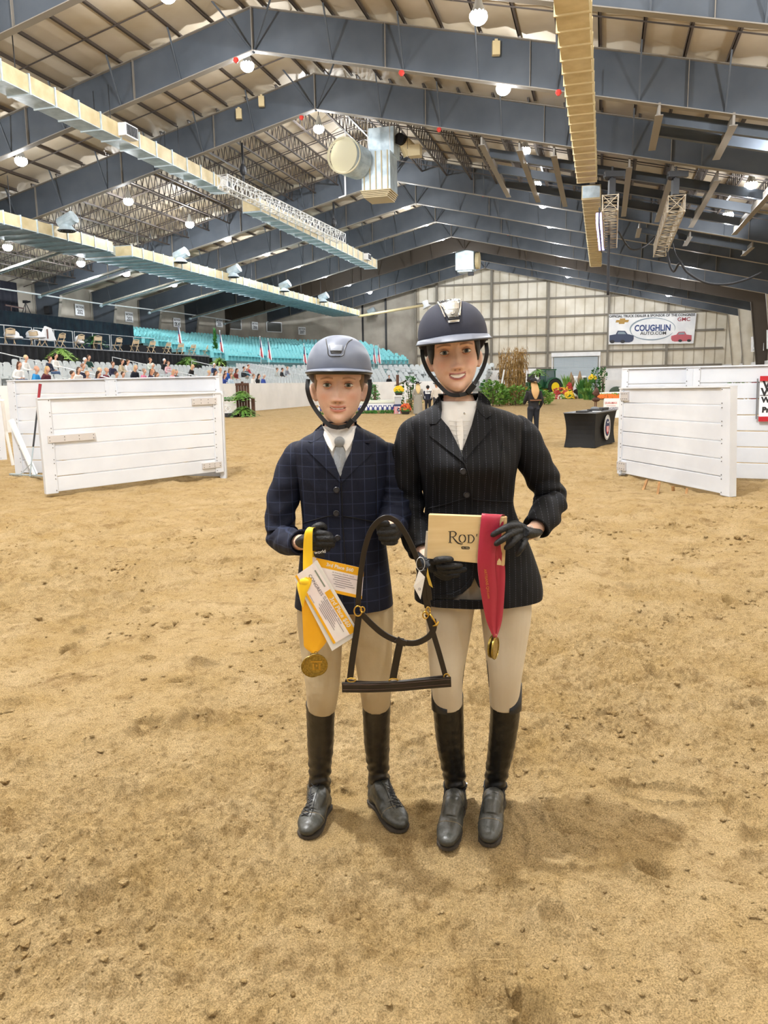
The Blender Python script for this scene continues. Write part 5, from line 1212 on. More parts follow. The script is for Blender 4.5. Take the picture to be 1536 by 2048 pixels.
# brown basket on thin legs
t = thing('basket_stand', 'brown covered basket on two thin legs in front of the orange flowers', 'stand', gnd(1193, 862)); Yb = t.location.y
m = MB(); m.tube([at(1188, 790, Yb), at(1193, 785, Yb), at(1197, 790, Yb)], [.08, .16, .05], 10); m.sphere(at(1192, 799, Yb), (.12, .12, .07), 10, 6); m.build('basket', M_BROWNW, t, t.location)
for px in (1190, 1193): m = MB(); m.cyl(at(px, 800, Yb), Vector((at(px, 800, Yb).x, Yb, 0)), .014, 6); m.build('leg', mat('rust', '#5a3323', .7), t, t.location)
# flower box jump with sign
Y = 26.5; t = thing('flower_box', 'white topped flower trough of orange blooms beside the right gate', 'jump', gat(1215, Y)); org = t.location; xa, xb = gat(1191, Y).x, gat(1262, Y).x; z1, z2 = zat(1215, 788, Y), zat(1215, 797, Y)
m = MB(); m.beam((xa+.1, Y, z1+.03), (xb, Y, z1+.05), .1, .05); m.build('top_rail', M_WHITE, t, org)
m = MB(); m.box(((xa+xb)/2, Y+.05, (z1+z2)/2-.03), (xb-xa, .12, .14)); m.build('trough', M_BROWNW, t, org)
m = MB(); rs = np.random.RandomState(9)
for k in range(260): m.sphere((rs.uniform(xa, xa+.75), Y-.06, rs.uniform(z2, z1-.01)), .022, 5, 3)
m.build('orange_blooms', M_ORG, t, org); m = MB()
for k in range(200): c = Vector((rs.uniform(xa, xb), Y-.03, rs.uniform(z2-.02, z1-.02))); m._add([c, c+Vector((.06, -.04, .03)), c+Vector((.01, -.03, .07))], [(0, 1, 2)])
m.build('leaves', M_FERN, t, org)
m = MB()
for x in (xa+.3, xb-.1): m.beam((x, Y+.1, 0), (x, Y+.1, z1), .08)
m.build('post', M_WHITE, t, org)
Y = 25.5; a, b = gat(1206, Y), gat(1258, Y); z1, z2 = zat(1215, 797, Y), .25; t = thing('name_sign', 'white sign board with red and blue words behind the black table', 'sign', a); m = MB(); m.prism([a+Vector((0, 0, z2)), b+Vector((0, 0, z2)), b+Vector((0, 0, z1)), a+Vector((0, 0, z1))], (0, .05, 0)); m.build('board', M_WHITE, t, a)
m = MB(); m.beam(a+Vector((.1, .03, 0)), a+Vector((.1, .03, z2)), .06); m.beam(b+Vector((-.1, .03, 0)), b+Vector((-.1, .03, z2)), .06); m.build('leg', M_WHITE, t, a)
for s, py, mt, sz in (('DURAMAX', 806, M_RED, .095), ('CONGRESS', 817, M_FBLUE, .11)):
    tx = MB(); add_text(tx, s, sz, frame(at(1222, py, Y)+Vector((0, -.01, 0)), (1, 0, 0), (0, 0, 1)), bold=.001, sx=.85); tx.build('lettering', mt, t, a)
m = MB(); p = at(1222, 811.5, Y); m.box(p+Vector((0, -.005, 0)), (.3, .006, .01)); m.build('rule_line', M_RED, t, a)
# ------------------------------------------------------------------ banners
def panelq(P, th, nrm): m = MB(); return m.prism(P, nrm*th)
b0, b1, b2, b3 = onu(1217, 689, 104.2), onu(1387, 687, 104.2), onu(1393, 626, 104.2), onu(1218, 629, 104.2)
nb = (H(0, 1)-H(0, 0)); m = panelq([b0, b1, b2, b3], .05, nb); bn = m.build('banner', mat('banner_white', '#f2f3f4', .5, col2='#e2e4e8', nscale=.8), None, b0); tag(bn, 'large white truck dealer banner with an oval logo on the end wall', 'banner')
BX = (b1-b0); BL = BX.length; BX = BX.normalized(); BZ = (b3-b0); BHt = BZ.length; BZ = BZ.normalized(); bo = b0-nb*.03
def BP(x, z, off=0): return bo+BX*(x*BL)+BZ*(z*BHt)-nb*off
def btext(s, x, z, size, mt, **k): tx = MB(); add_text(tx, s, size, frame(BP(x, z, .01), BX, BZ), **k); tx.build('banner_lettering', mt, bn, b0)
M_NV = mat('print_navy', '#1d3a78', .6); M_BK = mat('print_black', '#2b2b2e', .6); M_GD = mat('print_gold', '#b08a3c', .5); M_RD = mat('print_red', '#9c2436', .6); M_GY = mat('print_grey', '#8a9aa6', .6)
btext('OFFICIAL TRUCK DEALER & SPONSOR OF THE CONGRESS', .505, .93, .42, M_BK, bold=.012, sx=.92)
btext('COUGHLIN', .52, .52, 1.05, M_NV, bold=.03, sx=.78); btext('AUTO.COM', .53, .35, .55, M_BK, bold=.008, sx=1.05); btext('GMC', .88, .79, .62, M_RD, bold=.008, sx=1.1)
m = MB()
def ell(cx, cz, rx, rz, w0, w1, a0, a1, off=.006):
    A_ = np.linspace(a0, a1, 40); o_ = [BP(cx+rx*math.cos(a), cz+rz*math.sin(a), off) for a in A_]; i_ = [BP(cx+(rx-w0-w1*math.sin((a-a0)/(a1-a0)*PI))*math.cos(a), cz+(rz-w0*2-w1*2*math.sin((a-a0)/(a1-a0)*PI))*math.sin(a), off) for a in A_]; m.loft([o_, i_], closed=False, cap=False)
ell(.515, .50, .265, .37, .004, .018, PI*.35, PI*1.15); ell(.51, .48, .26, .36, .003, .016, PI*1.1, PI*1.9); ell(.53, .52, .255, .33, .002, .008, -.3, PI*.5)
m.build('oval_logo', M_GY, bn, b0)
m = MB(); cx, cz = .155, .78; m.prism([BP(cx+x, cz+z, .01) for x, z in ((-.075, -.05), (-.035, -.05), (-.035, -.1), (.03, -.1), (.035, -.05), (.075, -.05), (.085, .03), (.04, .03), (.04, .08), (-.025, .08), (-.025, .03), (-.065, .03))], nb*.004); m.build('cross_emblem', M_GD, bn, b0)
def truck(x0, z0, s, mt, flip):
    f = -1 if flip else 1
    def Q(x, z, o=.012): return BP(x0+f*x*s, z0+z*s*1.85, o)
    a = MB(); a.prism([Q(x, z) for x, z in ((0, .06), (.06, .03), (.82, 0), (.95, .06), (1, .2), (1, .42), (.82, .5), (.75, .52), (.64, .72), (.34, .74), (.26, .52), (0, .46))], nb*.006); a.build('printed_truck', mt, bn, b0)
    a = MB(); a.prism([Q(x, z, .018) for x, z in ((.33, .53), (.36, .67), (.61, .66), (.69, .52))], nb*.003); a.build('printed_glass', M_GY, bn, b0)
    a = MB()
    for cx_ in (.12, .55): a.prism([Q(cx_+.1*math.cos(q), .06+.1*math.sin(q), .02) for q in np.linspace(0, 2*PI, 14, endpoint=False)], nb*.003)
    a.build('printed_wheel', M_BK, bn, b0)
truck(.01, .06, .29, mat('print_slate', '#3d4660', .6), False); truck(.975, .07, .235, mat('print_redtruck', '#c0606a', .6), True)
btext('DODGE', .8, .28, .22, M_RD, bold=.01) if False else None
# right wall banners
def wb(px0, px1, py0, py1, v, label, mark):
    a, b, c, d = onv(px0, py1, v), onv(px1, py1-1, v), onv(px1, py0-3, v), onv(px0, py0, v); m = MB(); m.prism([a, b, c, d], H(.04, 0)-H(0, 0)); o = m.build('wall_banner', M_WHITE, None, a); tag(o, label, 'banner')
    ctr = (a+b+c+d)/4; m = MB(); xd = (b-a).normalized(); up_ = Vector((0, 0, 1)); n = H(-.03, 0)-H(0, 0)
    h = (d-a).length
    if mark == 'drop': m.prism([ctr+n+xd*x*h+up_*z*h for x, z in ((-.05, -.2), (.05, -.2), (.07, 0), (0, .25), (-.07, 0))], n*.1)
    elif mark == 'horse': m.prism([ctr+n+xd*x*h+up_*z*h for x, z in ((-.06, -.25), (.05, -.22), (.04, .05), (.09, .28), (-.02, .3), (-.05, .05))], n*.1)
    else:
        for k in range(4): m.beam(ctr+n+xd*(-.16+.1*k)*h-up_*.12*h, ctr+n+xd*(-.16+.1*k)*h+up_*.15*h, .12)
    m.beam(ctr+n-xd*.1*h-up_*.36*h, ctr+n+xd*.1*h-up_*.36*h, .08); m.build('printed_mark', M_GY if mark != 'horse' else M_GD, o, a)
wb(1505, 1518, 622, 655, 15.3, 'white banner high on the right wall, upper left of the group', 'bars'); wb(1519, 1526, 620, 650, 15.3, 'narrow white banner high on the right wall, upper right of the group', 'bars')
wb(1502, 1515, 674, 704, 15.3, 'white banner low on the right wall with a drop shaped mark', 'drop'); wb(1517, 1527, 668, 702, 15.3, 'white banner low on the right wall with a tan mark', 'horse'); wb(1533, 1560, 660, 698, 15.3, 'white banner cut by the right edge, low on the right wall', 'bars')
bush('shrub', 'green shrub top showing above the right board wall', gat(1468, 60, .6), .6, 1.1, M_FERN, 200, 61, leaf=.2)
t = thing('red_post_gate', 'dark red post and small white ladder rack above the right board wall', 'rack', gat(1495, 45)); org = t.location; zb_ = zat(1495, 730, 45)
m = MB(); m.beam(gat(1500, 45), gat(1501, 45, zb_), .3, .2); m.build('red_post', mat('barn_red', '#8a1f26', .6), t, org)
m = MB()
for k in range(6): m.beam(gat(1482, 45, zb_-.15*k-.1), gat(1495, 45, zb_-.15*k-.1), .05)
m.beam(gat(1483, 45, 0), gat(1483, 45, zb_), .06); m.beam(gat(1490, 45, 0), gat(1490, 45, zb_), .06); m.build('white_rack', M_WHITE, t, org)
# ================================================================== people
def project(P):
    x, y, z = P[0], P[1], P[2]-CH
    fw = y*math.cos(PITCH)-z*math.sin(PITCH); up_ = y*math.sin(PITCH)+z*math.cos(PITCH)
    a, b = 1553*x/fw, -1553*up_/fw
    return 768+a*_c+b*_s, 1024-a*_s+b*_c
def spline(P, n=6, extra=None):
    P = [np.array(p, float) for p in P]; out = []
    for i in range(len(P)-1):
        p0, p1, p2, p3 = P[max(i-1, 0)], P[i], P[i+1], P[min(i+2, len(P)-1)]
        for k in range(n):
            s = k/n; out.append(.5*((2*p1)+(p2-p0)*s+(2*p0-5*p1+4*p2-p3)*s*s+(-p0+3*p1-3*p2+p3)*s**3))
    out.append(P[-1]); return out
def sweep(mb, pts, radii, n=16, flat=None, sub=6, up=None, fr=None):
    """spline tube; pts & radii interpolated together"""
    rows = [list(p)+[r]+list((flat[i] if isinstance(flat, list) else (flat or (1, 1)))) for i, (p, r) in enumerate(zip(pts, radii))]
    S = spline(rows, sub); mb.tube([s[:3] for s in S], [max(s[3], 1e-4) for s in S], n, flat=[(s[4], s[5]) for s in S], up=up); return mb
def fused(mb, voxel, smooth=2, name='m'):
    """fuse overlapping closed shapes into one continuous surface"""
    me = bpy.data.meshes.new(name); me.from_pydata([tuple(v) for v in mb.v], [], mb.f)
    bm = bmesh.new(); bm.from_mesh(me); bmesh.ops.recalc_face_normals(bm, faces=bm.faces); bm.to_mesh(me); bm.free()
    o = bpy.data.objects.new('tmp', me); COL.objects.link(o)
    r = o.modifiers.new('r', 'REMESH'); r.mode = 'VOXEL'; r.voxel_size = voxel; r.use_smooth_shade = True
    if smooth: s = o.modifiers.new('s', 'SMOOTH'); s.iterations = smooth; s.factor = .5
    dg = bpy.context.evaluated_depsgraph_get(); out = bpy.data.meshes.new_from_object(o.evaluated_get(dg)); bpy.data.objects.remove(o); bpy.data.meshes.remove(me)
    out.polygons.foreach_set('use_smooth', [True]*len(out.polygons)); out.name = name; return out
def mobj(name, me, m, parent=None, org=None):
    if org is not None: me.transform(Matrix.Translation(-Vector(org)))
    me.materials.clear()
    for x in (m if isinstance(m, (list, tuple)) else [m]): me.materials.append(x)
    o = bpy.data.objects.new(name, me); COL.objects.link(o)
    if parent is not None: o.parent = parent
    elif org is not None: o.location = org
    return o
M_SKIN = mat('skin_plain', '#d8a487', .5)
# ------------------------------------------------------------------ seated spectators (two poses, many copies)
def seated(pose):
    lean = .12 if pose == 0 else .3
    hz = .47; sh = Vector((0, -lean*.55+.02, hz+.5)); hd = sh+Vector((0, -.05-lean*.15, .205)); hip = Vector((0, .05, hz))
    b = MB(); sweep(b, [hip, (hip+sh)/2, sh-Vector((0, 0, .04))], [.11, .11, .1], 10, (1.1, .8), 3); sweep(b, [sh, hd-Vector((0, 0, .08))], [.05, .045], 8, None, 2); b.sphere(hd, (.078, .095, .115), 12, 8); b.sphere(hd+Vector((0, -.1, -.01)), .016, 6, 4)
    g = MB(); sweep(g, [hip-Vector((0, 0, .02)), (hip+sh)/2+Vector((0, .02, 0)), sh], [.16, .155, .15], 12, (1.1, .75), 3)
    tr = MB(); hr = MB()
    for s in (-1, 1):
        k = Vector((s*.11, -.42, hz+.06)); f = Vector((s*.12, -.42, .08)); h = Vector((s*.09, 0, hz+.02))
        sweep(tr, [h, k, k-Vector((0, .02, .05)), f], [.09, .07, .062, .045], 10, None, 3); tr.sphere(h, .1, 10, 6)
        sweep(b, [h, k, f, f+Vector((0, -.14, -.03))], [.06, .045, .03, .03], 8, None, 3)
        a0 = sh+Vector((s*.16, 0, -.05)); el = Vector((s*.23, -.1, hz+.22)); wr = Vector((s*.07, -.32, hz+.17))
        sweep(g, [a0, el, wr], [.062, .05, .036], 10, None, 3); sweep(b, [a0, el, wr, wr+Vector((-s*.03, -.08, 0))], [.04, .035, .026, .03], 8, None, 3)
    hr.sphere(hd+Vector((0, .018, .036)), (.09, .104, .1), 12, 8)
    if pose == 1: sweep(hr, [hd+Vector((0, .07, .02)), hd+Vector((0, .1, -.15)), hd+Vector((0, .1, -.26))], [.07, .075, .03], 10, (1.2, .7), 3)
    return [fused(x, .018, 1, n) for x, n in ((b, 'person'), (g, 'top'), (tr, 'trousers'), (hr, 'hair'))]
POSES = [seated(0), seated(1)]
for P_ in POSES:   # keep the face free of hair
    pass
def cm(c): return mat('cloth_'+c, c, .8)
SPEC = [(46, 708, '#eceae6', '#d8c9a0', 0, 'blonde person in a white top, highest seated at the left end of the stand'), (95, 714, '#2b3145', '#5a4030', 0, 'dark jacketed person beside the white shirted man under the pale fern'), (107, 712, '#f2eee8', '#2f241d', 0, 'bearded person in a white shirt just left of the pale stage fern'), (162, 716, '#c9cfcb', '#e8e8e4', 0, 'person in pale grey with a white cap right of the pale stage fern'), (171, 716, '#23483f', '#5d4232', 0, 'person in dark green leaning beside the white capped one'), (36, 748, '#f4f2ee', '#5a3524', 1, 'brown haired person in white low at the far left'), (70, 740, '#2f8fd0', '#d8a58b', 0, 'bald person in a bright blue jacket above the left gate'), (90, 744, '#5b2833', '#d8b27a', 1, 'blonde person in maroon next to the blue jacket'), (148, 735, '#efe9e2', '#5a4538', 1, 'person in a white jacket at the second aisle'), (166, 737, '#2e2f48', '#96705a', 0, 'person in a dark top right of the second aisle'), (145, 758, '#f0ece6', '#4b3a30', 0, 'person in white just above the gate top, second aisle'), (166, 759, '#c9a68c', '#b08a63', 0, 'person in tan just above the gate top'), (178, 752, '#2f5fb8', '#3a2a22', 1, 'person in royal blue above the left gate'), (187, 750, '#6e2a3c', '#e3c9a0', 0, 'person in dark red beside the royal blue one'), (225, 726, '#33324a', '#6b4a38', 0, 'person in navy at the left of the trio below the sideways chairs'), (240, 720, '#c8b79a', '#5c4436', 0, 'person in beige in the middle of the upper trio'), (256, 720, '#dfe2e6', '#54402f', 0, 'person in pale grey at the right of the upper trio'), (267, 735, '#1f2430', '#dcb98a', 1, 'blonde person in black below the upper trio'), (241, 742, '#b58b62', '#4c3a2c', 0, 'person in a tan vest below the beige one'), (298, 722, '#d9e2d8', '#9a6b4c', 0, 'person in pale green in the middle of the stand'), (306, 725, '#1f2126', '#e6e1d6', 0, 'white haired person in black in the middle of the stand'), (285, 738, '#d77a9c', '#a98a74', 0, 'person in bright pink below the middle pair'), (295, 741, '#42304a', '#c08a66', 1, 'person in purple beside the bright pink one'), (306, 746, '#1c8b96', '#6f5240', 1, 'person in teal below the middle pair'), (326, 721, '#1b1b1f', '#dfe3e6', 0, 'person in black with a white cap against the drape'), (337, 723, '#e3b7bd', '#7a5a48', 0, 'person in pale pink against the drape'), (345, 738, '#eda9b4', '#caa27c', 1, 'person in pink one row below the pale pink one'), (353, 738, '#202028', '#8d8a80', 0, 'grey haired person in black one row below'), (380, 733, '#26211f', '#e0bd8c', 1, 'blonde person in black under the green stage fern'), (203, 757, '#7c3a48', '#c9a58a', 0, 'person in dusty red at the gate top left of the third aisle'), (215, 756, '#4a2d33', '#5b4438', 0, 'person in dark brown red at the gate top'), (428, 728, '#2c3f66', '#e9e9e6', 0, 'person in navy with a white cap at the far end of the drape'), (440, 735, '#efe6d8', '#c49a6b', 0, 'person in cream beside the navy one at the drape end'), (412, 745, '#cfa57a', '#d9b88c', 0, 'person in tan, left one of a pair above the gate corner'), (420, 746, '#b27a45', '#38281f', 1, 'person in ochre, right one of a pair above the gate corner'), (445, 742, '#3157a6', '#51392c', 0, 'person in blue in the far group, left'), (453, 740, '#2f62b8', '#8a6a50', 1, 'person in bright blue in the far group, middle'), (461, 739, '#9fae86', '#8b705c', 0, 'person in sage green in the far group'), (469, 736, '#8a3b34', '#4d3428', 1, 'person in brick red in the far group'), (482, 735, '#2a2c33', '#3d2c25', 0, 'person in black right of the far group'), (490, 734, '#2f5d6b', '#e2ddd4', 0, 'white haired person in slate blue right of the far group'), (495, 730, '#c23f45', '#7b4a3c', 0, 'person in bright red right of the far group'), (441, 757, '#3a4fa0', '#5d3b2e', 1, 'person in violet blue low beside the gate corner'), (456, 756, '#c8d8e4', '#7b5a44', 0, 'person in pale blue low beside the gate corner'), (503, 752, '#f1ede6', '#8d7058', 0, 'person in white above the fern stand'), (508, 748, '#222226', '#3a2b25', 1, 'person in black above the fern stand'), (523, 747, '#3c55a8', '#d9d5cd', 0, 'person in blue left of the boy helmet'), (553, 736, '#b9bbb6', '#6e5a4a', 0, 'person in light grey near the boy helmet'), (560, 738, '#232428', '#4b3a31', 0, 'person in black near the boy helmet'), (570, 736, '#8f9098', '#8c7a66', 0, 'person in mid grey nearest the boy helmet'), (782, 758, '#17171b', '#1d1a1a', 0, 'lone dark figure seated right of the boy helmet above the arbor')]
seatpx = {}
for key, (pos, ang) in SEATS.items():
    if key[0] == 'grey': q = project(pos+Vector((0, 0, 1.25))); seatpx[key] = q
used = set()
for n, (px, py, col, hair, ps, lab) in enumerate(SPEC):
    key = min((k for k in seatpx if k not in used), key=lambda k: (seatpx[k][0]-px)**2+(seatpx[k][1]-py)**2); used.add(key); pos, ang = SEATS[key]
    me = POSES[ps]; b = bpy.data.objects.new('person', me[0]); COL.objects.link(b); b.location = pos; b.rotation_euler = (0, 0, ang+RNG.uniform(-.3, .3))
    if not me[0].materials:
        for x in me: x.materials.append(M_SKIN)
    tag(b, lab, 'person', 'spectators seated in the grey stand')
    for nm, x, c_ in (('top', me[1], col), ('trousers', me[2], ['#3a4356', '#4a5f80', '#2b2b30', '#8f8a7c'][n % 4]), ('hair', me[3], hair)):
        c = bpy.data.objects.new(nm, x); COL.objects.link(c); c.parent = b; c.material_slots[0].link = 'OBJECT'; c.material_slots[0].material = cm(c_)
        if nm == 'hair': c.location = (0, .012, .004)
# ------------------------------------------------------------------ standing people in the arena
def stander(label, px_c, py_top, py_foot, yaw, top, bottom, hair, hat=None, coat=None, feet=None, Y=None, hairlong=False, arm=None):
    g0 = gnd(px_c, py_foot) if Y is None else Vector((at(px_c, 900, Y).x, Y, 0)); Hh = at(px_c, py_top, g0.y).z; s = (Hh-(.09 if hat else 0))/1.72
    def V(x, y, z): return Vector((x*s, y*s, z*s))
    b = MB(); g = MB(); tr = MB(); hr = MB(); hd = V(0, -.02, 1.6)
    sweep(b, [V(0, 0, .95), V(0, 0, 1.2), V(0, 0, 1.4), V(0, 0, 1.47), V(0, -.01, 1.53)], [.11*s, .1*s, .12*s, .055*s, .05*s], 10, (1.15, .75), 3); b.sphere(hd, (.075*s, .095*s, .115*s), 12, 8)
    sweep(g, [V(0, 0, .93), V(0, 0, 1.05), V(0, 0, 1.22), V(0, 0, 1.38), V(0, 0, 1.47)], [.15*s, .135*s, .15*s, .165*s, .07*s], 14, (1.15, .75), 4)
    if coat: sweep(g, [V(0, 0, 1.1), V(0, .01, .8), V(0, .02, coat)], [.15*s, .18*s, .2*s], 14, (1.15, .85), 4)
    for d in (-1, 1):
        e, w = V(d*.24, .03, 1.13), V(d*.2, -.1, .92)
        if arm and d == arm[0]: e, w = V(d*.22, -.1, 1.12), V(d*.12, -.36, 1.1)
        sweep(g, [V(d*.17, 0, 1.42), e, w], [.062*s, .05*s, .038*s], 10, None, 4); sweep(b, [V(d*.17, 0, 1.42), e, w, w+(w-e)*.35], [.04*s, .035*s, .027*s, .03*s], 8, None, 4)
        sweep(tr, [V(d*.08, 0, .95), V(d*.1, -.01, .52), V(d*.1, .02, .06)], [.105*s, .068*s, .055*s], 10, None, 4); tr.sphere(V(d*.08, .01, .93), .11*s, 10, 6); sweep(b, [V(d*.08, 0, .95), V(d*.1, 0, .5), V(d*.1, .02, .08)], [.07*s, .05*s, .035*s], 8, None, 3)
        sweep(tr, [V(d*.1, .05, .05), V(d*.11, -.13, .04)], [.045*s, .04*s], 8, (1, .8), 3)
    hr.sphere(hd+V(0, .03, .03), (.086*s, .095*s, .105*s), 12, 8)
    if hairlong: sweep(hr, [hd+V(0, .07, .0), V(0, .11, 1.4), V(0, .13, 1.2)], [.08*s, .1*s, .03*s], 10, (1.2, .6), 4)
    p = mobj('person', fused(b, .012, 1, 'person'), M_SKIN); p.location = g0; p.rotation_euler = (0, 0, yaw); tag(p, label, 'person')
    mobj('jacket', fused(g, .012, 1), cm(top), p); mobj('trousers', fused(tr, .012, 1), cm(bottom), p); mobj('hair', fused(hr, .012, 1), cm(hair), p)
    if hat:
        m = MB(); c = hd+V(0, .0, .055)
        if hat == 'cowboy':
            ring = lambda r, z, k: [c+V(r*1.0*math.cos(a), r*1.2*math.sin(a), z+k*abs(math.cos(a))**2) for a in np.linspace(0, 2*PI, 24, endpoint=False)]
            m.loft([ring(.085, 0, 0), ring(.17, .0, .06), ring(.185, .01, .085), ring(.17, .012, .065), ring(.09, .012, 0), ring(.085, .09, 0), ring(.06, .125, -.0), ring(.02, .11, 0)])
        else: m.sphere(hd+V(0, .01, .04), (.1*s, .12*s, .1*s), 14, 8); m.tube([hd+V(-.08, -.1, .04), hd+V(0, -.15, .03), hd+V(.08, -.1, .04)], [.015, .02, .015], 6)
        m.build('hat', mat('hat_black', '#17161a', .7), p, smooth=False)
    return p, s
lady, ls_ = stander('woman in black hat and clothes with long blonde hair, back turned, near the table', 1066, 753, 884, PI+.25, '#15151a', '#191c26', '#c9a271', 'cowboy', hairlong=True, arm=(1, 1))
m = MB(); m.box((.0, .12, 1.02), (.3, .015, .035)); m.build('belt', mat('belt_brown', '#6f4a30', .5), lady)
stander('person in a long grey coat and black cowboy hat, back turned, beside the mums', 836, 761, 838, PI+.15, '#8f8d86', '#8a887f', '#d8c08c', 'cowboy', coat=.25, hairlong=True)
rp, rs_ = stander('rider in a dark navy coat and helmet with a white number on the back', 856, 767, 833, PI-.1, '#1a2036', '#1a1a22', '#2a2220', 'helmet')
m = MB(); m.prism([(x, .128, z) for x, z in ((-.11, 1.0), (.11, 1.0), (.11, 1.17), (-.11, 1.17))], (0, .006, 0)); nb_ = m.build('number_bib', M_WHITE, rp)
tx = MB(); add_text(tx, '154', .13, Matrix.Translation((0, .136, 1.085)) @ Matrix.Rotation(PI, 4, 'Z'), bold=.006); tx.build('number', M_BK, nb_)
stander('person in a pale jacket and dark hat mostly hidden behind the woman cheek', 873, 762, 833, PI-.3, '#cfc7bd', '#3a3a40', '#b08a6a', 'cowboy')
# ================================================================== the two riders in front
def px_mat(name, c1, c2, mode, sc):
    """jacket cloth: 'check' windowpane or 'stripe' pinstripe"""
    m = mat(name, c1, .72, bump=.1, bscale=260, spec=.28); nt = m.node_tree; b = nt.nodes['Principled BSDF']
    tc = nt.nodes.new('ShaderNodeTexCoord'); sp = nt.nodes.new('ShaderNodeSeparateXYZ'); nt.links.new(tc.outputs['Object'], sp.inputs[0])
    def line(out, scale, width, sk=None):
        a = nt.nodes.new('ShaderNodeMath'); a.operation = 'MULTIPLY'; a.inputs[1].default_value = scale; nt.links.new(out, a.inputs[0])
        f = nt.nodes.new('ShaderNodeMath'); f.operation = 'FRACT'; nt.links.new(a.outputs[0], f.inputs[0])
        l = nt.nodes.new('ShaderNodeMath'); l.operation = 'LESS_THAN'; l.inputs[1].default_value = width; nt.links.new(f.outputs[0], l.inputs[0]); return l
    l1 = line(sp.outputs['X'], sc, .07 if mode == 'check' else .1); out = l1.outputs[0]
    if mode == 'check':
        l2 = line(sp.outputs['Z'], sc, .07); mx = nt.nodes.new('ShaderNodeMath'); mx.operation = 'MAXIMUM'; nt.links.new(l1.outputs[0], mx.inputs[0]); nt.links.new(l2.outputs[0], mx.inputs[1]); out = mx.outputs[0]
    else:
        l2 = line(sp.outputs['Z'], 140, .6); mn = nt.nodes.new('ShaderNodeMath'); mn.operation = 'MULTIPLY'; nt.links.new(l1.outputs[0], mn.inputs[0]); nt.links.new(l2.outputs[0], mn.inputs[1]); out = mn.outputs[0]
    k = nt.nodes.new('ShaderNodeMath'); k.operation = 'MULTIPLY'; k.inputs[1].default_value = (.3 if mode == 'check' else .38); nt.links.new(out, k.inputs[0])
    mi = nt.nodes.new('ShaderNodeMix'); mi.data_type = 'RGBA'; mi.inputs[6].default_value = lin(c1); mi.inputs[7].default_value = lin(c2); nt.links.new(k.outputs[0], mi.inputs[0]); nt.links.new(mi.outputs[2], b.inputs['Base Color']); return m
M_NAVYJ = px_mat('navy_check', '#12172a', '#424d6c', 'check', 26); M_BLKJ = px_mat('black_pinstripe', '#0c0d12', '#5a5d6a', 'stripe', 52)
M_SHIRT = mat('white_shirt', '#eceae6', .7, bump=.06, bscale=60); M_TIE = mat('grey_tie', '#8b9198', .45, bump=.2, bscale=300, sheen=.4)
M_BREECH_B = mat('tan_breeches', '#bcab8b', .8, bump=.3, bscale=25, col2='#b29f7d', nscale=6); M_BREECH_W = mat('beige_breeches', '#cfc4af', .75, bump=.2, bscale=20, col2='#c6b9a2', nscale=5)
M_BOOT = mat('boot_leather', '#1d1915', .38, col2='#28221c', nscale=7, bump=.25, bscale=30, spec=.6); M_BOOTF = mat('boot_foot_leather', '#33342f', .4, col2='#3e3d38', nscale=22, bump=.3, bscale=45, spec=.6)
M_BOOTW = mat('boot_leather_black', '#151312', .33, bump=.3, bscale=28, spec=.6); M_SOLE = mat('sole', '#3c342b', .8)
M_GLOVE = mat('glove_leather', '#1c1d20', .55, bump=.35, bscale=120, spec=.4); M_SEAMD = mat('seam_dark', '#0d0e14', .9); M_BTN = mat('button', '#2a2b33', .3, spec=.7)
M_STRAP = mat('harness_strap', '#17171a', .6); M_BRASS = mat('brass', '#c9a24a', .28, metal=.9); M_LEATH = mat('halter_leather', '#120c0a', .36, col2='#1a100d', nscale=20, spec=.6)
def skinmat(name, base):
    m = bpy.data.materials.new(name); m.use_nodes = True; nt = m.node_tree; b = nt.nodes['Principled BSDF']; b.inputs['Roughness'].default_value = .48; b.inputs['Subsurface Weight'].default_value = .12; b.inputs['Subsurface Radius'].default_value = (.01, .004, .002); b.inputs['Specular IOR Level'].default_value = .4
    a = nt.nodes.new('ShaderNodeVertexColor'); a.layer_name = 'tone'; nt.links.new(a.outputs[0], b.inputs['Base Color']); return m

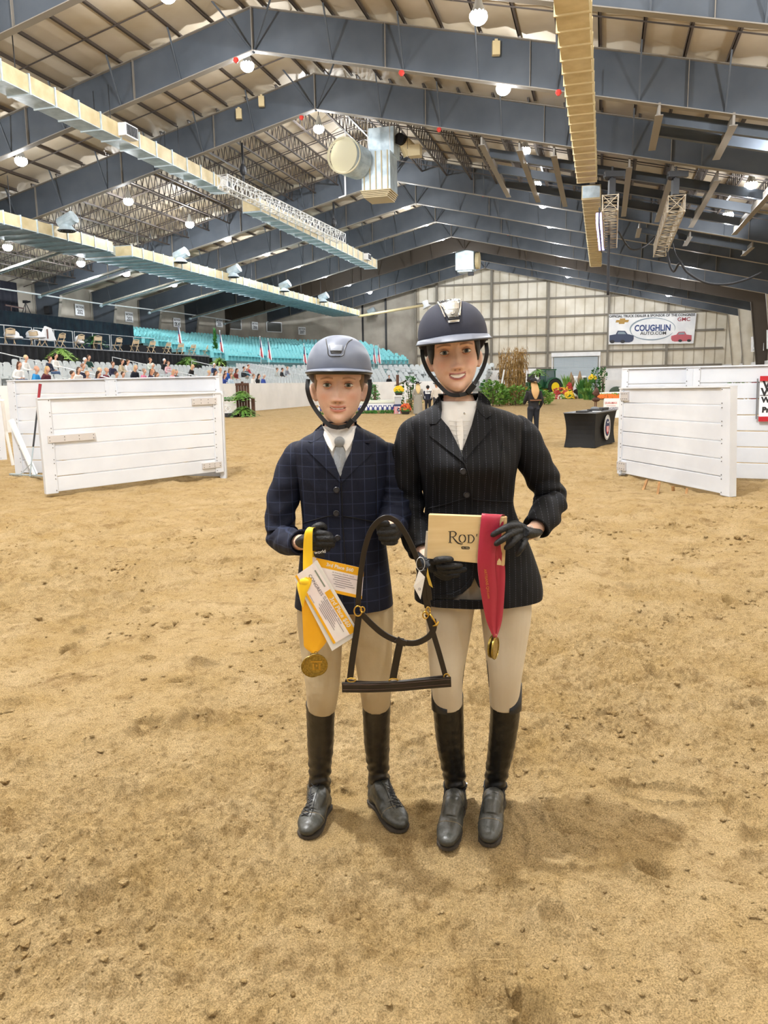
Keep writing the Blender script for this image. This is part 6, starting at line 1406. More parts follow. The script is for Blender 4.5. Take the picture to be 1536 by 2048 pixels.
class Torso:
    """clothing torso made of horizontal elliptical rings read off the photo (py, xl, xr, depth)"""
    def __init__(s, rows, Y, n=200, ex=2.3, tilt=0.0):
        s.Y = Y; s.n = n; s.ex = ex; R = []
        for py, xl, xr, b in rows:
            l, r = at(xl, py, Y), at(xr, py, Y); R.append(((l.x+r.x)/2, (r.x-l.x)/2, b, (l.z+r.z)/2, tilt*0))
        s.R = spline(R, 14); s.R.sort(key=lambda q: -q[3])
        s.zs = np.array([q[3] for q in s.R])[::-1]; s.cx = np.array([q[0] for q in s.R])[::-1]; s.a = np.array([q[1] for q in s.R])[::-1]; s.b = np.array([q[2] for q in s.R])[::-1]
    def at_z(s, z): return np.interp(z, s.zs, s.cx), np.interp(z, s.zs, s.a), np.interp(z, s.zs, s.b)
    def bump(s, x, z): return 0
    def front_y(s, x, z):
        cx, a, b = s.at_z(z); u = min(.985, abs((x-cx)/max(a, 1e-3))); return s.Y-b*(1-u**s.ex)**(1/s.ex)-s.bump(x, z)
    def pt(s, px, py, off=0.):
        y = s.Y-.1
        for _ in range(5): p = at(px, py, y); y = s.front_y(p.x, p.z)-off
        return at(px, py, y)
    def mesh(s, cut=None, scale=1.0, shrink=0.0):
        m = MB(); rows = []
        for cx, a, b, z, _ in s.R:
            ring = []
            for k in range(s.n):
                t = 2*PI*k/s.n; c_, s_ = math.cos(t), math.sin(t); e = 2/s.ex
                x = cx+(a-shrink)*abs(c_)**e*(1 if c_ >= 0 else -1); y = s.Y-(b-shrink)*abs(s_)**e*(1 if s_ >= 0 else -1)
                if s_ > 0: y -= s.bump(x, z)
                w_ = .003*vnoise(np.array(x*22.), np.array(z*9.), 3)+.002*vnoise(np.array(x*50.+z*14), np.array(z*26.), 4)
                ring.append(Vector((x, y-float(w_)*(1 if s_ > 0 else 0), z)))
            rows.append(ring)
        m.loft(rows, cap=True)
        if cut:
            keep = []
            for f in m.f:
                c = sum((Vector(m.v[i]) for i in f), Vector())/len(f)
                if c.y < s.Y and len(f) == 4 and cut(*project(c)): continue
                keep.append(f)
            m.f = keep; m.mi = [0]*len(keep)
        return m
def inpoly(P):
    def f(x, y):
        c = False; j = len(P)-1
        for i in range(len(P)):
            if (P[i][1] > y) != (P[j][1] > y) and x < (P[j][0]-P[i][0])*(y-P[i][1])/(P[j][1]-P[i][1])+P[i][0]: c = not c
            j = i
        return c
    return f
def applique(name, T, poly, off, th, m, parent, org, sub=3, label=None):
    bm = bmesh.new(); vs = [bm.verts.new((x, y, 0)) for x, y in poly]; bm.faces.new(vs); bmesh.ops.triangulate(bm, faces=bm.faces)
    for _ in range(sub): bmesh.ops.subdivide_edges(bm, edges=[e for e in bm.edges if e.calc_length() > 5], cuts=1, use_grid_fill=False); bmesh.ops.triangulate(bm, faces=bm.faces)
    P = []; n = len(bm.verts); bm.verts.index_update()
    offs = off if callable(off) else (lambda x, y: off)
    for v in bm.verts: P.append(T.pt(v.co.x, v.co.y, offs(v.co.x, v.co.y)))
    Q = [p+Vector((0, th, 0)) for p in P]; F = [tuple(v.index for v in f.verts) for f in bm.faces]; mb = MB(); fs = F+[tuple(reversed([i+n for i in f])) for f in F]
    for e in bm.edges:
        if len(e.link_faces) == 1: a, b = e.verts[0].index, e.verts[1].index; fs.append((a, b, b+n, a+n))
    mb._add(P+Q, fs); bm.free(); o = mb.build(name, m, parent, org, smooth=False); o.data.polygons.foreach_set('use_smooth', [True]*len(o.data.polygons)); o.data.set_sharp_from_angle(angle=.7)
    if label: o['label'] = label
    return o
def seam(name, T, pts, r, m, parent, org, off=.002):
    S = spline([(x, y, 0) for x, y in pts], 8); mb = MB(); mb.tube([T.pt(q[0], q[1], off) for q in S], r, 6); return mb.build(name, m, parent, org, smooth=True)
def sleeve(name, pts, radii, m, parent, org, seed=0, flat=None, cuff=True, elbow=.5):
    rows = [list(p)+[r] for p, r in zip(pts, radii)]; S = spline(rows, 10); mb = MB(); n = 30; N = len(S); rings = []; prev = None
    for i, q in enumerate(S):
        p = Vector(q[:3]); t = (Vector(S[min(i+1, N-1)][:3])-Vector(S[max(i-1, 0)][:3])).normalized(); x = Vector((1, 0, 0)) if prev is None else prev
        x = (x-t*x.dot(t)).normalized(); y = t.cross(x); prev = x; s_ = i/(N-1); ring = []
        for k in range(n):
            a = 2*PI*k/n; near = math.exp(-((s_-elbow)/.22)**2)+.35
            w_ = near*(.0035*math.sin(s_*46+2.2*math.sin(a*2+seed))+.0022*math.sin(s_*27-a*2+seed*2))
            rr = q[3]+w_; ring.append(p+x*(math.cos(a)*rr)+y*(math.sin(a)*rr*.92))
        rings.append(ring)
    if cuff: last = rings[-1]; c = sum(last, Vector())/n; rings.append([c+(v-c)*.86 for v in last]); rings.append([c+(v-c)*.84-(Vector(S[-1][:3])-Vector(S[-3][:3])) for v in last])
    mb.loft(rings, cap=True); return mb.build(name, m, parent, org, smooth=True)
# ---- head
def head_mb(w=1.0, smile=.5):
    """head in local axes: x right in picture, y towards the viewer is negative, z up from the eye line"""
    rows = [(-.113, .006, .066, -.030), (-.110, .020, .078, -.01), (-.100, .033, .0835, .012), (-.086, .046, .0850, .03), (-.068, .0555, .0855, .052), (-.045, .0625, .0865, .072), (-.02, .0665, .0855, .086), (0, .069, .0835, .093), (.025, .0715, .0865, .098), (.05, .0715, .083, .098), (.075, .066, .072, .09), (.095, .053, .053, .072), (.11, .034, .032, .046), (.118, .008, .008, .012)]
    S = spline(rows, 9); n = 180; vs = []; N = len(S)
    z = np.array([q[0] for q in S])[:, None]; wd = np.array([q[1] for q in S])[:, None]*w; fr = np.array([q[2] for q in S])[:, None]; bk = np.array([q[3] for q in S])[:, None]
    t = (2*PI*np.arange(n)/n)[None, :]; c_, s_ = np.cos(t), np.sin(t)
    ex = 2/2.25; x = wd*np.abs(c_)**ex*np.sign(c_); f = np.where(s_ >= 0, fr*np.abs(s_)**ex, -bk*np.abs(s_)**ex)
    zz = z+0*x
    def G(cx, cz, sx, sz, a): return a*np.exp(-((x-cx)/sx)**2-((zz-cz)/sz)**2)
    front = np.clip(s_, 0, 1)**.5+0*x; d = 0*x
    nr = np.clip((.010-zz)/.052, 0, 1); nose = (.004+.017*nr**1.3)*np.exp(-(x/(.0075+.0045*nr))**2)*np.clip((zz+.0535)/.008, 0, 1)*np.clip((.02-zz)/.014, 0, 1); d += nose
    for q in (-1, 1):
        d += G(q*.0115, -.0435, .0065, .0065, .0095); d += G(q*.031, .001, .0155, .0115, -.0105); d += G(q*.031, .0205, .019, .007, .0045); d += G(q*.043, -.027, .017, .014, .0065); d += G(q*.036, -.049, .013, .011, .0055*smile); d += G(q*(.027+.004*smile), -.064, .005, .008, -.004*smile); d += G(q*.0165, .005, .006, .012, -.004)
    zk = zz; zz = zz-smile*10*np.minimum(x**2, .0007)
    d += G(0, -.0625, .019, .0042, .0058)+G(0, -.0745, .016, .0048, .006)+G(0, -.0685, .021, .0022, -.003)
    zz = zk; d += G(0, -.0835, .014, .004, -.0035)+G(0, -.1, .016, .010, .006)+G(0, -.0565, .003, .005, -.002)
    f = f+d*front
    mb = MB(); mb.loft([[Vector((x[i, k], -f[i, k], z[i, 0])) for k in range(n)] for i in range(N)]); return mb
def face_color(P, base, lip, brow, cheek, smile, teeth, stubble=None):
    """P array of local head coords -> linear rgb"""
    x, y, z = P[:, 0], P[:, 1], P[:, 2]; n = len(P); col = np.tile(np.array(lin(base)[:3]), (n, 1)); front = (y < -.03)
    def mixc(w_, c): nonlocal col; w_ = np.clip(w_, 0, 1)[:, None]; col = col*(1-w_)+np.array(lin(c)[:3])*w_
    col *= (1+.03*vnoise(x*300, z*300, 3)+.02*vnoise(x*90, z*90, 4))[:, None]
    for q in (-1, 1): mixc(front*.45*np.exp(-((x-q*.042)/.018)**2-((z+.033)/.015)**2), cheek)
    mixc(front*.35*np.exp(-(x/.013)**2-((z+.042)/.01)**2), cheek)
    curve = smile*10*np.minimum(x**2, .0007)
    up = z+.0635-curve; lo = z+.0748-curve; wl = .0245
    mixc(front*(np.abs(x) < wl)*np.clip(1.2-np.abs(up)/(.0038*np.sqrt(np.clip(1-(x/wl)**2, 0, 1))+1e-4), 0, 1)*2, lip)
    mixc(front*(np.abs(x) < wl)*np.clip(1.2-np.abs(lo)/(.0048*np.sqrt(np.clip(1-(x/wl)**2, 0, 1))+1e-4), 0, 1)*2, lip)
    mid = z+.0688-curve
    mixc(front*(np.abs(x) < wl*.98)*np.clip(1.5-np.abs(mid)/(.0010+teeth*.0042*np.sqrt(np.clip(1-(x/wl)**2, 0, 1))), 0, 1)*2, '#7a4038')
    if teeth: mixc(front*(np.abs(x) < wl*.85)*np.clip(1.5-np.abs(mid-.0006)/(teeth*.0036*np.sqrt(np.clip(1-(x/(wl*.85))**2, 0, 1))+1e-5), 0, 1)*2, '#f3ece4')
    for q in (-1, 1):
        xe = (x*q-.033); bz = z-.0185-.004*np.cos(xe*60)+.10*np.clip(xe, 0, 1)
        mixc(front*(np.abs(xe) < .0195)*np.clip(1.3-np.abs(bz)/(.0032-.06*np.clip(xe, 0, .02)), 0, 1)*.8, brow)
        mixc(front*.5*np.exp(-((x-q*.031)/.016)**2-((z-.009)/.004)**2), '#9c6a55')
        mixc(front*.9*np.exp(-((x-q*.0065)/.0028)**2-((z+.0505)/.002)**2), '#6b3a32')
    return col
def build_head(person, M4, eye_c, lash, org):
    """eyes, lids and lashes in head space, parented to the body"""
    for q in (-1, 1):
        c = Vector((q*.0315, -.0650, .0005)); e = MB(); e.sphere((0, 0, 0), (.0136, .0136, .0104), 24, 16); e.v = [tuple(M4 @ (Vector(v)+c)) for v in e.v]; eo = e.build('eye', mat('eye_white', '#e9e4de', .15, spec=.7), person, org, smooth=True)
        for nm, r, mt, o_ in (('iris', .0064, mat(eye_c[0], eye_c[1], .2), .0004), ('pupil', .0030, mat('pupil', '#0a0808', .1), .0008)):
            i_ = MB(); rr = .0136+o_; pts = [[Vector((rr*math.sin(a)*math.cos(t), -rr*math.cos(a), rr*math.sin(a)*math.sin(t))) for t in np.linspace(0, 2*PI, 20, endpoint=False)] for a in np.linspace(.001, r/.0136, 4)]; i_.loft(pts, cap=True); i_.v = [tuple(M4 @ (Vector(v)+c)) for v in i_.v]; i_.build(nm, mt, eo, org, smooth=True)
        for nm, zz, amp, r, mt in (('eyelash', .0056, .0022, .0011, mat('lash_brown', '#3b2a22', .7)), ('eyelid', .0076, .0026, .0022, MATS[lash]), ('eyelid', -.0070, -.0012, .0025, MATS[lash])):
            pts = []
            for a in np.linspace(-1.05, 1.05, 13):
                xx = .0152*math.sin(a); z_ = zz*math.cos(a*1.2)+amp*math.cos(a)*.3-(.001 if zz > 0 else 0)*q*a*0; yy = -math.sqrt(max(.0149**2-xx*xx*.86-z_*z_*.8, 1e-6)); pts.append(M4 @ (c+Vector((xx, yy, z_))))
            l = MB(); l.tube(pts, [r*(.35+.65*math.sin(PI*k/12)) for k in range(13)], 6); l.build(nm, mt, person, org, smooth=True)
def finish_body(me, M4, args, skin, org, label, name='person'):
    inv = M4.inverted(); n = len(me.vertices); co = np.empty(n*3); me.vertices.foreach_get('co', co); co = co.reshape(-1, 3); A = np.array(inv); L = co@A[:3, :3].T+A[:3, 3]
    col = face_color(L, **args); far = (L[:, 2] < -.125); col[far] = np.array(lin(args['base'])[:3]); at_ = me.color_attributes.new('tone', 'FLOAT_COLOR', 'POINT'); at_.data.foreach_set('color', np.hstack([col, np.ones((n, 1))]).astype(np.float32).ravel())
    return tag(mobj(name, me, skin, None, org), label, 'person')
def glove(palm, palm_r, fingers, thumb, name, label, parent, org, wrist=None, flat=(1, .62)):
    """palm: list of points; fingers: list of point lists with base radius"""
    g = MB(); sweep(g, palm, palm_r, 14, flat, 5)
    for pts, r in fingers+[thumb]: sweep(g, pts, [r*1.05, r*1.02, r*.97, r*.85, r*.62][:len(pts)] if len(pts) <= 5 else [r]*len(pts), 12, None, 5); g.sphere(pts[0], r*1.1, 10, 6); g.sphere(pts[-1], r*.72, 10, 6)
    if wrist: sweep(g, wrist[0], wrist[1], 14, None, 4)
    o = mobj(name, fused(g, .0022, 2), M_GLOVE, parent, None); o.data.transform(Matrix.Translation(-Vector(org))); o['label'] = label; return o
def ppx(L): return [at(*q) for q in L]
def R1(px, Y): return px*Y/1553
def boot(parent, org, shaft, heel, ball, toe, mshaft, mfoot, nm, soleY=0.0, wb=.046, laces=False, spur=False, side=1):
    """shaft: [(point, radius, flat)], foot from heel to toe on the ground"""
    sf = MB(); sweep(sf, [s[0] for s in shaft], [s[1] for s in shaft], 26, None, 6)
    # top edge dips at the front inside
    a = MB(); heel, ball, toe = Vector(heel), Vector(ball), Vector(toe); ank = Vector(shaft[-1][0]); up = Vector((0, 0, 1)); d = (toe-heel).normalized()
    sweep(a, [ank+up*.03, ank-up*.03+d*.005, heel+up*.045+d*.03], [shaft[-1][1]*1.0, .043, .037], 20, None, 5)
    sweep(a, [heel+up*.036+d*.02, (heel+ball)/2+up*.05, ball+up*.036, (ball+toe)/2+up*.031, toe+up*.026-d*.012], [.034, .036, wb*.95, wb*.9, .03], 22, [(1, .9), (1, 1.0), (1.0, .72), (1, .62), (1.0, .62)], 6, up=up.cross(d))
    sweep(a, [ank+d*.01+up*.0, (heel+ball)/2+up*.075+d*.01, ball+up*.05-d*.01], [.040, .034, .029], 20, None, 6)
    a.sphere(toe+up*.027-d*.018, (.030, .030, .021), 14, 10)
    me = fused(a, .003, 3, nm); co = np.empty(len(me.vertices)*3); me.vertices.foreach_get('co', co); co = co.reshape(-1, 3)
    dd = co-np.array(ank); along = dd[:, 0]*d.x+dd[:, 1]*d.y
    wr = .0022*np.sin(co[:, 2]*190+along*60)*np.exp(-((along-.05)/.05)**2)+.0015*np.sin(along*260+co[:, 2]*50)*np.exp(-((along-.13)/.025)**2); co[:, 2] += wr
    co[:, 2] = np.maximum(co[:, 2], soleY+.006); me.vertices.foreach_set('co', co.ravel())
    sme = fused(sf, .0035, 2); cs = np.empty(len(sme.vertices)*3); sme.vertices.foreach_get('co', cs); cs = cs.reshape(-1, 3); ctr = np.stack([np.interp(cs[:, 2], [q[0].z for q in reversed(shaft)], [q[0][k] for q in reversed(shaft)]) for k in (0, 1)], 1)
    rad = cs[:, :2]-ctr; az = np.arctan2(rad[:, 1], rad[:, 0]); zr = (cs[:, 2]-ank.z); wv = (.0022*np.exp(-((zr-.05)/.09)**2)*(1+.7*np.sin(az*1.0+zr*40))+.0004)*(np.sin(zr*150+np.sin(az*2+1)*1.6)+.6*np.sin(zr*83-az*1.5)); cs[:, :2] += rad/np.maximum(np.linalg.norm(rad, axis=1), 1e-4)[:, None]*wv[:, None]; sme.vertices.foreach_set('co', cs.ravel())
    from mathutils.bvhtree import BVHTree
    V_ = [tuple(v) for v in co]+[tuple(v) for v in cs]; F_ = [tuple(p.vertices) for p in me.polygons]+[tuple(i+len(co) for i in p.vertices) for p in sme.polygons]; T_ = BVHTree.FromPolygons(V_, F_)
    def hit(c, dr, off=.0015):
        h = T_.ray_cast(c+dr*.2, -dr); return (h[0]+dr*off) if h[0] is not None else c+dr*.04
    s_ = mobj(nm, sme, mshaft, parent, None); s_.data.transform(Matrix.Translation(-Vector(org)))
    f_ = mobj('boot_foot', me, mfoot, s_, None); f_.data.transform(Matrix.Translation(-Vector(org)))
    so = MB(); perp = up.cross(d); prof = [(-.03, .004), (-.02, .02), (.02, .030), (.08, .0335), (.32, .029), (.55, .038), (.76, wb*.9), (.9, wb*.82), (.98, .024), (1.02, .010)]
    out = [heel+(toe-heel)*t+perp*w_ for t, w_ in prof]+[heel+(toe-heel)*t-perp*w_ for t, w_ in reversed(prof)]; so.prism([Vector((p.x, p.y, soleY)) for p in out], (0, 0, .010)); so.build('boot_sole', M_SOLE, s_, org)
    fr_ = Vector((d.x, d.y, 0)).normalized()
    cp = MB(); pc = heel+(toe-heel)*.74+up*.012
    cp.tube([hit(pc, (perp*math.sin(a)+up*math.cos(a)).normalized(), .0006)-fr_*.010*abs(math.sin(a)) for a in np.linspace(-1.25, 1.25, 15)], .0014, 6); cp.build('toe_cap_seam', mat('dusty_seam', '#75674f', .8), s_, org)
    if laces:
        lc = MB(); seamp = []
        for k in range(8):
            z = .055-.0185*k; c = ank+up*z+fr_*max(0, k-3)*.014; dr = (fr_*1.0+up*(.0+.13*k)).normalized()
            pl, pr = hit(c-perp*.013, dr, .001), hit(c+perp*.013, dr, .001); pl2, pr2 = hit(c-perp*.013-up*.014, dr, .001), hit(c+perp*.013-up*.014, dr, .001); m0 = hit(c-up*.007, dr, .004); lc.tube([pl, m0, pr2], .0019, 5); lc.tube([pr, m0, pl2], .0019, 5)
        lc.build('laces', M_STRAP, s_, org)
        for sg in (-1, 1):
            e = MB(); e.tube([hit(ank+up*(.06-.0185*k)+fr_*max(0, k-3)*.014+perp*sg*.021, (fr_+up*.13*k).normalized(), .0004) for k in range(9)], .0011, 5); e.build('lace_edge', M_SEAMD, s_, org)
    if spur:
        c0 = ank+up*.040+fr_*.012; sp = MB(); A_ = np.linspace(-PI, PI, 33)[:-1]; rr = []
        for a in A_:
            dr = fr_*math.cos(a)+perp*math.sin(a); dz_ = -up*(.012*math.cos(a)); u0_, u1_ = hit(c0+dz_+up*.008, dr, .001), hit(c0+dz_-up*.008, dr, .001); rr.append([u0_, u0_+dr*.003, u1_+dr*.003, u1_])
        rr.append(rr[0]); sp.loft(rr, cap=False); so2 = sp.build('spur_strap', M_STRAP, s_, org)
        c = hit(c0-up*.012, fr_, .005)+perp*(side*.006); bk = MB(); bk.tube([c+perp*.010+up*.009, c-perp*.010+up*.009, c-perp*.010-up*.009, c+perp*.010-up*.009, c+perp*.010+up*.009], .0018, 6); bk.build('spur_buckle', M_CHROME, so2, org)
        sp = MB(); sp.tube([hit(c0, perp, .004), hit(c0, (perp-fr_).normalized(), .005), hit(c0, -fr_, .012), hit(c0, (-perp-fr_).normalized(), .005), hit(c0, -perp, .004)], .0038, 8); sp.tube([hit(c0, -fr_, .012), hit(c0, -fr_, .03)], .004, 8); sp.build('spur', M_CHROME, so2, org)
    return s_
def helmet(person, org, M4, a, b, h, z0, mshell, kind, brim):
    """dome over the head in head space; brim list of (angle, radial extra, drop)"""
    T = lambda v: M4 @ Vector(v)
    d = MB(); rows = []; n = 72
    for i in range(26):
        ph = (PI/2)*i/25*.995; cz, sr = math.sin(ph), math.cos(ph)
        rows.append([Vector((a*sr**.86*math.cos(t), -b*sr**.86*math.sin(t), z0+h*cz)) for t in np.linspace(0, 2*PI, n, endpoint=False)])
    low = []
    for t in np.linspace(0, 2*PI, n, endpoint=False):     # lower rim curves down behind
        s_ = math.sin(t); dz_ = (-.010*(1-max(0, s_)) if s_ > -.2 else -.012-.035*min(1, (-s_-.2)/.5)); low.append(Vector((a*1.0*math.cos(t), -b*1.0*s_, z0+dz_-.012)))
    rows = [low]+rows; d.loft(rows, cap=False); d.v = [tuple(T(v)) for v in d.v]
    hs = d.build('helmet', mshell, person, org, smooth=True); sol = hs.modifiers.new('s', 'SOLIDIFY'); sol.thickness = .006; sol.offset = -1
    # brim
    br = MB(); rings = []
    for t in np.linspace(-.32, PI+.32, 49):
        s_ = math.sin(t); ex_ = brim['r']*max(0, s_*.9+.12)**brim['p']; drop = brim['d']*max(0, s_)-brim.get('side', 0)*(1-max(0, s_)); c_ = math.cos(t)
        base = Vector((a*c_, -b*s_, z0-.006+brim['z']-(.012*(1-max(0, s_))))); o_ = Vector((a*c_*(1+ex_*.55/b), -b*s_-ex_*max(0, s_+.1), base.z-drop)); mid = (base+o_)/2+Vector((0, 0, brim.get('crown', .003)))
        rings.append([base+Vector((0, 0, .004)), mid+Vector((0, 0, .003)), o_+Vector((0, 0, .0015)), o_-Vector((0, 0, .003)), mid-Vector((0, 0, .003)), base-Vector((0, 0, .007))])
    br.loft(rings); br.v = [tuple(T(v)) for v in br.v]; br.build('helmet_brim', brim['m'], hs, org, smooth=True).data.set_sharp_from_angle(angle=1.0)
    ed = MB(); ed.tube([T(r[2]*.5+r[3]*.5) for r in rings], .0028, 8); ed.build('brim_edge', brim['e'], hs, org, smooth=True)
    li = MB(); li.loft([[Vector(((a-.009)*math.cos(t), -(b-.009)*math.sin(t), z)) for t in np.linspace(0, 2*PI, 40, endpoint=False)] for z in (z0-.02, z0+.012)], cap=False); li.v = [tuple(T(v)) for v in li.v]; lo_ = li.build('helmet_lining', mat('lining_grey', '#4b4a44', .9), hs, org, smooth=True); sl = lo_.modifiers.new('s', 'SOLIDIFY'); sl.thickness = .006; sl.offset = -1
    return hs
def dome_pt(M4, a, b, h, z0, x, zf, off=.002):
    """point on dome front at lateral x and height fraction zf"""
    cz = zf; sr = math.sqrt(max(0, 1-cz*cz))**.86; A, B_ = a*sr, b*sr; u = max(-.99, min(.99, x/A)); y = -B_*math.sqrt(1-u*u); n = Vector((x/(a*a), y/(b*b), cz/h)).normalized(); return M4 @ (Vector((x, y, z0+h*cz))+n*off)
def dome_patch(M4, D, outline, off, th, m, name, parent, org, nx=10):
    """outline: list of (zf, x_left, x_right)"""
    mb = MB(); rows = [[dome_pt(M4, *D, xl+(xr-xl)*k/nx, zf, off) for k in range(nx+1)] for zf, xl, xr in spline(outline, 6)]
    rows2 = [[dome_pt(M4, *D, xl+(xr-xl)*k/nx, zf, off-th) for k in range(nx+1)] for zf, xl, xr in spline(outline, 6)]
    mb.loft([r+list(reversed(q)) for r, q in zip(rows, rows2)]); return mb.build(name, m, parent, org, smooth=True)
def strap(name, pts, w, th, m, parent, org, wide=None, sub=8):
    """flat band through points; wide direction given per call"""
    S = [Vector(q) for q in spline(pts, sub)]; mb = MB(); rows = []; N = len(S)
    for i, p in enumerate(S):
        t = (S[min(i+1, N-1)]-S[max(i-1, 0)]).normalized()
        if wide is None: n = Vector((0, -1, 0)); wv = t.cross(n).normalized(); nn_ = wv.cross(t)
        else: wv = Vector(wide); wv = (wv-t*wv.dot(t)).normalized(); nn_ = wv.cross(t)
        rows.append([p+wv*w/2+nn_*th/2, p+wv*w/2-nn_*th/2, p-wv*w/2-nn_*th/2, p-wv*w/2+nn_*th/2])
    mb.loft(rows); return mb.build(name, m, parent, org)
def headM(c, yaw=0, roll=0, pitch=0, s=1.0):
    return Matrix.Translation(c) @ Matrix.Rotation(yaw, 4, 'Z') @ Matrix.Rotation(roll, 4, 'Y') @ Matrix.Rotation(pitch, 4, 'X') @ Matrix.Scale(s, 4)

# ------------------------------------------------------------------ BOY
BY = 2.46
def b_(px, py, y=BY): return at(px, py, y)
e0 = b_(675.5, 771, 2.37); HB = headM(Vector((e0.x, 2.455, e0.z)), 0, .02, .0, 1.02)
rowsB = [(842, 646, 714, .055), (852, 643, 716, .058), (864, 626, 738, .07), (876, 604, 760, .083), (892, 588, 776, .095), (925, 590, 779, .108), (965, 597, 774, .112), (1005, 602, 770, .105), (1040, 605, 768, .1), (1070, 604, 770, .104), (1110, 600, 775, .112), (1150, 596, 780, .12), (1185, 592, 784, .124), (1207, 590, 786, .124)]
TB = Torso(rowsB, BY)
orgB = Vector((b_(680, 900).x, BY, 0))
body = head_mb(1.04, .45); body.v = [tuple(HB @ Vector(v)) for v in body.v]
for q in (-1, 1):
    sweep(body, [HB @ Vector((q*.066, .005, -.005)), HB @ Vector((q*.079, .012, -.008)), HB @ Vector((q*.077, .008, -.03)), HB @ Vector((q*.068, .0, -.045))], [.010, .012, .010, .006], 10, (1, 1.3), 4)
nb0, nb1 = HB @ Vector((0, .012, -.07)), b_(679, 872, BY)
sweep(body, [HB @ Vector((0, .02, -.04)), nb0, (nb0+nb1)/2, nb1, b_(680, 900)], [.05, .052, .047, .052, .08], 26, None, 5)
sweep(body, [b_(680, 880), b_(684, 930), b_(686, 1040), b_(688, 1130), b_(690, 1200)], [.05, .085, .075, .08, .08], 20, (1.4, .8), 5)
shL, shR = b_(597, 905), b_(771, 905); elL, elR = b_(561, 1062, 2.44), b_(790, 1000, 2.45); wrL, wrR = b_(604, 1086, 2.27), b_(779, 1062, 2.24)
armBL = [b_(612, 902), b_(598, 914), b_(576, 965), b_(561, 1025, 2.45), elL+Vector((.004, .0, -.012)), b_(578, 1083, 2.37), wrL+Vector((-.004, .01, 0))]
armBR = [b_(757, 900), b_(772, 916), b_(786, 955), b_(789, 995, 2.45), b_(790, 1030, 2.40), b_(783, 1052, 2.31), wrR+Vector((0, .012, .008))]
for A_, e_ in ((armBL, b_(618, 1083, 2.24)), (armBR, b_(779, 1065, 2.22))): sweep(body, [b_(684, 910)]+A_+[e_], [.03, .026, .03, .032, .031, .029, .027, .024, .022], 16, None, 5)
# palms under the gloves
kneeL, kneeR = b_(645, 1385, 2.40), b_(752, 1385, 2.42); ankL, ankR = b_(636, 1580, 2.49), b_(757, 1572, 2.53)
hL, hR = b_(648, 1200), b_(738, 1200)
for P_ in ([b_(690, 1190), hL, b_(643, 1310, 2.43), b_(643, 1400, 2.43), b_(641, 1490, 2.50), b_(639, 1580, 2.545), Vector((b_(638, 1590, 2.5).x, 2.5, .035))], [b_(690, 1190), hR, b_(746, 1310, 2.44), b_(752, 1400, 2.45), b_(754, 1490, 2.53), b_(758, 1570, 2.58), Vector((b_(760, 1580, 2.5).x, 2.52, .035))]): sweep(body, P_, [.06, .055, .045, .034, .033, .025, .02], 16, None, 5)
skB = skinmat('skin_boy', '#d9a486'); mat('lid_boy', '#c99276', .5)
boy = finish_body(fused(body, .0024, 1, 'person'), HB, dict(base='#e3bba5', lip='#cf8a7b', brow='#94694b', cheek='#d58a70', smile=.75, teeth=.28), skB, orgB, 'boy rider in a navy check jacket, grey tie and matte grey helmet holding yellow ribbons')
build_head(boy, HB, ('iris_grey', '#6b7466'), 'lid_boy', orgB)
# hair under the helmet
def hair_side(HM, rows, m_, par, org, rx=.0725, ry=.086):
    for q in (-1, 1):
        m = MB(); rr = []
        for z, a0, o_ in spline(rows, 5):
            A_ = np.linspace(math.radians(a0), 1.9, 12); rr.append([HM @ Vector((q*(rx+o_)*math.sin(a), -(ry+o_)*math.cos(a), z)) for a in A_]+[HM @ Vector((q*(rx-.008)*math.sin(a), -(ry-.008)*math.cos(a), z)) for a in reversed(A_)])
        m.loft(rr); m.build('hair', m_, par, org, smooth=True)
hair_side(HB, [(.065, 44, .001), (.045, 47, .0025), (.02, 53, .002), (.0, 63, .001), (-.018, 76, -.004)], mat('hair_sand', '#8b6b4a', .7, bump=.5, bscale=200), boy, orgB, rx=.0745)
m = MB(); m.tube([HB @ Vector((.062*math.sin(a), -.078*math.cos(a)-.004, .054-.004*math.cos(3*a))) for a in np.linspace(-1.0, 1.0, 17)], .006, 8); m.build('hair_fringe', MATS['hair_sand'], boy, orgB, smooth=True)
# shirt, tie
vB = [(640, 842), (640, 872), (651, 898), (664, 925), (681, 958), (695, 928), (707, 903), (714, 870), (717, 842)]
TBs = Torso([(r[0], r[1]+4, r[2]-4, r[3]-.006) for r in rowsB[1:]], BY)
jk = TB.mesh(cut=lambda x, y: inpoly(vB)(x, y) or (y < 858 and 634 < x < 724)); jacketB = jk.build('jacket', M_NAVYJ, boy, orgB, smooth=True); sol = jacketB.modifiers.new('s', 'SOLIDIFY'); sol.thickness = .004; sol.offset = -1
sh_ = TBs.mesh(); shirtB = sh_.build('shirt', M_SHIRT, boy, orgB, smooth=True)
cl = MB(); cl.loft([[Vector((nb1.x+.0+rx*math.cos(t), BY+.004-ry*math.sin(t), z+zz*math.sin(t)-.006)) for t in np.linspace(0, 2*PI, 40, endpoint=False)] for rx, ry, z, zz in ((.062, .062, nb1.z-.02, -.012), (.0585, .058, nb1.z+.012, -.022), (.055, .055, nb1.z+.03, -.032), (.053, .052, nb1.z+.029, -.032), (.056, .055, nb1.z, -.02))], cap=False); c_o = cl.build('shirt_collar', M_SHIRT, shirtB, orgB, smooth=True); s2 = c_o.modifiers.new('s', 'SOLIDIFY'); s2.thickness = .003
applique('collar_point', TB, [(644, 851), (652, 858), (668, 876), (673, 886), (664, 903), (655, 890), (646, 868)], .004, .004, M_SHIRT, shirtB, orgB)
applique('collar_point', TB, [(714, 851), (706, 858), (690, 876), (684, 886), (692, 903), (701, 890), (711, 868)], .004, .004, M_SHIRT, shirtB, orgB)
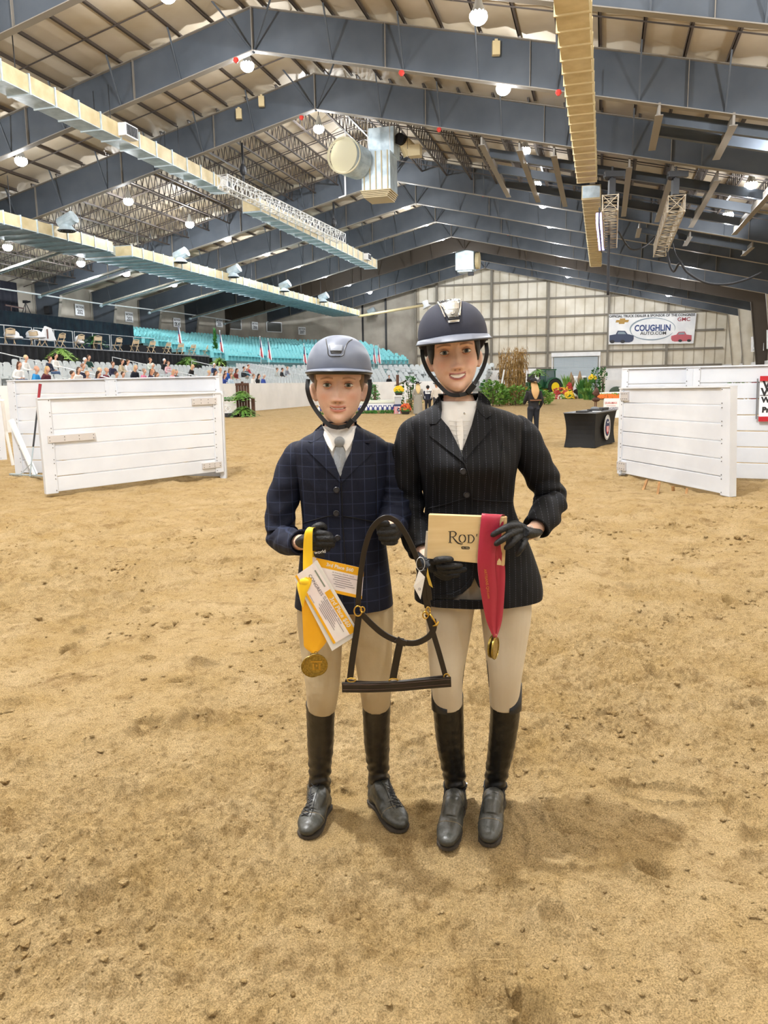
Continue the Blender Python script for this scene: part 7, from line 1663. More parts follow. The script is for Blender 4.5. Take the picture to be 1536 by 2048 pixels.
tieo = applique('tie', TB, [(672, 894), (686, 894), (690, 903), (692.5, 918), (688, 936), (681, 953), (672, 934), (667, 916), (669, 903)], lambda x, y: .008-.0006*abs(x-680), .008, M_TIE, boy, orgB)
kn = MB(); c = TB.pt(679, 883.5, .012); kn.sphere(c, (.0165, .011, .0165), 18, 12); kn.build('tie_knot', M_TIE, tieo, orgB, smooth=True)
# lapels
for nm, P_, o_ in (('collar_left', [(643, 848), (632, 858), (619, 873), (615.5, 882.5), (622.5, 885), (634, 880), (646, 871), (648, 860)], .007), ('collar_right', [(714.5, 848), (726, 858), (737, 870), (739.5, 886), (730, 885.5), (720, 878), (709, 869), (711, 858)], .007)):
    applique('jacket_collar', TB, P_, o_, .005, M_NAVYJ, jacketB, orgB)
applique('lapel', TB, [(645, 870), (634, 880), (622.5, 886), (612.5, 898), (632, 918), (655, 940), (682, 966), (679, 950), (668, 922), (656, 895)], .006, .005, M_NAVYJ, jacketB, orgB)
applique('lapel', TB, [(709, 868), (720, 878), (730, 886), (745.5, 905), (728, 922), (708, 941), (683, 966), (681, 950), (690, 925), (702, 900)], .006, .005, M_NAVYJ, jacketB, orgB)
seam('waist_seam', TB, [(607, 1046), (628, 1040), (650, 1034), (671, 1030)], .0016, M_SEAMD, jacketB, orgB); seam('waist_seam', TB, [(685, 1032), (710, 1036), (735, 1041), (760, 1044)], .0016, M_SEAMD, jacketB, orgB)
seam('front_edge', TB, [(682, 966), (684, 1000), (684.5, 1030), (687, 1070), (690, 1110), (691, 1150), (687, 1180)], .0018, M_SEAMD, jacketB, orgB); seam('dart_seam', TB, [(601, 945), (602, 985), (606, 1035)], .001, M_SEAMD, jacketB, orgB); seam('dart_seam', TB, [(752, 925), (753, 980), (752, 1035)], .001, M_SEAMD, jacketB, orgB)
def button(T, px, py, parent, org, r=.0095):
    c = T.pt(px, py, .004); m = MB(); m.tube([c+Vector((0, .004, 0)), c+Vector((0, -.001, 0)), c+Vector((0, -.003, 0))], [r, r, r*.8], 20); bo_ = m.build('button', M_BTN, parent, org, smooth=False)
    m = MB(); m.tube([c+Vector((r*.8*math.cos(a), -.0035, r*.8*math.sin(a))) for a in np.linspace(0, 2*PI, 18)], .0012, 5); m.build('button_rim', M_STRAP, bo_, org)
for px, py in ((673, 980), (672.5, 1027), (675, 1076)): button(TB, px, py, jacketB, orgB)
sleeve('sleeve', armBL, [.036, .050, .052, .048, .048, .045, .040], M_NAVYJ, jacketB, orgB, 1, elbow=.62)
sleeve('sleeve', armBR, [.036, .050, .052, .049, .049, .045, .040], M_NAVYJ, jacketB, orgB, 2, elbow=.6)
# breeches and boots
br = MB(); 
sweep(br, [b_(690, 1150), b_(690, 1215)], [.105, .11], 24, (1.12, .85), 4)
sweep(br, [b_(640, 1195), b_(640, 1240, 2.45), b_(643, 1310, 2.43), b_(645, 1375, 2.41), b_(643, 1415, 2.43)], [.072, .075, .066, .055, .048], 26, None, 6)
sweep(br, [b_(742, 1195), b_(742, 1240, 2.45), b_(746, 1310, 2.44), b_(751, 1375, 2.43), b_(752, 1410, 2.45)], [.072, .073, .062, .053, .047], 26, None, 6)
bre = mobj('breeches', fused(br, .004, 3), M_BREECH_B, boy); bre.data.transform(Matrix.Translation(-orgB))
hlB, htB = gnd(650, 1612), gnd(612, 1678); hrB, trB = gnd(748, 1600), gnd(805, 1664)
boot(boy, orgB, [(b_(641, 1404, 2.43), .049), (b_(641, 1440, 2.46), .047), (b_(641, 1490, 2.50), .045), (b_(640, 1545, 2.54), .038), (b_(638, 1585, 2.55), .040)], hlB+Vector((0, -.0, 0)), hlB*.35+htB*.65, htB, M_BOOT, M_BOOTF, 'tall_boot', laces=True)
boot(boy, orgB, [(b_(753, 1400, 2.45), .048), (b_(753, 1440, 2.48), .046), (b_(754, 1490, 2.53), .044), (b_(757, 1540, 2.57), .037), (b_(758, 1575, 2.585), .040)], hrB, hrB*.35+trB*.65, trB, M_BOOT, M_BOOTF, 'tall_boot', laces=True)
# helmet
M_HB = mat('helmet_grey', '#70788a', .42, spec=.45); M_HB2 = mat('helmet_inset', '#8b93a2', .35); M_BLK = mat('black_plastic', '#101114', .4)
DB = (.0985, .122, .098, .052)
hb = helmet(boy, orgB, HB, *DB, M_HB, 'boy', dict(r=.022, p=1.0, d=.006, z=.0, m=M_HB, e=M_BLK, side=.004))
def zf(M4, D, py, px=None, Y=None):  # height fraction for a picture row on the dome front
    best = None
    for k in range(100):
        q = k/100; p = project(dome_pt(M4, *D, 0, q)); 
        if best is None or abs(p[1]-py) < best[0]: best = (abs(p[1]-py), q)
    return best[1]
k_ = 2.34/1553/1.02
zA, zB, zC, zD = (zf(HB, DB, y) for y in (712, 705.5, 700, 691))
gv = MB()
for xs_ in ([(-23, 677), (-21, 684), (-17.5, 697), (-16, 708), (-11, 712)], [(27, 677), (19, 684), (14, 697), (12, 708), (7, 712)]):
    gv.tube([dome_pt(HB, *DB, (x+(-1 if x < 0 else 1)*1)*k_, zf(HB, DB, y), .0006) for x, y in spline([(a, b) for a, b in xs_], 6)], .0016, 6)
gv.tube([dome_pt(HB, *DB, x*k_, zA, .0006) for x in (-11, -4, 2, 7)], .0016, 6); gv.build('helmet_groove', M_BLK, hb, orgB)
dome_patch(HB, DB, [(zf(HB, DB, 690), -15.5*k_, 11.5*k_), (zf(HB, DB, 695), -15*k_, 11*k_), (zf(HB, DB, 702), -13.5*k_, 9.5*k_)], .003, .003, M_HB2, 'helmet_plate', hb, orgB)
dome_patch(HB, DB, [(zf(HB, DB, 702), -13*k_, 9*k_), (zf(HB, DB, 704), -12.5*k_, 8.8*k_), (zf(HB, DB, 706), -12*k_, 8*k_)], .0015, .002, M_BLK, 'helmet_vent', hb, orgB)
for q in (-1, 1):
    hs_ = [HB @ Vector((q*.093, -.02, .018)), HB @ Vector((q*.094, -.035, -.012)), HB @ Vector((q*.083, -.035, -.05)), HB @ Vector((q*.058, -.045, -.088)), HB @ Vector((q*.028, -.066, -.117)), HB @ Vector((0, -.078, -.124))]
    strap('chin_strap', hs_, .013, .003, M_STRAP, boy, orgB, wide=(0, -.5, .6) if False else None)
m = MB(); c = HB @ Vector((.034, -.07, -.112)); m.box(c, (.016, .008, .03), Matrix.Rotation(.7, 3, 'Y')); bevel(m.build('strap_buckle', M_BLK, boy, orgB), .002)
# gloves
g1 = glove(ppx([(606, 1086, 2.26), (618, 1082, 2.235), (636, 1078, 2.225)]), [.028, .036, .036],
      [(ppx([(630, 1068, 2.215), (645, 1067, 2.20), (658, 1070, 2.205), (662, 1074, 2.23)]), .0098), (ppx([(630, 1077, 2.212), (648, 1077, 2.196), (664, 1078, 2.203), (667, 1082, 2.23)]), .0102), (ppx([(630, 1087, 2.212), (647, 1087, 2.198), (663, 1087, 2.205), (664, 1091, 2.23)]), .0100), (ppx([(628, 1096, 2.217), (642, 1096, 2.205), (654, 1096, 2.212), (656, 1099, 2.232)]), .0088)],
      (ppx([(622, 1068, 2.225), (630, 1056, 2.215), (642, 1051, 2.215), (650, 1056, 2.222)]), .0115), 'glove', 'black leather glove holding the ribbons and cards', boy, orgB)
g2 = glove(ppx([(780, 1064, 2.24), (779, 1066, 2.215), (775, 1066, 2.20)]), [.03, .036, .034],
      [(ppx([(793, 1053, 2.205), (786, 1054, 2.175), (770, 1056, 2.170), (759, 1057, 2.19)]), .0103), (ppx([(794, 1063, 2.205), (786, 1064, 2.172), (770, 1066, 2.168), (758, 1066, 2.19)]), .0105), (ppx([(793, 1073, 2.205), (786, 1075, 2.175), (771, 1076, 2.172), (761, 1076, 2.192)]), .0103), (ppx([(790, 1083, 2.21), (785, 1085, 2.182), (773, 1085, 2.18), (766, 1084, 2.195)]), .009)],
      (ppx([(760, 1058, 2.20), (758, 1049, 2.18), (766, 1045, 2.165), (775, 1047, 2.160)]), .0112), 'glove', 'black leather glove closed around the halter crown strap', boy, orgB)

# ------------------------------------------------------------------ WOMAN
WY = 2.44
def w_(px, py, y=WY): return at(px, py, y)
e1 = w_(913, 703, 2.36); HW = headM(Vector((e1.x, 2.445, e1.z)), -.03, -.085, 0.02, 1.04)
rowsW = [(787, 876, 960, .058), (802, 876, 958, .06), (814, 858, 984, .072), (826, 836, 1020, .084), (842, 818, 1046, .095), (866, 818, 1048, .108), (900, 826, 1042, .128), (930, 835, 1034, .138), (960, 842, 1029, .125), (985, 846, 1027, .112), (1008, 850, 1026, .105), (1035, 848, 1034, .110), (1070, 846, 1050, .118), (1110, 841, 1066, .128), (1150, 833, 1079, .135), (1178, 829, 1084, .137), (1194, 829, 1083, .137)]
TW_ = Torso(rowsW, WY)
def wb_(x, z): return 0
zch = w_(935, 925).z; cxw = w_(935, 925).x
def bumpW(x, z):
    return .020*math.exp(-((x-cxw+.066)/.05)**2-((z-zch)/.05)**2)+.020*math.exp(-((x-cxw-.066)/.05)**2-((z-zch)/.05)**2)
TW_.bump = bumpW
orgW = Vector((w_(935, 900).x, WY, 0))
body = head_mb(1.02, 1.0); body.v = [tuple(HW @ Vector(v)) for v in body.v]
for q in (-1, 1): sweep(body, [HW @ Vector((q*.065, .005, -.008)), HW @ Vector((q*.074, .012, -.012)), HW @ Vector((q*.073, .008, -.032)), HW @ Vector((q*.066, .0, -.046))], [.009, .010, .009, .006], 10, (1, 1.3), 4)
n0, n1 = HW @ Vector((0, .012, -.075)), w_(918, 806)
sweep(body, [HW @ Vector((0, .02, -.04)), n0, (n0+n1)/2, n1, w_(925, 850)], [.048, .050, .046, .050, .08], 26, None, 5)
sweep(body, [w_(928, 830), w_(934, 900), w_(938, 1000), w_(944, 1090), w_(950, 1190)], [.05, .09, .075, .09, .09], 20, (1.35, .8), 5)
sL, sR = w_(826, 862), w_(1040, 858); eL, eR = w_(818, 1000, 2.46), w_(1096, 985, 2.44); wL, wR = w_(845, 1112, 2.33), w_(1066, 1066, 2.31)
armWL = [w_(845, 854), w_(828, 870), w_(816, 925), w_(814, 985, 2.46), w_(822, 1035, 2.44), w_(834, 1078, 2.38), wL+Vector((0, .012, .012))]
armWR = [w_(1020, 850), w_(1040, 868), w_(1064, 915), w_(1088, 962, 2.45), eR+Vector((.008, 0, -.02)), w_(1094, 1025, 2.38), wR+Vector((.012, .016, .012))]
for A_, e_ in ((armWL, w_(856, 1122, 2.29)), (armWR, w_(1056, 1066, 2.27))): sweep(body, [w_(932, 865)]+A_+[e_], [.03, .026, .03, .032, .031, .029, .027, .024, .022], 16, None, 5)
kL, kR = w_(893, 1370, 2.41), w_(1008, 1370, 2.41); aL, aR = w_(908, 1590, 2.53), w_(989, 1590, 2.53)
for P_ in ([w_(950, 1180), w_(903, 1190), w_(896, 1290, 2.42), w_(896, 1395, 2.44), w_(901, 1490, 2.51), w_(911, 1588, 2.56), Vector((w_(908, 1590, 2.5).x, 2.5, .035))], [w_(950, 1180), w_(1003, 1190), w_(1011, 1290, 2.42), w_(1009, 1395, 2.44), w_(1003, 1490, 2.51), w_(989, 1588, 2.56), Vector((w_(986, 1590, 2.5).x, 2.5, .035))]): sweep(body, P_, [.06, .06, .048, .034, .034, .024, .02], 16, None, 5)
skW = skinmat('skin_woman', '#dca98c'); mat('lid_woman', '#cc987d', .5)
woman = finish_body(fused(body, .0024, 1, 'person'), HW, dict(base='#e8c0aa', lip='#c4787a', brow='#7d5540', cheek='#d88f78', smile=1.0, teeth=1.0), skW, orgW, 'young woman rider in a black pinstripe jacket and wide brimmed helmet holding the wooden box')
build_head(woman, HW, ('iris_blue', '#5f6a70'), 'lid_woman', orgW)
hair_side(HW, [(.065, 38, .002), (.045, 42, .004), (.02, 49, .005), (-.005, 57, .003), (-.028, 72, -.003)], mat('hair_black', '#120f10', .6, bump=.4, bscale=200), woman, orgW, rx=.074, ry=.085)
m = MB(); m.tube([HW @ Vector((.064*math.sin(a), -.080*math.cos(a)-.003, .052)) for a in np.linspace(-1.05, 1.05, 17)], .006, 8); m.build('hair_fringe', mat('hair_brown', '#5b3c2c', .7), woman, orgW, smooth=True)
vW = [(874, 790), (877, 838), (892, 859), (907, 888), (923, 912), (928, 909), (939, 883), (951, 850), (959, 815), (962, 785)]
cutW = [(948, 1150), (962, 1172), (990, 1200), (862, 1200), (905, 1192), (936, 1172)]
jk = TW_.mesh(cut=lambda x, y: inpoly(vW)(x, y) or (y < 809 and 868 < x < 970) or inpoly(cutW)(x, y)); jacketW = jk.build('jacket', M_BLKJ, woman, orgW, smooth=True); sol = jacketW.modifiers.new('s', 'SOLIDIFY'); sol.thickness = .004; sol.offset = -1
TWs = Torso([(r[0], r[1]+4, r[2]-4, r[3]-.007) for r in rowsW[1:11]], WY); TWs.bump = lambda x, z: bumpW(x, z)*.9
shirtW = TWs.mesh().build('shirt', M_SHIRT, woman, orgW, smooth=True)
cl = MB(); cl.loft([[Vector((n1.x+.002+rx*math.cos(t), WY+.004-ry*math.sin(t), z+zz*math.sin(t)+.006*math.cos(t))) for t in np.linspace(0, 2*PI, 40, endpoint=False)] for rx, ry, z, zz in ((.066, .068, n1.z-.045, -.012), (.062, .064, n1.z-.012, -.014), (.057, .058, n1.z+.012, -.018), (.055, .055, n1.z+.011, -.018), (.058, .06, n1.z-.02, -.014))], cap=False); c_o = cl.build('stock_collar', M_SHIRT, shirtW, orgW, smooth=True); s2 = c_o.modifiers.new('s', 'SOLIDIFY'); s2.thickness = .003
applique('shirt_placket', TW_, [(913, 838), (925, 838), (927, 870), (925, 900), (921, 900), (914, 870)], .000, .003, M_SHIRT, shirtW, orgW)
m = MB()
for k in range(6): m.tube([TW_.pt(898+3*k*.6, 842+9*k, -.002), TW_.pt(912, 843+9*k, .001), TW_.pt(940-2.6*k, 842+9*k, -.002)], .0009, 5)
m.build('shirt_ruffle', M_SHIRT, shirtW, orgW, smooth=True)
m = MB(); m.sphere(TW_.pt(929, 827, .006), .004, 8, 6); m.build('collar_pin', M_CHROME, shirtW, orgW)
applique('jacket_collar', TW_, [(879, 790), (868, 806), (860, 822), (856, 838), (859, 848), (872, 848), (882, 836), (884, 820), (883, 805)], .010, .006, M_BLKJ, jacketW, orgW)
applique('jacket_collar', TW_, [(957, 782), (967, 788), (980, 802), (986, 828), (972, 837), (962, 828), (953, 814), (956, 800)], .010, .006, M_BLKJ, jacketW, orgW)
applique('lapel', TW_, [(882, 836), (872, 848), (861, 854), (858, 871), (876, 884), (893, 898), (910, 911), (928, 926), (923, 906), (912, 882), (898, 855)], .008, .006, M_BLKJ, jacketW, orgW)
applique('lapel', TW_, [(953, 815), (962, 828), (972, 837), (985, 855), (968, 876), (950, 895), (929, 921), (924, 904), (933, 880), (944, 850)], .008, .006, M_BLKJ, jacketW, orgW)
applique('hem_facing', TW_, [(947, 1146), (951, 1152), (942, 1172), (925, 1187), (905, 1196), (868, 1198), (868, 1190), (903, 1188), (922, 1179), (935, 1166)], .004, .006, M_BLKJ, jacketW, orgW); applique('hem_facing', TW_, [(946, 1148), (951, 1146), (963, 1166), (978, 1183), (998, 1194), (990, 1200), (972, 1189), (956, 1172)], .004, .006, M_BLKJ, jacketW, orgW)
seam('waist_seam', TW_, [(856, 1017), (885, 1010), (910, 1003), (931, 996)], .0018, M_SEAMD, jacketW, orgW); seam('waist_seam', TW_, [(944, 998), (970, 1001), (1000, 1003), (1026, 1004)], .0018, M_SEAMD, jacketW, orgW)
seam('front_edge', TW_, [(928, 925), (937, 950), (943, 985), (944, 1020), (945, 1060), (946, 1110), (947, 1150)], .002, M_SEAMD, jacketW, orgW); seam('dart_seam', TW_, [(852, 905), (868, 950), (872, 1005)], .0011, M_SEAMD, jacketW, orgW); seam('dart_seam', TW_, [(1006, 880), (1002, 940), (1004, 1000)], .0011, M_SEAMD, jacketW, orgW); seam('dart_seam', TW_, [(1006, 1004), (1008, 1060), (1010, 1100)], .0011, M_SEAMD, jacketW, orgW)
for px, py in ((926, 943), (933.5, 990)): button(TW_, px, py, jacketW, orgW)
sleeve('sleeve', armWL, [.038, .052, .054, .050, .050, .047, .042], M_BLKJ, jacketW, orgW, 3, elbow=.6)
sleeve('sleeve', armWR, [.038, .053, .055, .050, .051, .048, .043], M_BLKJ, jacketW, orgW, 4, elbow=.68)
br = MB(); sweep(br, [w_(950, 1120), w_(952, 1180), w_(954, 1195)], [.115, .125, .12], 24, (1.15, .88), 4)
sweep(br, [w_(903, 1180), w_(899, 1225, 2.43), w_(896, 1290, 2.42), w_(893, 1350, 2.41), w_(896, 1408, 2.44)], [.085, .078, .067, .054, .048], 26, None, 6)
sweep(br, [w_(1008, 1180), w_(1012, 1225, 2.43), w_(1011, 1290, 2.42), w_(1010, 1350, 2.41), w_(1008, 1408, 2.44)], [.085, .082, .069, .055, .048], 26, None, 6)
bre = mobj('breeches', fused(br, .004, 3), M_BREECH_W, woman); bre.data.transform(Matrix.Translation(-orgW))
M_PATCH = mat('knee_patch', '#5d564b', .85)
class Leg:
    pass
def kpatch(name, pts, rad, side):
    rows = [list(p)+[r] for p, r in zip(pts, rad)]; S = spline(rows, 6); rr = []
    for q in S:
        c = Vector(q[:3]); r = q[3]+.0015; rr.append([c+Vector((math.cos(a)*r*side, -math.sin(a)*r, 0)) for a in np.linspace(-.9, .15, 10)]+[c+Vector((math.cos(a)*(r-.004)*side, -math.sin(a)*(r-.004), 0)) for a in np.linspace(.15, -.9, 10)])
    m = MB(); m.loft(rr); return m.build(name, M_PATCH, bre, orgW, smooth=True)
kpatch('knee_patch', [w_(896, 1300, 2.42), w_(893, 1350, 2.41), w_(896, 1408, 2.44)], [.062, .054, .042], 1); kpatch('knee_patch', [w_(1011, 1300, 2.42), w_(1010, 1350, 2.41), w_(1008, 1408, 2.44)], [.063, .055, .042], -1)
hlW, tlW = gnd(914, 1618), gnd(893, 1700); hrW, trW = gnd(990, 1615), gnd(977, 1693)
bl_ = boot(woman, orgW, [(w_(896, 1388, 2.44), .051), (w_(897, 1425, 2.47), .051), (w_(901, 1490, 2.51), .047), (w_(909, 1550, 2.55), .039), (w_(911, 1593, 2.56), .036)], hlW, hlW*.35+tlW*.65, tlW, M_BOOTW, M_BOOTF, 'tall_boot', spur=True, side=1, wb=.044)
br_ = boot(woman, orgW, [(w_(1010, 1388, 2.44), .051), (w_(1010, 1425, 2.47), .050), (w_(1003, 1490, 2.51), .046), (w_(993, 1550, 2.55), .039), (w_(989, 1593, 2.56), .036)], hrW, hrW*.35+trW*.65, trW, M_BOOTW, M_BOOTF, 'tall_boot', spur=True, side=-1, wb=.044)
for par, c, r, sg in ((bl_, w_(894, 1388, 2.44), .052, -1), (br_, w_(1012, 1388, 2.44), .052, 1)):   # raised outer top of each boot
    m = MB(); A_ = np.linspace(-1.5, 1.5, 19); top = [c+Vector((math.cos(a)*r*sg, -math.sin(a)*r, -.030+.068*max(0, math.cos(a))**1.5)) for a in A_]; bot = [c+Vector((math.cos(a)*r*sg, -math.sin(a)*r, -.05)) for a in A_]
    top2 = [p+(c-p)*.06 for p in top]; bot2 = [p+(c-p)*.06 for p in bot]; m.loft([bot, top, [Vector((p.x+(c.x-p.x)*.07, p.y+(c.y-p.y)*.07, p.z)) for p in top], [Vector((p.x+(c.x-p.x)*.07, p.y+(c.y-p.y)*.07, p.z)) for p in bot]], closed=False, cap=False); m.build('boot_top', M_BOOTW, par, orgW, smooth=True)
M_HW = mat('helmet_suede', '#343746', .85, bump=.06, bscale=300); M_HBR = mat('helmet_brim_metallic', '#737987', .36)
DW = (.1025, .124, .099, .050)
hw = helmet(woman, orgW, HW, *DW, M_HW, 'woman', dict(r=.052, p=.8, d=.016, z=.0, m=M_HBR, e=mat('brim_black', '#26272e', .5), side=.0, crown=.006))
k2 = 2.33/1553/1.04; Z = lambda y: zf(HW, DW, y)
dome_patch(HW, DW, [(Z(600)+.0, -26*k2, 20*k2), (Z(606), -23*k2, 17.5*k2), (Z(614), -17*k2, 15*k2), (Z(620), -15*k2, 13*k2)], .003, .003, M_CHROME, 'chrome_strip', hw, orgW)
m = MB()
for k in range(13):
    f = -1+2*k/12; m.tube([dome_pt(HW, *DW, ((-3+22*f) if y < 604 else (-2.5+(19-2.2*i)*f))*k2, Z(y), .0045) for i, y in enumerate((600, 606, 612, 619))], .0011, 5)
m.build('chrome_rib', M_CHROME, hw, orgW)
dome_patch(HW, DW, [(Z(620), -17*k2, 14*k2), (Z(628), -13.5*k2, 12.5*k2), (Z(635), -10*k2, 9.5*k2)], .005, .004, mat('chrome_dark', '#9aa0a8', .15, metal=1.), 'chrome_plate', hw, orgW)
dome_patch(HW, DW, [(Z(636), -11*k2, 10.5*k2), (Z(639), -10.5*k2, 10*k2)], .004, .004, M_BLK, 'helmet_vent', hw, orgW)
dome_patch(HW, DW, [(Z(641), -12*k2, 10.5*k2), (Z(645), -11*k2, 9.5*k2)], .005, .004, M_CHROME, 'vent_lip', hw, orgW)
m = MB()
for sx in (-1, 1): m.tube([dome_pt(HW, *DW, (sx*(22-2.2*i)-2+(5 if sx > 0 else 0)*0)*k2, Z(y), .005) for i, y in enumerate((603, 610, 618, 626, 634))], .0022, 6)
cz_ = [dome_pt(HW, *DW, (-1+3.2*math.cos(a))*k2, Z(628)+.018*math.sin(a), .0075) for a in np.linspace(0, 2*PI, 16)]; m.tube(cz_, .0009, 5); m.tube([dome_pt(HW, *DW, -1*k2, Z(y), .0075) for y in (624.5, 628, 631)], .0012, 5); m.build('chrome_emblem', M_CHROME, hw, orgW)
for q in (-1, 1):
    hs_ = [HW @ Vector((q*.094, -.025, .018)), HW @ Vector((q*.093, -.035, -.012)), HW @ Vector((q*.080, -.035, -.05)), HW @ Vector((q*.055, -.045, -.088)), HW @ Vector((q*.028, -.066, -.117)), HW @ Vector((0, -.078, -.123))]; strap('chin_strap', hs_, .012, .003, M_STRAP, woman, orgW)
m = MB(); c = HW @ Vector((.036, -.07, -.108)); m.box(c, (.018, .008, .034), Matrix.Rotation(.7, 3, 'Y')); bevel(m.build('strap_buckle', M_BLK, woman, orgW), .002)
# gloves
gw = glove(ppx([(1070, 1064, 2.31), (1056, 1066, 2.27), (1040, 1064, 2.24)]), [.027, .035, .036],
      [(ppx([(1040, 1052, 2.235), (1020, 1052, 2.205), (1002, 1060, 2.195), (985, 1070, 2.20)]), .0098), (ppx([(1040, 1061, 2.23), (1022, 1067, 2.20), (1006, 1078, 2.19), (992, 1088, 2.195)]), .0102), (ppx([(1044, 1070, 2.235), (1032, 1078, 2.205), (1022, 1088, 2.195), (1012, 1096, 2.20)]), .0100), (ppx([(1052, 1076, 2.24), (1047, 1088, 2.215), (1041, 1099, 2.205), (1034, 1109, 2.21)]), .0090)],
      (ppx([(1048, 1056, 2.26), (1032, 1048, 2.265), (1018, 1050, 2.27)]), .0108), 'glove', 'black glove gripping the right edge of the wooden box', woman, orgW, flat=(1, .5))
m = MB(); c = at(1061, 1057, 2.262); m.tube([c+Vector((.008*math.cos(a), -.0, .009*math.sin(a))) for a in np.linspace(0, 2*PI, 16)], .0008, 5); m.tube([c+Vector((-.003, 0, .008)), c+Vector((-.003, 0, -.008))], .0007, 4); m.tube([c+Vector((.003, 0, .008)), c+Vector((.003, 0, -.008))], .0007, 4); m.tube([c+Vector((-.006, 0, 0)), c+Vector((.006, 0, 0))], .0007, 4); m.build('glove_emblem', M_WHITE, gw, orgW)
m = MB(); m.tube([at(1070, 1050, 2.315), at(1076, 1064, 2.30), at(1072, 1078, 2.31)], [.009, .013, .009], 10); m.build('shirt_cuff', M_SHIRT, shirtW, orgW, smooth=True)
gl = glove(ppx([(846, 1108, 2.33), (858, 1122, 2.29), (874, 1132, 2.26)]), [.028, .034, .034],
      [(ppx([(878, 1132, 2.24), (892, 1133, 2.225), (908, 1132, 2.225), (922, 1131, 2.235)]), .0095), (ppx([(880, 1138, 2.25), (896, 1141, 2.245), (914, 1141, 2.25), (930, 1139, 2.26)]), .010), (ppx([(876, 1143, 2.26), (890, 1149, 2.26), (904, 1151, 2.265), (916, 1150, 2.27)]), .0095), (ppx([(872, 1146, 2.27), (882, 1153, 2.27), (890, 1156, 2.275), (900, 1157, 2.28)]), .0085)],
      (ppx([(866, 1122, 2.25), (878, 1120, 2.225), (892, 1118.5, 2.215), (903, 1119, 2.215)]), .0108), 'glove', 'black glove supporting the box from below', woman, orgW)
# ================================================================== held things
M_BOXW = mat('box_wood', '#e6cd9c', .6, col2='#dcbf89', nscale=5, stretch=(1, 1, 9)); M_BOXS = mat('box_edge_wood', '#cfae7c', .6)
YB_ = 2.232
t = thing('gift_box', 'pale wooden gift box with a printed name held at the chest of the woman', 'box', at(930, 1120, YB_)); org = t.location
P = [at(854, 1117, YB_), at(1003, 1131, YB_), at(1008, 1034.5, YB_), at(857, 1029, YB_)]
m = MB(); m.prism(P, (0.004, .022, 0)); bevel(m.build('box_body', M_BOXW, t, org), .0015)
m = MB(); m.prism([P[1]+Vector((0, -.001, 0)), P[1]+Vector((.010, .004, -.003)), P[2]+Vector((.010, .004, .0)), P[2]+Vector((0, -.001, 0))], (.0, .018, 0)); m.build('box_end', M_BOXS, t, org)
bx = (P[1]-P[0]).normalized(); bz = (P[3]-P[0]).normalized()
def Lp(px, py): return at(px, py, YB_-.0012)
lt = MB()
def stroke(pts, ws):   # flat calligraphic stroke on the box face
    S = spline([list(p)+[w] for p, w in zip(pts, ws)], 8); rows = []
    for i, q in enumerate(S):
        a, b = S[max(0, i-1)], S[min(len(S)-1, i+1)]; dx, dy = b[0]-a[0], b[1]-a[1]; L = math.hypot(dx, dy) or 1; nx_, ny_ = -dy/L*q[2]/2, dx/L*q[2]/2
        rows.append([Lp(q[0]+nx_, q[1]+ny_), Lp(q[0]-nx_, q[1]-ny_), Lp(q[0]-nx_, q[1]-ny_)+Vector((0, .0008, 0)), Lp(q[0]+nx_, q[1]+ny_)+Vector((0, .0008, 0))])
    lt.loft(rows)
stroke([(900.5, 1063.5), (900.2, 1085)], [2.6, 2.6]); stroke([(896.5, 1063), (904, 1062.8)], [.8, .8]); stroke([(896.5, 1085.3), (904, 1085.5)], [.8, .8])
stroke([(901, 1063), (908, 1063), (912.2, 1067.5), (908.5, 1072.8), (901, 1073.8)], [.9, 1.4, 2.6, 1.4, .8]); stroke([(905, 1073.6), (910, 1080), (916, 1086), (923, 1088), (926, 1087)], [1.6, 2.6, 2.6, 1.4, .6])
O_ = [(924.8+6.3*math.cos(a), 1077.2+7.6*math.sin(a)) for a in np.linspace(0, 2*PI, 15)]; stroke(O_, [2.3 if abs(math.cos(a)) > .5 else .9 for a in np.linspace(0, 2*PI, 15)])
stroke([(937.5, 1070.2), (937.3, 1085)], [2.3, 2.3]); stroke([(934.5, 1070), (941, 1069.8)], [.7, .7]); stroke([(934.5, 1085.3), (941, 1085.4)], [.7, .7]); stroke([(938, 1070), (944, 1070.5), (948.2, 1077.5), (944, 1084.8), (938, 1085.3)], [.8, 1.5, 2.4, 1.5, .8])
stroke([(953.8, 1068.2), (953, 1073.5)], [2.2, .7])
stroke([(968, 1071), (962, 1070), (959.5, 1074), (966, 1078), (967, 1083), (960, 1085.5)], [.8, 1.2, 2.2, 2.2, 1.6, .8])
lt.build('box_lettering', mat('print_dark', '#2b2622', .7), t, org)
m = MB(); pl = []
for a in np.linspace(-PI/2, PI/2, 8): pl.append(Lp(937+2.6*math.cos(a), 1096+2.6*math.sin(a)))
for a in np.linspace(PI/2, 3*PI/2, 8): pl.append(Lp(925+2.6*math.cos(a), 1095.5+2.6*math.sin(a)))
m.prism(pl, (0, .0008, 0)); m.build('box_badge', MATS['print_dark'], t, org)
tx = MB(); add_text(tx, 'est. 1976', .0052, frame(at(931, 1095.8, YB_-.0022), bx, bz)); tx.build('badge_lettering', M_BOXW, t, org)
m = MB(); m.prism([at(848, 1114, 2.262), at(858, 1116, 2.262), at(862, 1062, 2.262), at(852.5, 1062, 2.262)], (0, .002, 0)); tag(m.build('white_envelope', M_SHIRT, None, at(852, 1114, 2.262)), 'sliver of white paper behind the left edge of the wooden box', 'paper')
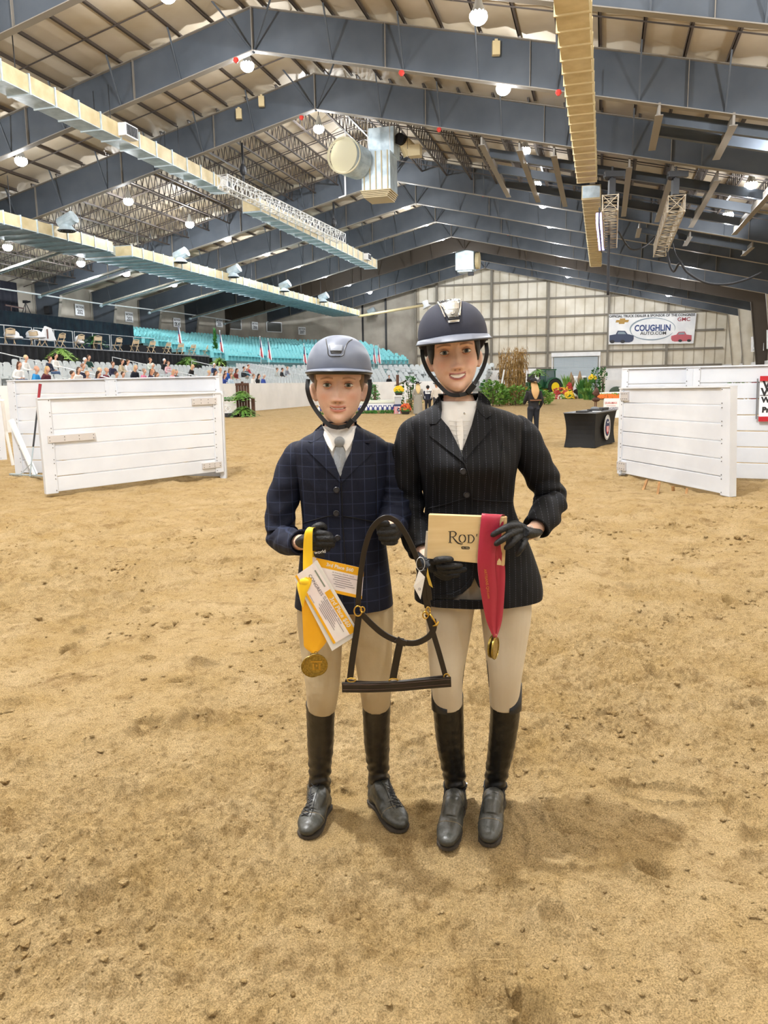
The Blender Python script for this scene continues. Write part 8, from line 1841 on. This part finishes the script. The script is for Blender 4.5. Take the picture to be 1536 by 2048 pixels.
# red ribbon with medals
M_RIB = mat('red_ribbon', '#a81235', .4, sheen=.5, spec=.5); M_RIB2 = mat('yellow_ribbon', '#f7b513', .42, sheen=.3, spec=.5); M_RIB2b = mat('yellow_ribbon_pale', '#ffd21f', .42, sheen=.3)
M_GOLD = mat('medal_gold', '#b39a4e', .3, metal=.85, col2='#8c7638', nscale=200)
def band(pairs, th, mb, ybulge=0, n=7, wave=0.):
    """pairs: list of ((pxL,pyL,Y),(pxR,pyR,Y)) down the ribbon"""
    L = spline([list(at(*p[0])) for p in pairs], 6); R_ = spline([list(at(*p[1])) for p in pairs], 6); rows = []
    for i, (l, r) in enumerate(zip(L, R_)):
        l, r = Vector(l), Vector(r); row = [l+(r-l)*(k/(n-1))+Vector((0, -ybulge*math.sin(PI*k/(n-1))+wave*math.sin(k*1.9+i*.12), 0)) for k in range(n)]; rows.append(row+[p+Vector((0, th, 0)) for p in reversed(row)])
    return mb.loft(rows)
t = thing('medal_ribbon', 'crimson neck ribbon with a gold medal draped over the wooden box', 'medal', at(990, 1272, 2.24)); org = t.location
m = MB(); band([((966, 1033, 2.262), (1011, 1036, 2.262)), ((965, 1027, 2.245), (1008, 1029, 2.245)), ((963, 1033, 2.226), (1001, 1036, 2.226)), ((958, 1080, 2.222), (993, 1083, 2.222)), ((955, 1130, 2.22), (990, 1132, 2.22)), ((961, 1180, 2.225), (994, 1185, 2.225)), ((971, 1235, 2.235), (992, 1238, 2.235)), ((984, 1270, 2.24), (992, 1272, 2.24))], .0012, m, .003, wave=.0012)
rb = m.build('ribbon_front', M_RIB, t, org, smooth=True); rb.data.set_sharp_from_angle(angle=.8)
m = MB(); band([((988, 1034, 2.234), (1009, 1036, 2.234)), ((985, 1085, 2.23), (1001, 1088, 2.23)), ((980, 1132, 2.232), (1010, 1134, 2.236)), ((983, 1190, 2.236), (1009, 1190, 2.236)), ((984, 1240, 2.24), (1004, 1242, 2.24)), ((987, 1270, 2.243), (995, 1272, 2.243))], .0012, m, .002, wave=.0015); m.build('ribbon_back', M_RIB, t, org, smooth=True).data.set_sharp_from_angle(angle=.8)
tx = MB(); o_ = at(973, 1162, 2.2155); add_text(tx, 'Reserve Champion', .0125, frame(o_, at(977, 1200, 2.2175)-o_, Vector((1, 0, 0))), sx=1.0) if False else None
vs, fs = text_mesh('ARTISANS QH.com', .011); ax = (at(978.5, 1196, 2.217)-at(971, 1140, 2.214)).normalized(); pxv = Vector((1, 0, .12)).normalized(); c = at(974, 1168, 2.2145)
tx._add([c+ax*v[0]+pxv*v[2] for v in vs], fs); tx.build('ribbon_lettering', mat('foil_gold', '#c98b3a', .4, metal=.3), t, org)
def medal(px, py, Y, r, yaw_, par, org, detail=True, th=.003):
    c = at(px, py, Y); R4 = Matrix.Translation(c) @ Matrix.Rotation(yaw_, 4, 'Z'); m = MB(); m.tube([(0, th, 0), (0, -.0, 0)], [r, r], 40); m.tube([(r*.97*math.cos(a), -.0005, r*.97*math.sin(a)) for a in np.linspace(0, 2*PI, 40)], .0013, 6); m.tube([(r*.78*math.cos(a), -.0005, r*.78*math.sin(a)) for a in np.linspace(0, 2*PI, 40)], .0006, 5); m.tube([(.005*math.cos(a), 0, r+.003+.005*math.sin(a)) for a in np.linspace(0, 2*PI, 12)], .0012, 5)
    m.v = [tuple(R4 @ Vector(v)) for v in m.v]; mo = m.build('medal', M_GOLD, par, org, smooth=False)
    if detail:
        d = MB(); d.box((0, -.001, r*.32), (r*1.0, .002, r*.16)); d.box((-r*.28, -.001, -r*.12), (r*.16, .002, r*.6)); d.box((r*.28, -.001, -r*.12), (r*.16, .002, r*.6)); d.box((0, -.001, -r*.42), (r*.8, .002, r*.08)); d.sphere((0, -.001, -.05*r), (r*.13, .0015, r*.13), 8, 5)
        d.v = [tuple(R4 @ Vector(v)) for v in d.v]; d.build('medal_relief', M_BRASS, mo, org)
        tx = MB()
        for k, ch in enumerate('ALL AMERICAN CONGRESS'):
            a = PI*1.15-k*PI*1.3/20; 
            if ch != ' ': vs, fs = text_mesh(ch, r*.2); ca, sa = math.cos(a), math.sin(a); tx._add([R4 @ Vector((.88*r*ca+v[0]*sa+v[2]*ca, -.0012, .88*r*sa-v[0]*ca+v[2]*sa)) for v in vs], fs)
        tx.build('medal_lettering', M_BRASS, mo, org)
    return mo
medal(991, 1296, 2.238, .0345, 1.13, t, org, False); medal(985, 1293, 2.243, .0345, 1.05, t, org, False)
m = MB(); m.sphere(at(990, 1272, 2.24), (.007, .006, .008), 10, 6); m.build('ribbon_knot', M_RIB, t, org)
# yellow ribbon
t = thing('medal_ribbon', 'bright yellow neck ribbon with two gold medals hanging from the boy glove', 'medal', at(628, 1305, 2.19)); org = t.location
m = MB(); band([((606, 1165, 2.185), (625, 1163, 2.185)), ((606, 1110, 2.19), (625, 1108, 2.19)), ((608, 1072, 2.185), (625, 1068, 2.185)), ((613, 1058, 2.19), (627, 1056, 2.195)), ((620, 1054, 2.21), (634, 1057, 2.21)), ((624, 1062, 2.235), (637, 1066, 2.235)), ((620, 1110, 2.235), (630, 1112, 2.235)), ((616, 1150, 2.22), (630, 1150, 2.22))], .001, m, .002, wave=.0008); m.build('ribbon_loop', M_RIB2b, t, org, smooth=True).data.set_sharp_from_angle(angle=.9)
m = MB(); band([((598, 1158, 2.18), (624, 1150, 2.178)), ((594, 1172, 2.178), (622, 1168, 2.174)), ((599, 1195, 2.178), (612, 1190, 2.175)), ((604, 1215, 2.182), (607, 1213, 2.182))], .002, m, .004, wave=.001); m.sphere(at(609, 1163, 2.178), (.016, .009, .012), 12, 8); m.build('ribbon_knot', M_RIB2b, t, org, smooth=True)
m = MB(); band([((603, 1165, 2.186), (624, 1165, 2.186)), ((603, 1200, 2.188), (632, 1195, 2.188)), ((605, 1240, 2.19), (642, 1240, 2.19)), ((607, 1280, 2.192), (652, 1278, 2.192)), ((609, 1294, 2.192), (650, 1288, 2.192)), ((623, 1306, 2.19), (636, 1304, 2.19))], .0012, m, .004, wave=.0012); m.build('ribbon_tail', M_RIB2, t, org, smooth=True).data.set_sharp_from_angle(angle=.9)
medal(625, 1333, 2.196, .0335, .1, t, org, False); medal(633, 1330, 2.186, .0335, -.05, t, org, True)
# certificate cards
M_CARD = mat('card_white', '#fbf7f6', .55, col2='#f6e6ea', nscale=8); M_CY = mat('card_yellow', '#f5b61c', .5); M_INK = mat('card_ink', '#5c5060', .7)
def card(label, corners, Y, envelope=None, dY=(0, 0, 0, 0), big=False, org=None):
    TLc, TRc, BRc, BLc = [at(c[0], c[1], Y+d) for c, d in zip(corners, dY)]; t = thing('prize_card', label, 'card', BLc); org = t.location; n = (TRc-TLc).cross(BLc-TLc).normalized(); n = n if n.y > 0 else -n
    if envelope: E = [at(c[0], c[1], Y+.004) for c in envelope]; m = MB(); m.prism(E, n*.0015); m.build('envelope', M_SHIRT, t, org)
    def Q(u, v, o=0): return (TLc*(1-u)+TRc*u)*(1-v)+(BLc*(1-u)+BRc*u)*v-n*(.0004+o)
    m = MB(); m.prism([Q(0, 0), Q(1, 0), Q(1, 1), Q(0, 1)], n*.0006); m.build('card_sheet', M_CARD, t, org)
    def strip(u0, u1, v0, v1, mt, nm, o=.0004): m = MB(); m.prism([Q(u0, v0, o), Q(u1, v0, o), Q(u1, v1, o), Q(u0, v1, o)], n*.0003); return m.build(nm, mt, t, org)
    strip(.38 if big else .1, 1, .0, .27, M_CY, 'yellow_band'); strip(.0, 1, .9, 1, M_CY, 'yellow_edge')
    X_ = (TRc-TLc).normalized(); Z_ = (TLc-BLc).normalized(); Wd = (TRc-TLc).length
    tx = MB(); add_text(tx, '3rd Place $60', Wd*(.078 if big else .092), frame(Q(.69 if big else .55, .14, .0009), X_, Z_), bold=.0003); tx.build('card_title', M_SHIRT, t, org)
    tx = MB()
    if big: add_text(tx, 'CONGRESS', Wd*.055, frame(Q(.24, .42, .0009), X_, Z_), sx=1.1)
    add_text(tx, 'All American Quarter Horse', Wd*.035, frame(Q(.62, .34, .0009), X_, Z_))
    for k in range(6): a, b = .42+.03*(k % 2)+.01*k, .93-.05*((k*3) % 4)-.02*k; p, q = Q(a, .42+.07*k, .0009), Q(b, .42+.07*k, .0009); tx.beam(p, q, .0004, .0011)
    p, q = Q(.3, .86, .0009), Q(.42, .86, .0009); tx.beam(p, q, .0004, .001); tx.build('card_text', M_INK, t, org); return t, Q, strip
card('upper white and yellow prize card, right of the yellow ribbon', [(622, 1113), (728, 1137), (723.5, 1198), (617, 1174)], 2.20)
t, Q, strip = card('lower slanting prize card in a white envelope across the yellow ribbon', [(628, 1126), (712, 1262), (667, 1288), (590, 1152)], 2.176, [(634, 1120), (719, 1267), (664, 1302), (589, 1158)], big=True)
strip(.08, .32, .1, .16, mat('card_green_grey', '#8d9687', .6), 'printed_bar', .0007)
m = MB(); m.prism([at(627, 1104, 2.192), at(649, 1100, 2.192), at(649, 1116, 2.192), at(628, 1112, 2.192)], (0, .001, 0)); o = m.build('black_tag', M_BLK, None, at(640, 1112, 2.192)); tag(o, 'small black ribbon end with white lettering below the boy glove', 'tag')
tx = MB(); add_text(tx, 'world', .014, frame(at(640, 1104, 2.190), (1, 0, .12), (0, 0, 1))); tx.build('tag_lettering', M_SHIRT, o, at(640, 1112, 2.192))
# ------------------------------------------------------------------ leather halter
t = thing('horse_halter', 'dark brown leather horse halter with brass fittings held up between the riders', 'halter', at(790, 1385, 2.2)); org = t.location; YH = 2.16
def hstrap(nm, pts, w, th=.004, lift=0, Yd=None, sub=8):
    o = strap(nm, [at(p[0], p[1], p[2] if len(p) > 2 else YH) for p in pts], w, th, M_LEATH, t, org, sub=sub)
    return bevel(o, .001, 1)
hstrap('crown_strap', [(716, 1212, 2.17), (720, 1160, 2.165), (728, 1105, 2.16), (740, 1065, 2.155), (756, 1043, 2.15), (774, 1035, 2.15), (795, 1045, 2.15), (815, 1075, 2.155), (832, 1112, 2.16), (842, 1140, 2.165)], .0155, .006)
hstrap('crown_strap_end', [(838, 1135, 2.16), (848, 1170, 2.165), (853, 1200, 2.17), (856, 1215, 2.17)], .02, .007)
hstrap('strap_keeper', [(846, 1140, 2.155), (856, 1170, 2.158), (860, 1200, 2.165)], .013, .006)
hstrap('cheek_strap', [(718, 1228), (713, 1265), (706, 1310), (700, 1357)], .0185); hstrap('cheek_strap', [(855, 1228), (866, 1265), (878, 1305), (891, 1352)], .0155)
hstrap('throat_strap', [(722, 1226), (745, 1250), (770, 1270), (800, 1283), (830, 1286), (855, 1275), (867, 1258), (866, 1238)], .0175, .005)
hstrap('centre_strap', [(802, 1276, YH-.005), (797, 1300, YH-.004), (791, 1330, YH), (786, 1358, YH)], .021); hstrap('strap_loop', [(793, 1277, YH-.007), (800, 1283, YH-.008), (812, 1287, YH-.007)], .018, .007)
hstrap('noseband', [(684, 1374.5, YH-.005), (740, 1374.5, YH-.01), (800, 1372, YH-.012), (850, 1367.5, YH-.01), (902, 1363.5, YH-.005)], .030, .008)
hstrap('noseband_lining', [(690, 1362), (740, 1366), (800, 1364), (850, 1358), (893, 1353)], .010, .006)
nl = MB()
for dy in (-6.5, 6.5): nl.tube([at(x, y+dy*.75, YH-.0165) for x, y in ((686, 1374.5), (740, 1374.5), (800, 1372), (850, 1367.5), (900, 1363.5))], .0007, 4)
nl.build('noseband_stitching', mat('stitch', '#4a342a', .7), t, org)
def ringo(nm, px, py, rx, rz, r=.0021, Y=YH-.004, rot=0): m = MB(); c = at(px, py, Y); m.tube([c+Vector((rx*math.cos(a)*math.cos(rot)-rz*math.sin(a)*math.sin(rot), -.001, rx*math.cos(a)*math.sin(rot)+rz*math.sin(a)*math.cos(rot))) for a in np.linspace(0, 2*PI, 22)], r, 8); return m.build(nm, M_BRASS, t, org, smooth=True)
ringo('brass_ring', 716, 1222, .011, .015); ringo('brass_ring', 725, 1219, .006, .008); ringo('brass_ring', 856, 1222, .006, .012); ringo('brass_ring', 851, 1230, .008, .01); ringo('brass_ring', 703, 1360, .012, .006); ringo('brass_ring', 787, 1361, .013, .006); ringo('brass_ring', 893, 1354, .008, .010)
m = MB(); m.tube([at(860, 1228, YH-.008), at(868, 1240, YH-.010), at(872, 1248, YH-.008)], .003, 8); m.sphere(at(873, 1249, YH-.009), .005, 8, 6); m.tube([at(866, 1252, YH-.01), at(874, 1250, YH-.012), at(877, 1243, YH-.01)], .0028, 8); m.build('snap_hook', M_BRASS, t, org, smooth=True)
ws = MB(); ws.tube([at(841+8.5*math.cos(a), 1128+13.5*math.sin(a), YH-.012) for a in np.linspace(0, 2*PI, 24)], .0009, 5); ws.build('tag_string', M_RAIL, t, org)
m = MB(); m.prism([at(838, 1141, YH-.014), at(850, 1154, YH-.014), at(841, 1199, YH-.012), at(827, 1173, YH-.02)], (0, .001, 0)); tgo = m.build('price_tag', M_SHIRT, t, org)
m = MB(); c = at(839, 1178, YH-.018); m.tube([c+Vector((.003*math.cos(a), -.001, .003*math.sin(a))) for a in np.linspace(0, 2*PI, 10)], .0006, 4); m.build('tag_mark', M_INK, tgo, org)
m = MB(); m.prism([at(855, 1135, YH-.01), at(858, 1150, YH-.01), at(866, 1176, YH-.01), at(858, 1170, YH-.01), at(853, 1152, YH-.01)], (0, .001, 0)); m.build('yellow_tag', mat('tag_yellow', '#c9a63e', .5), t, org)
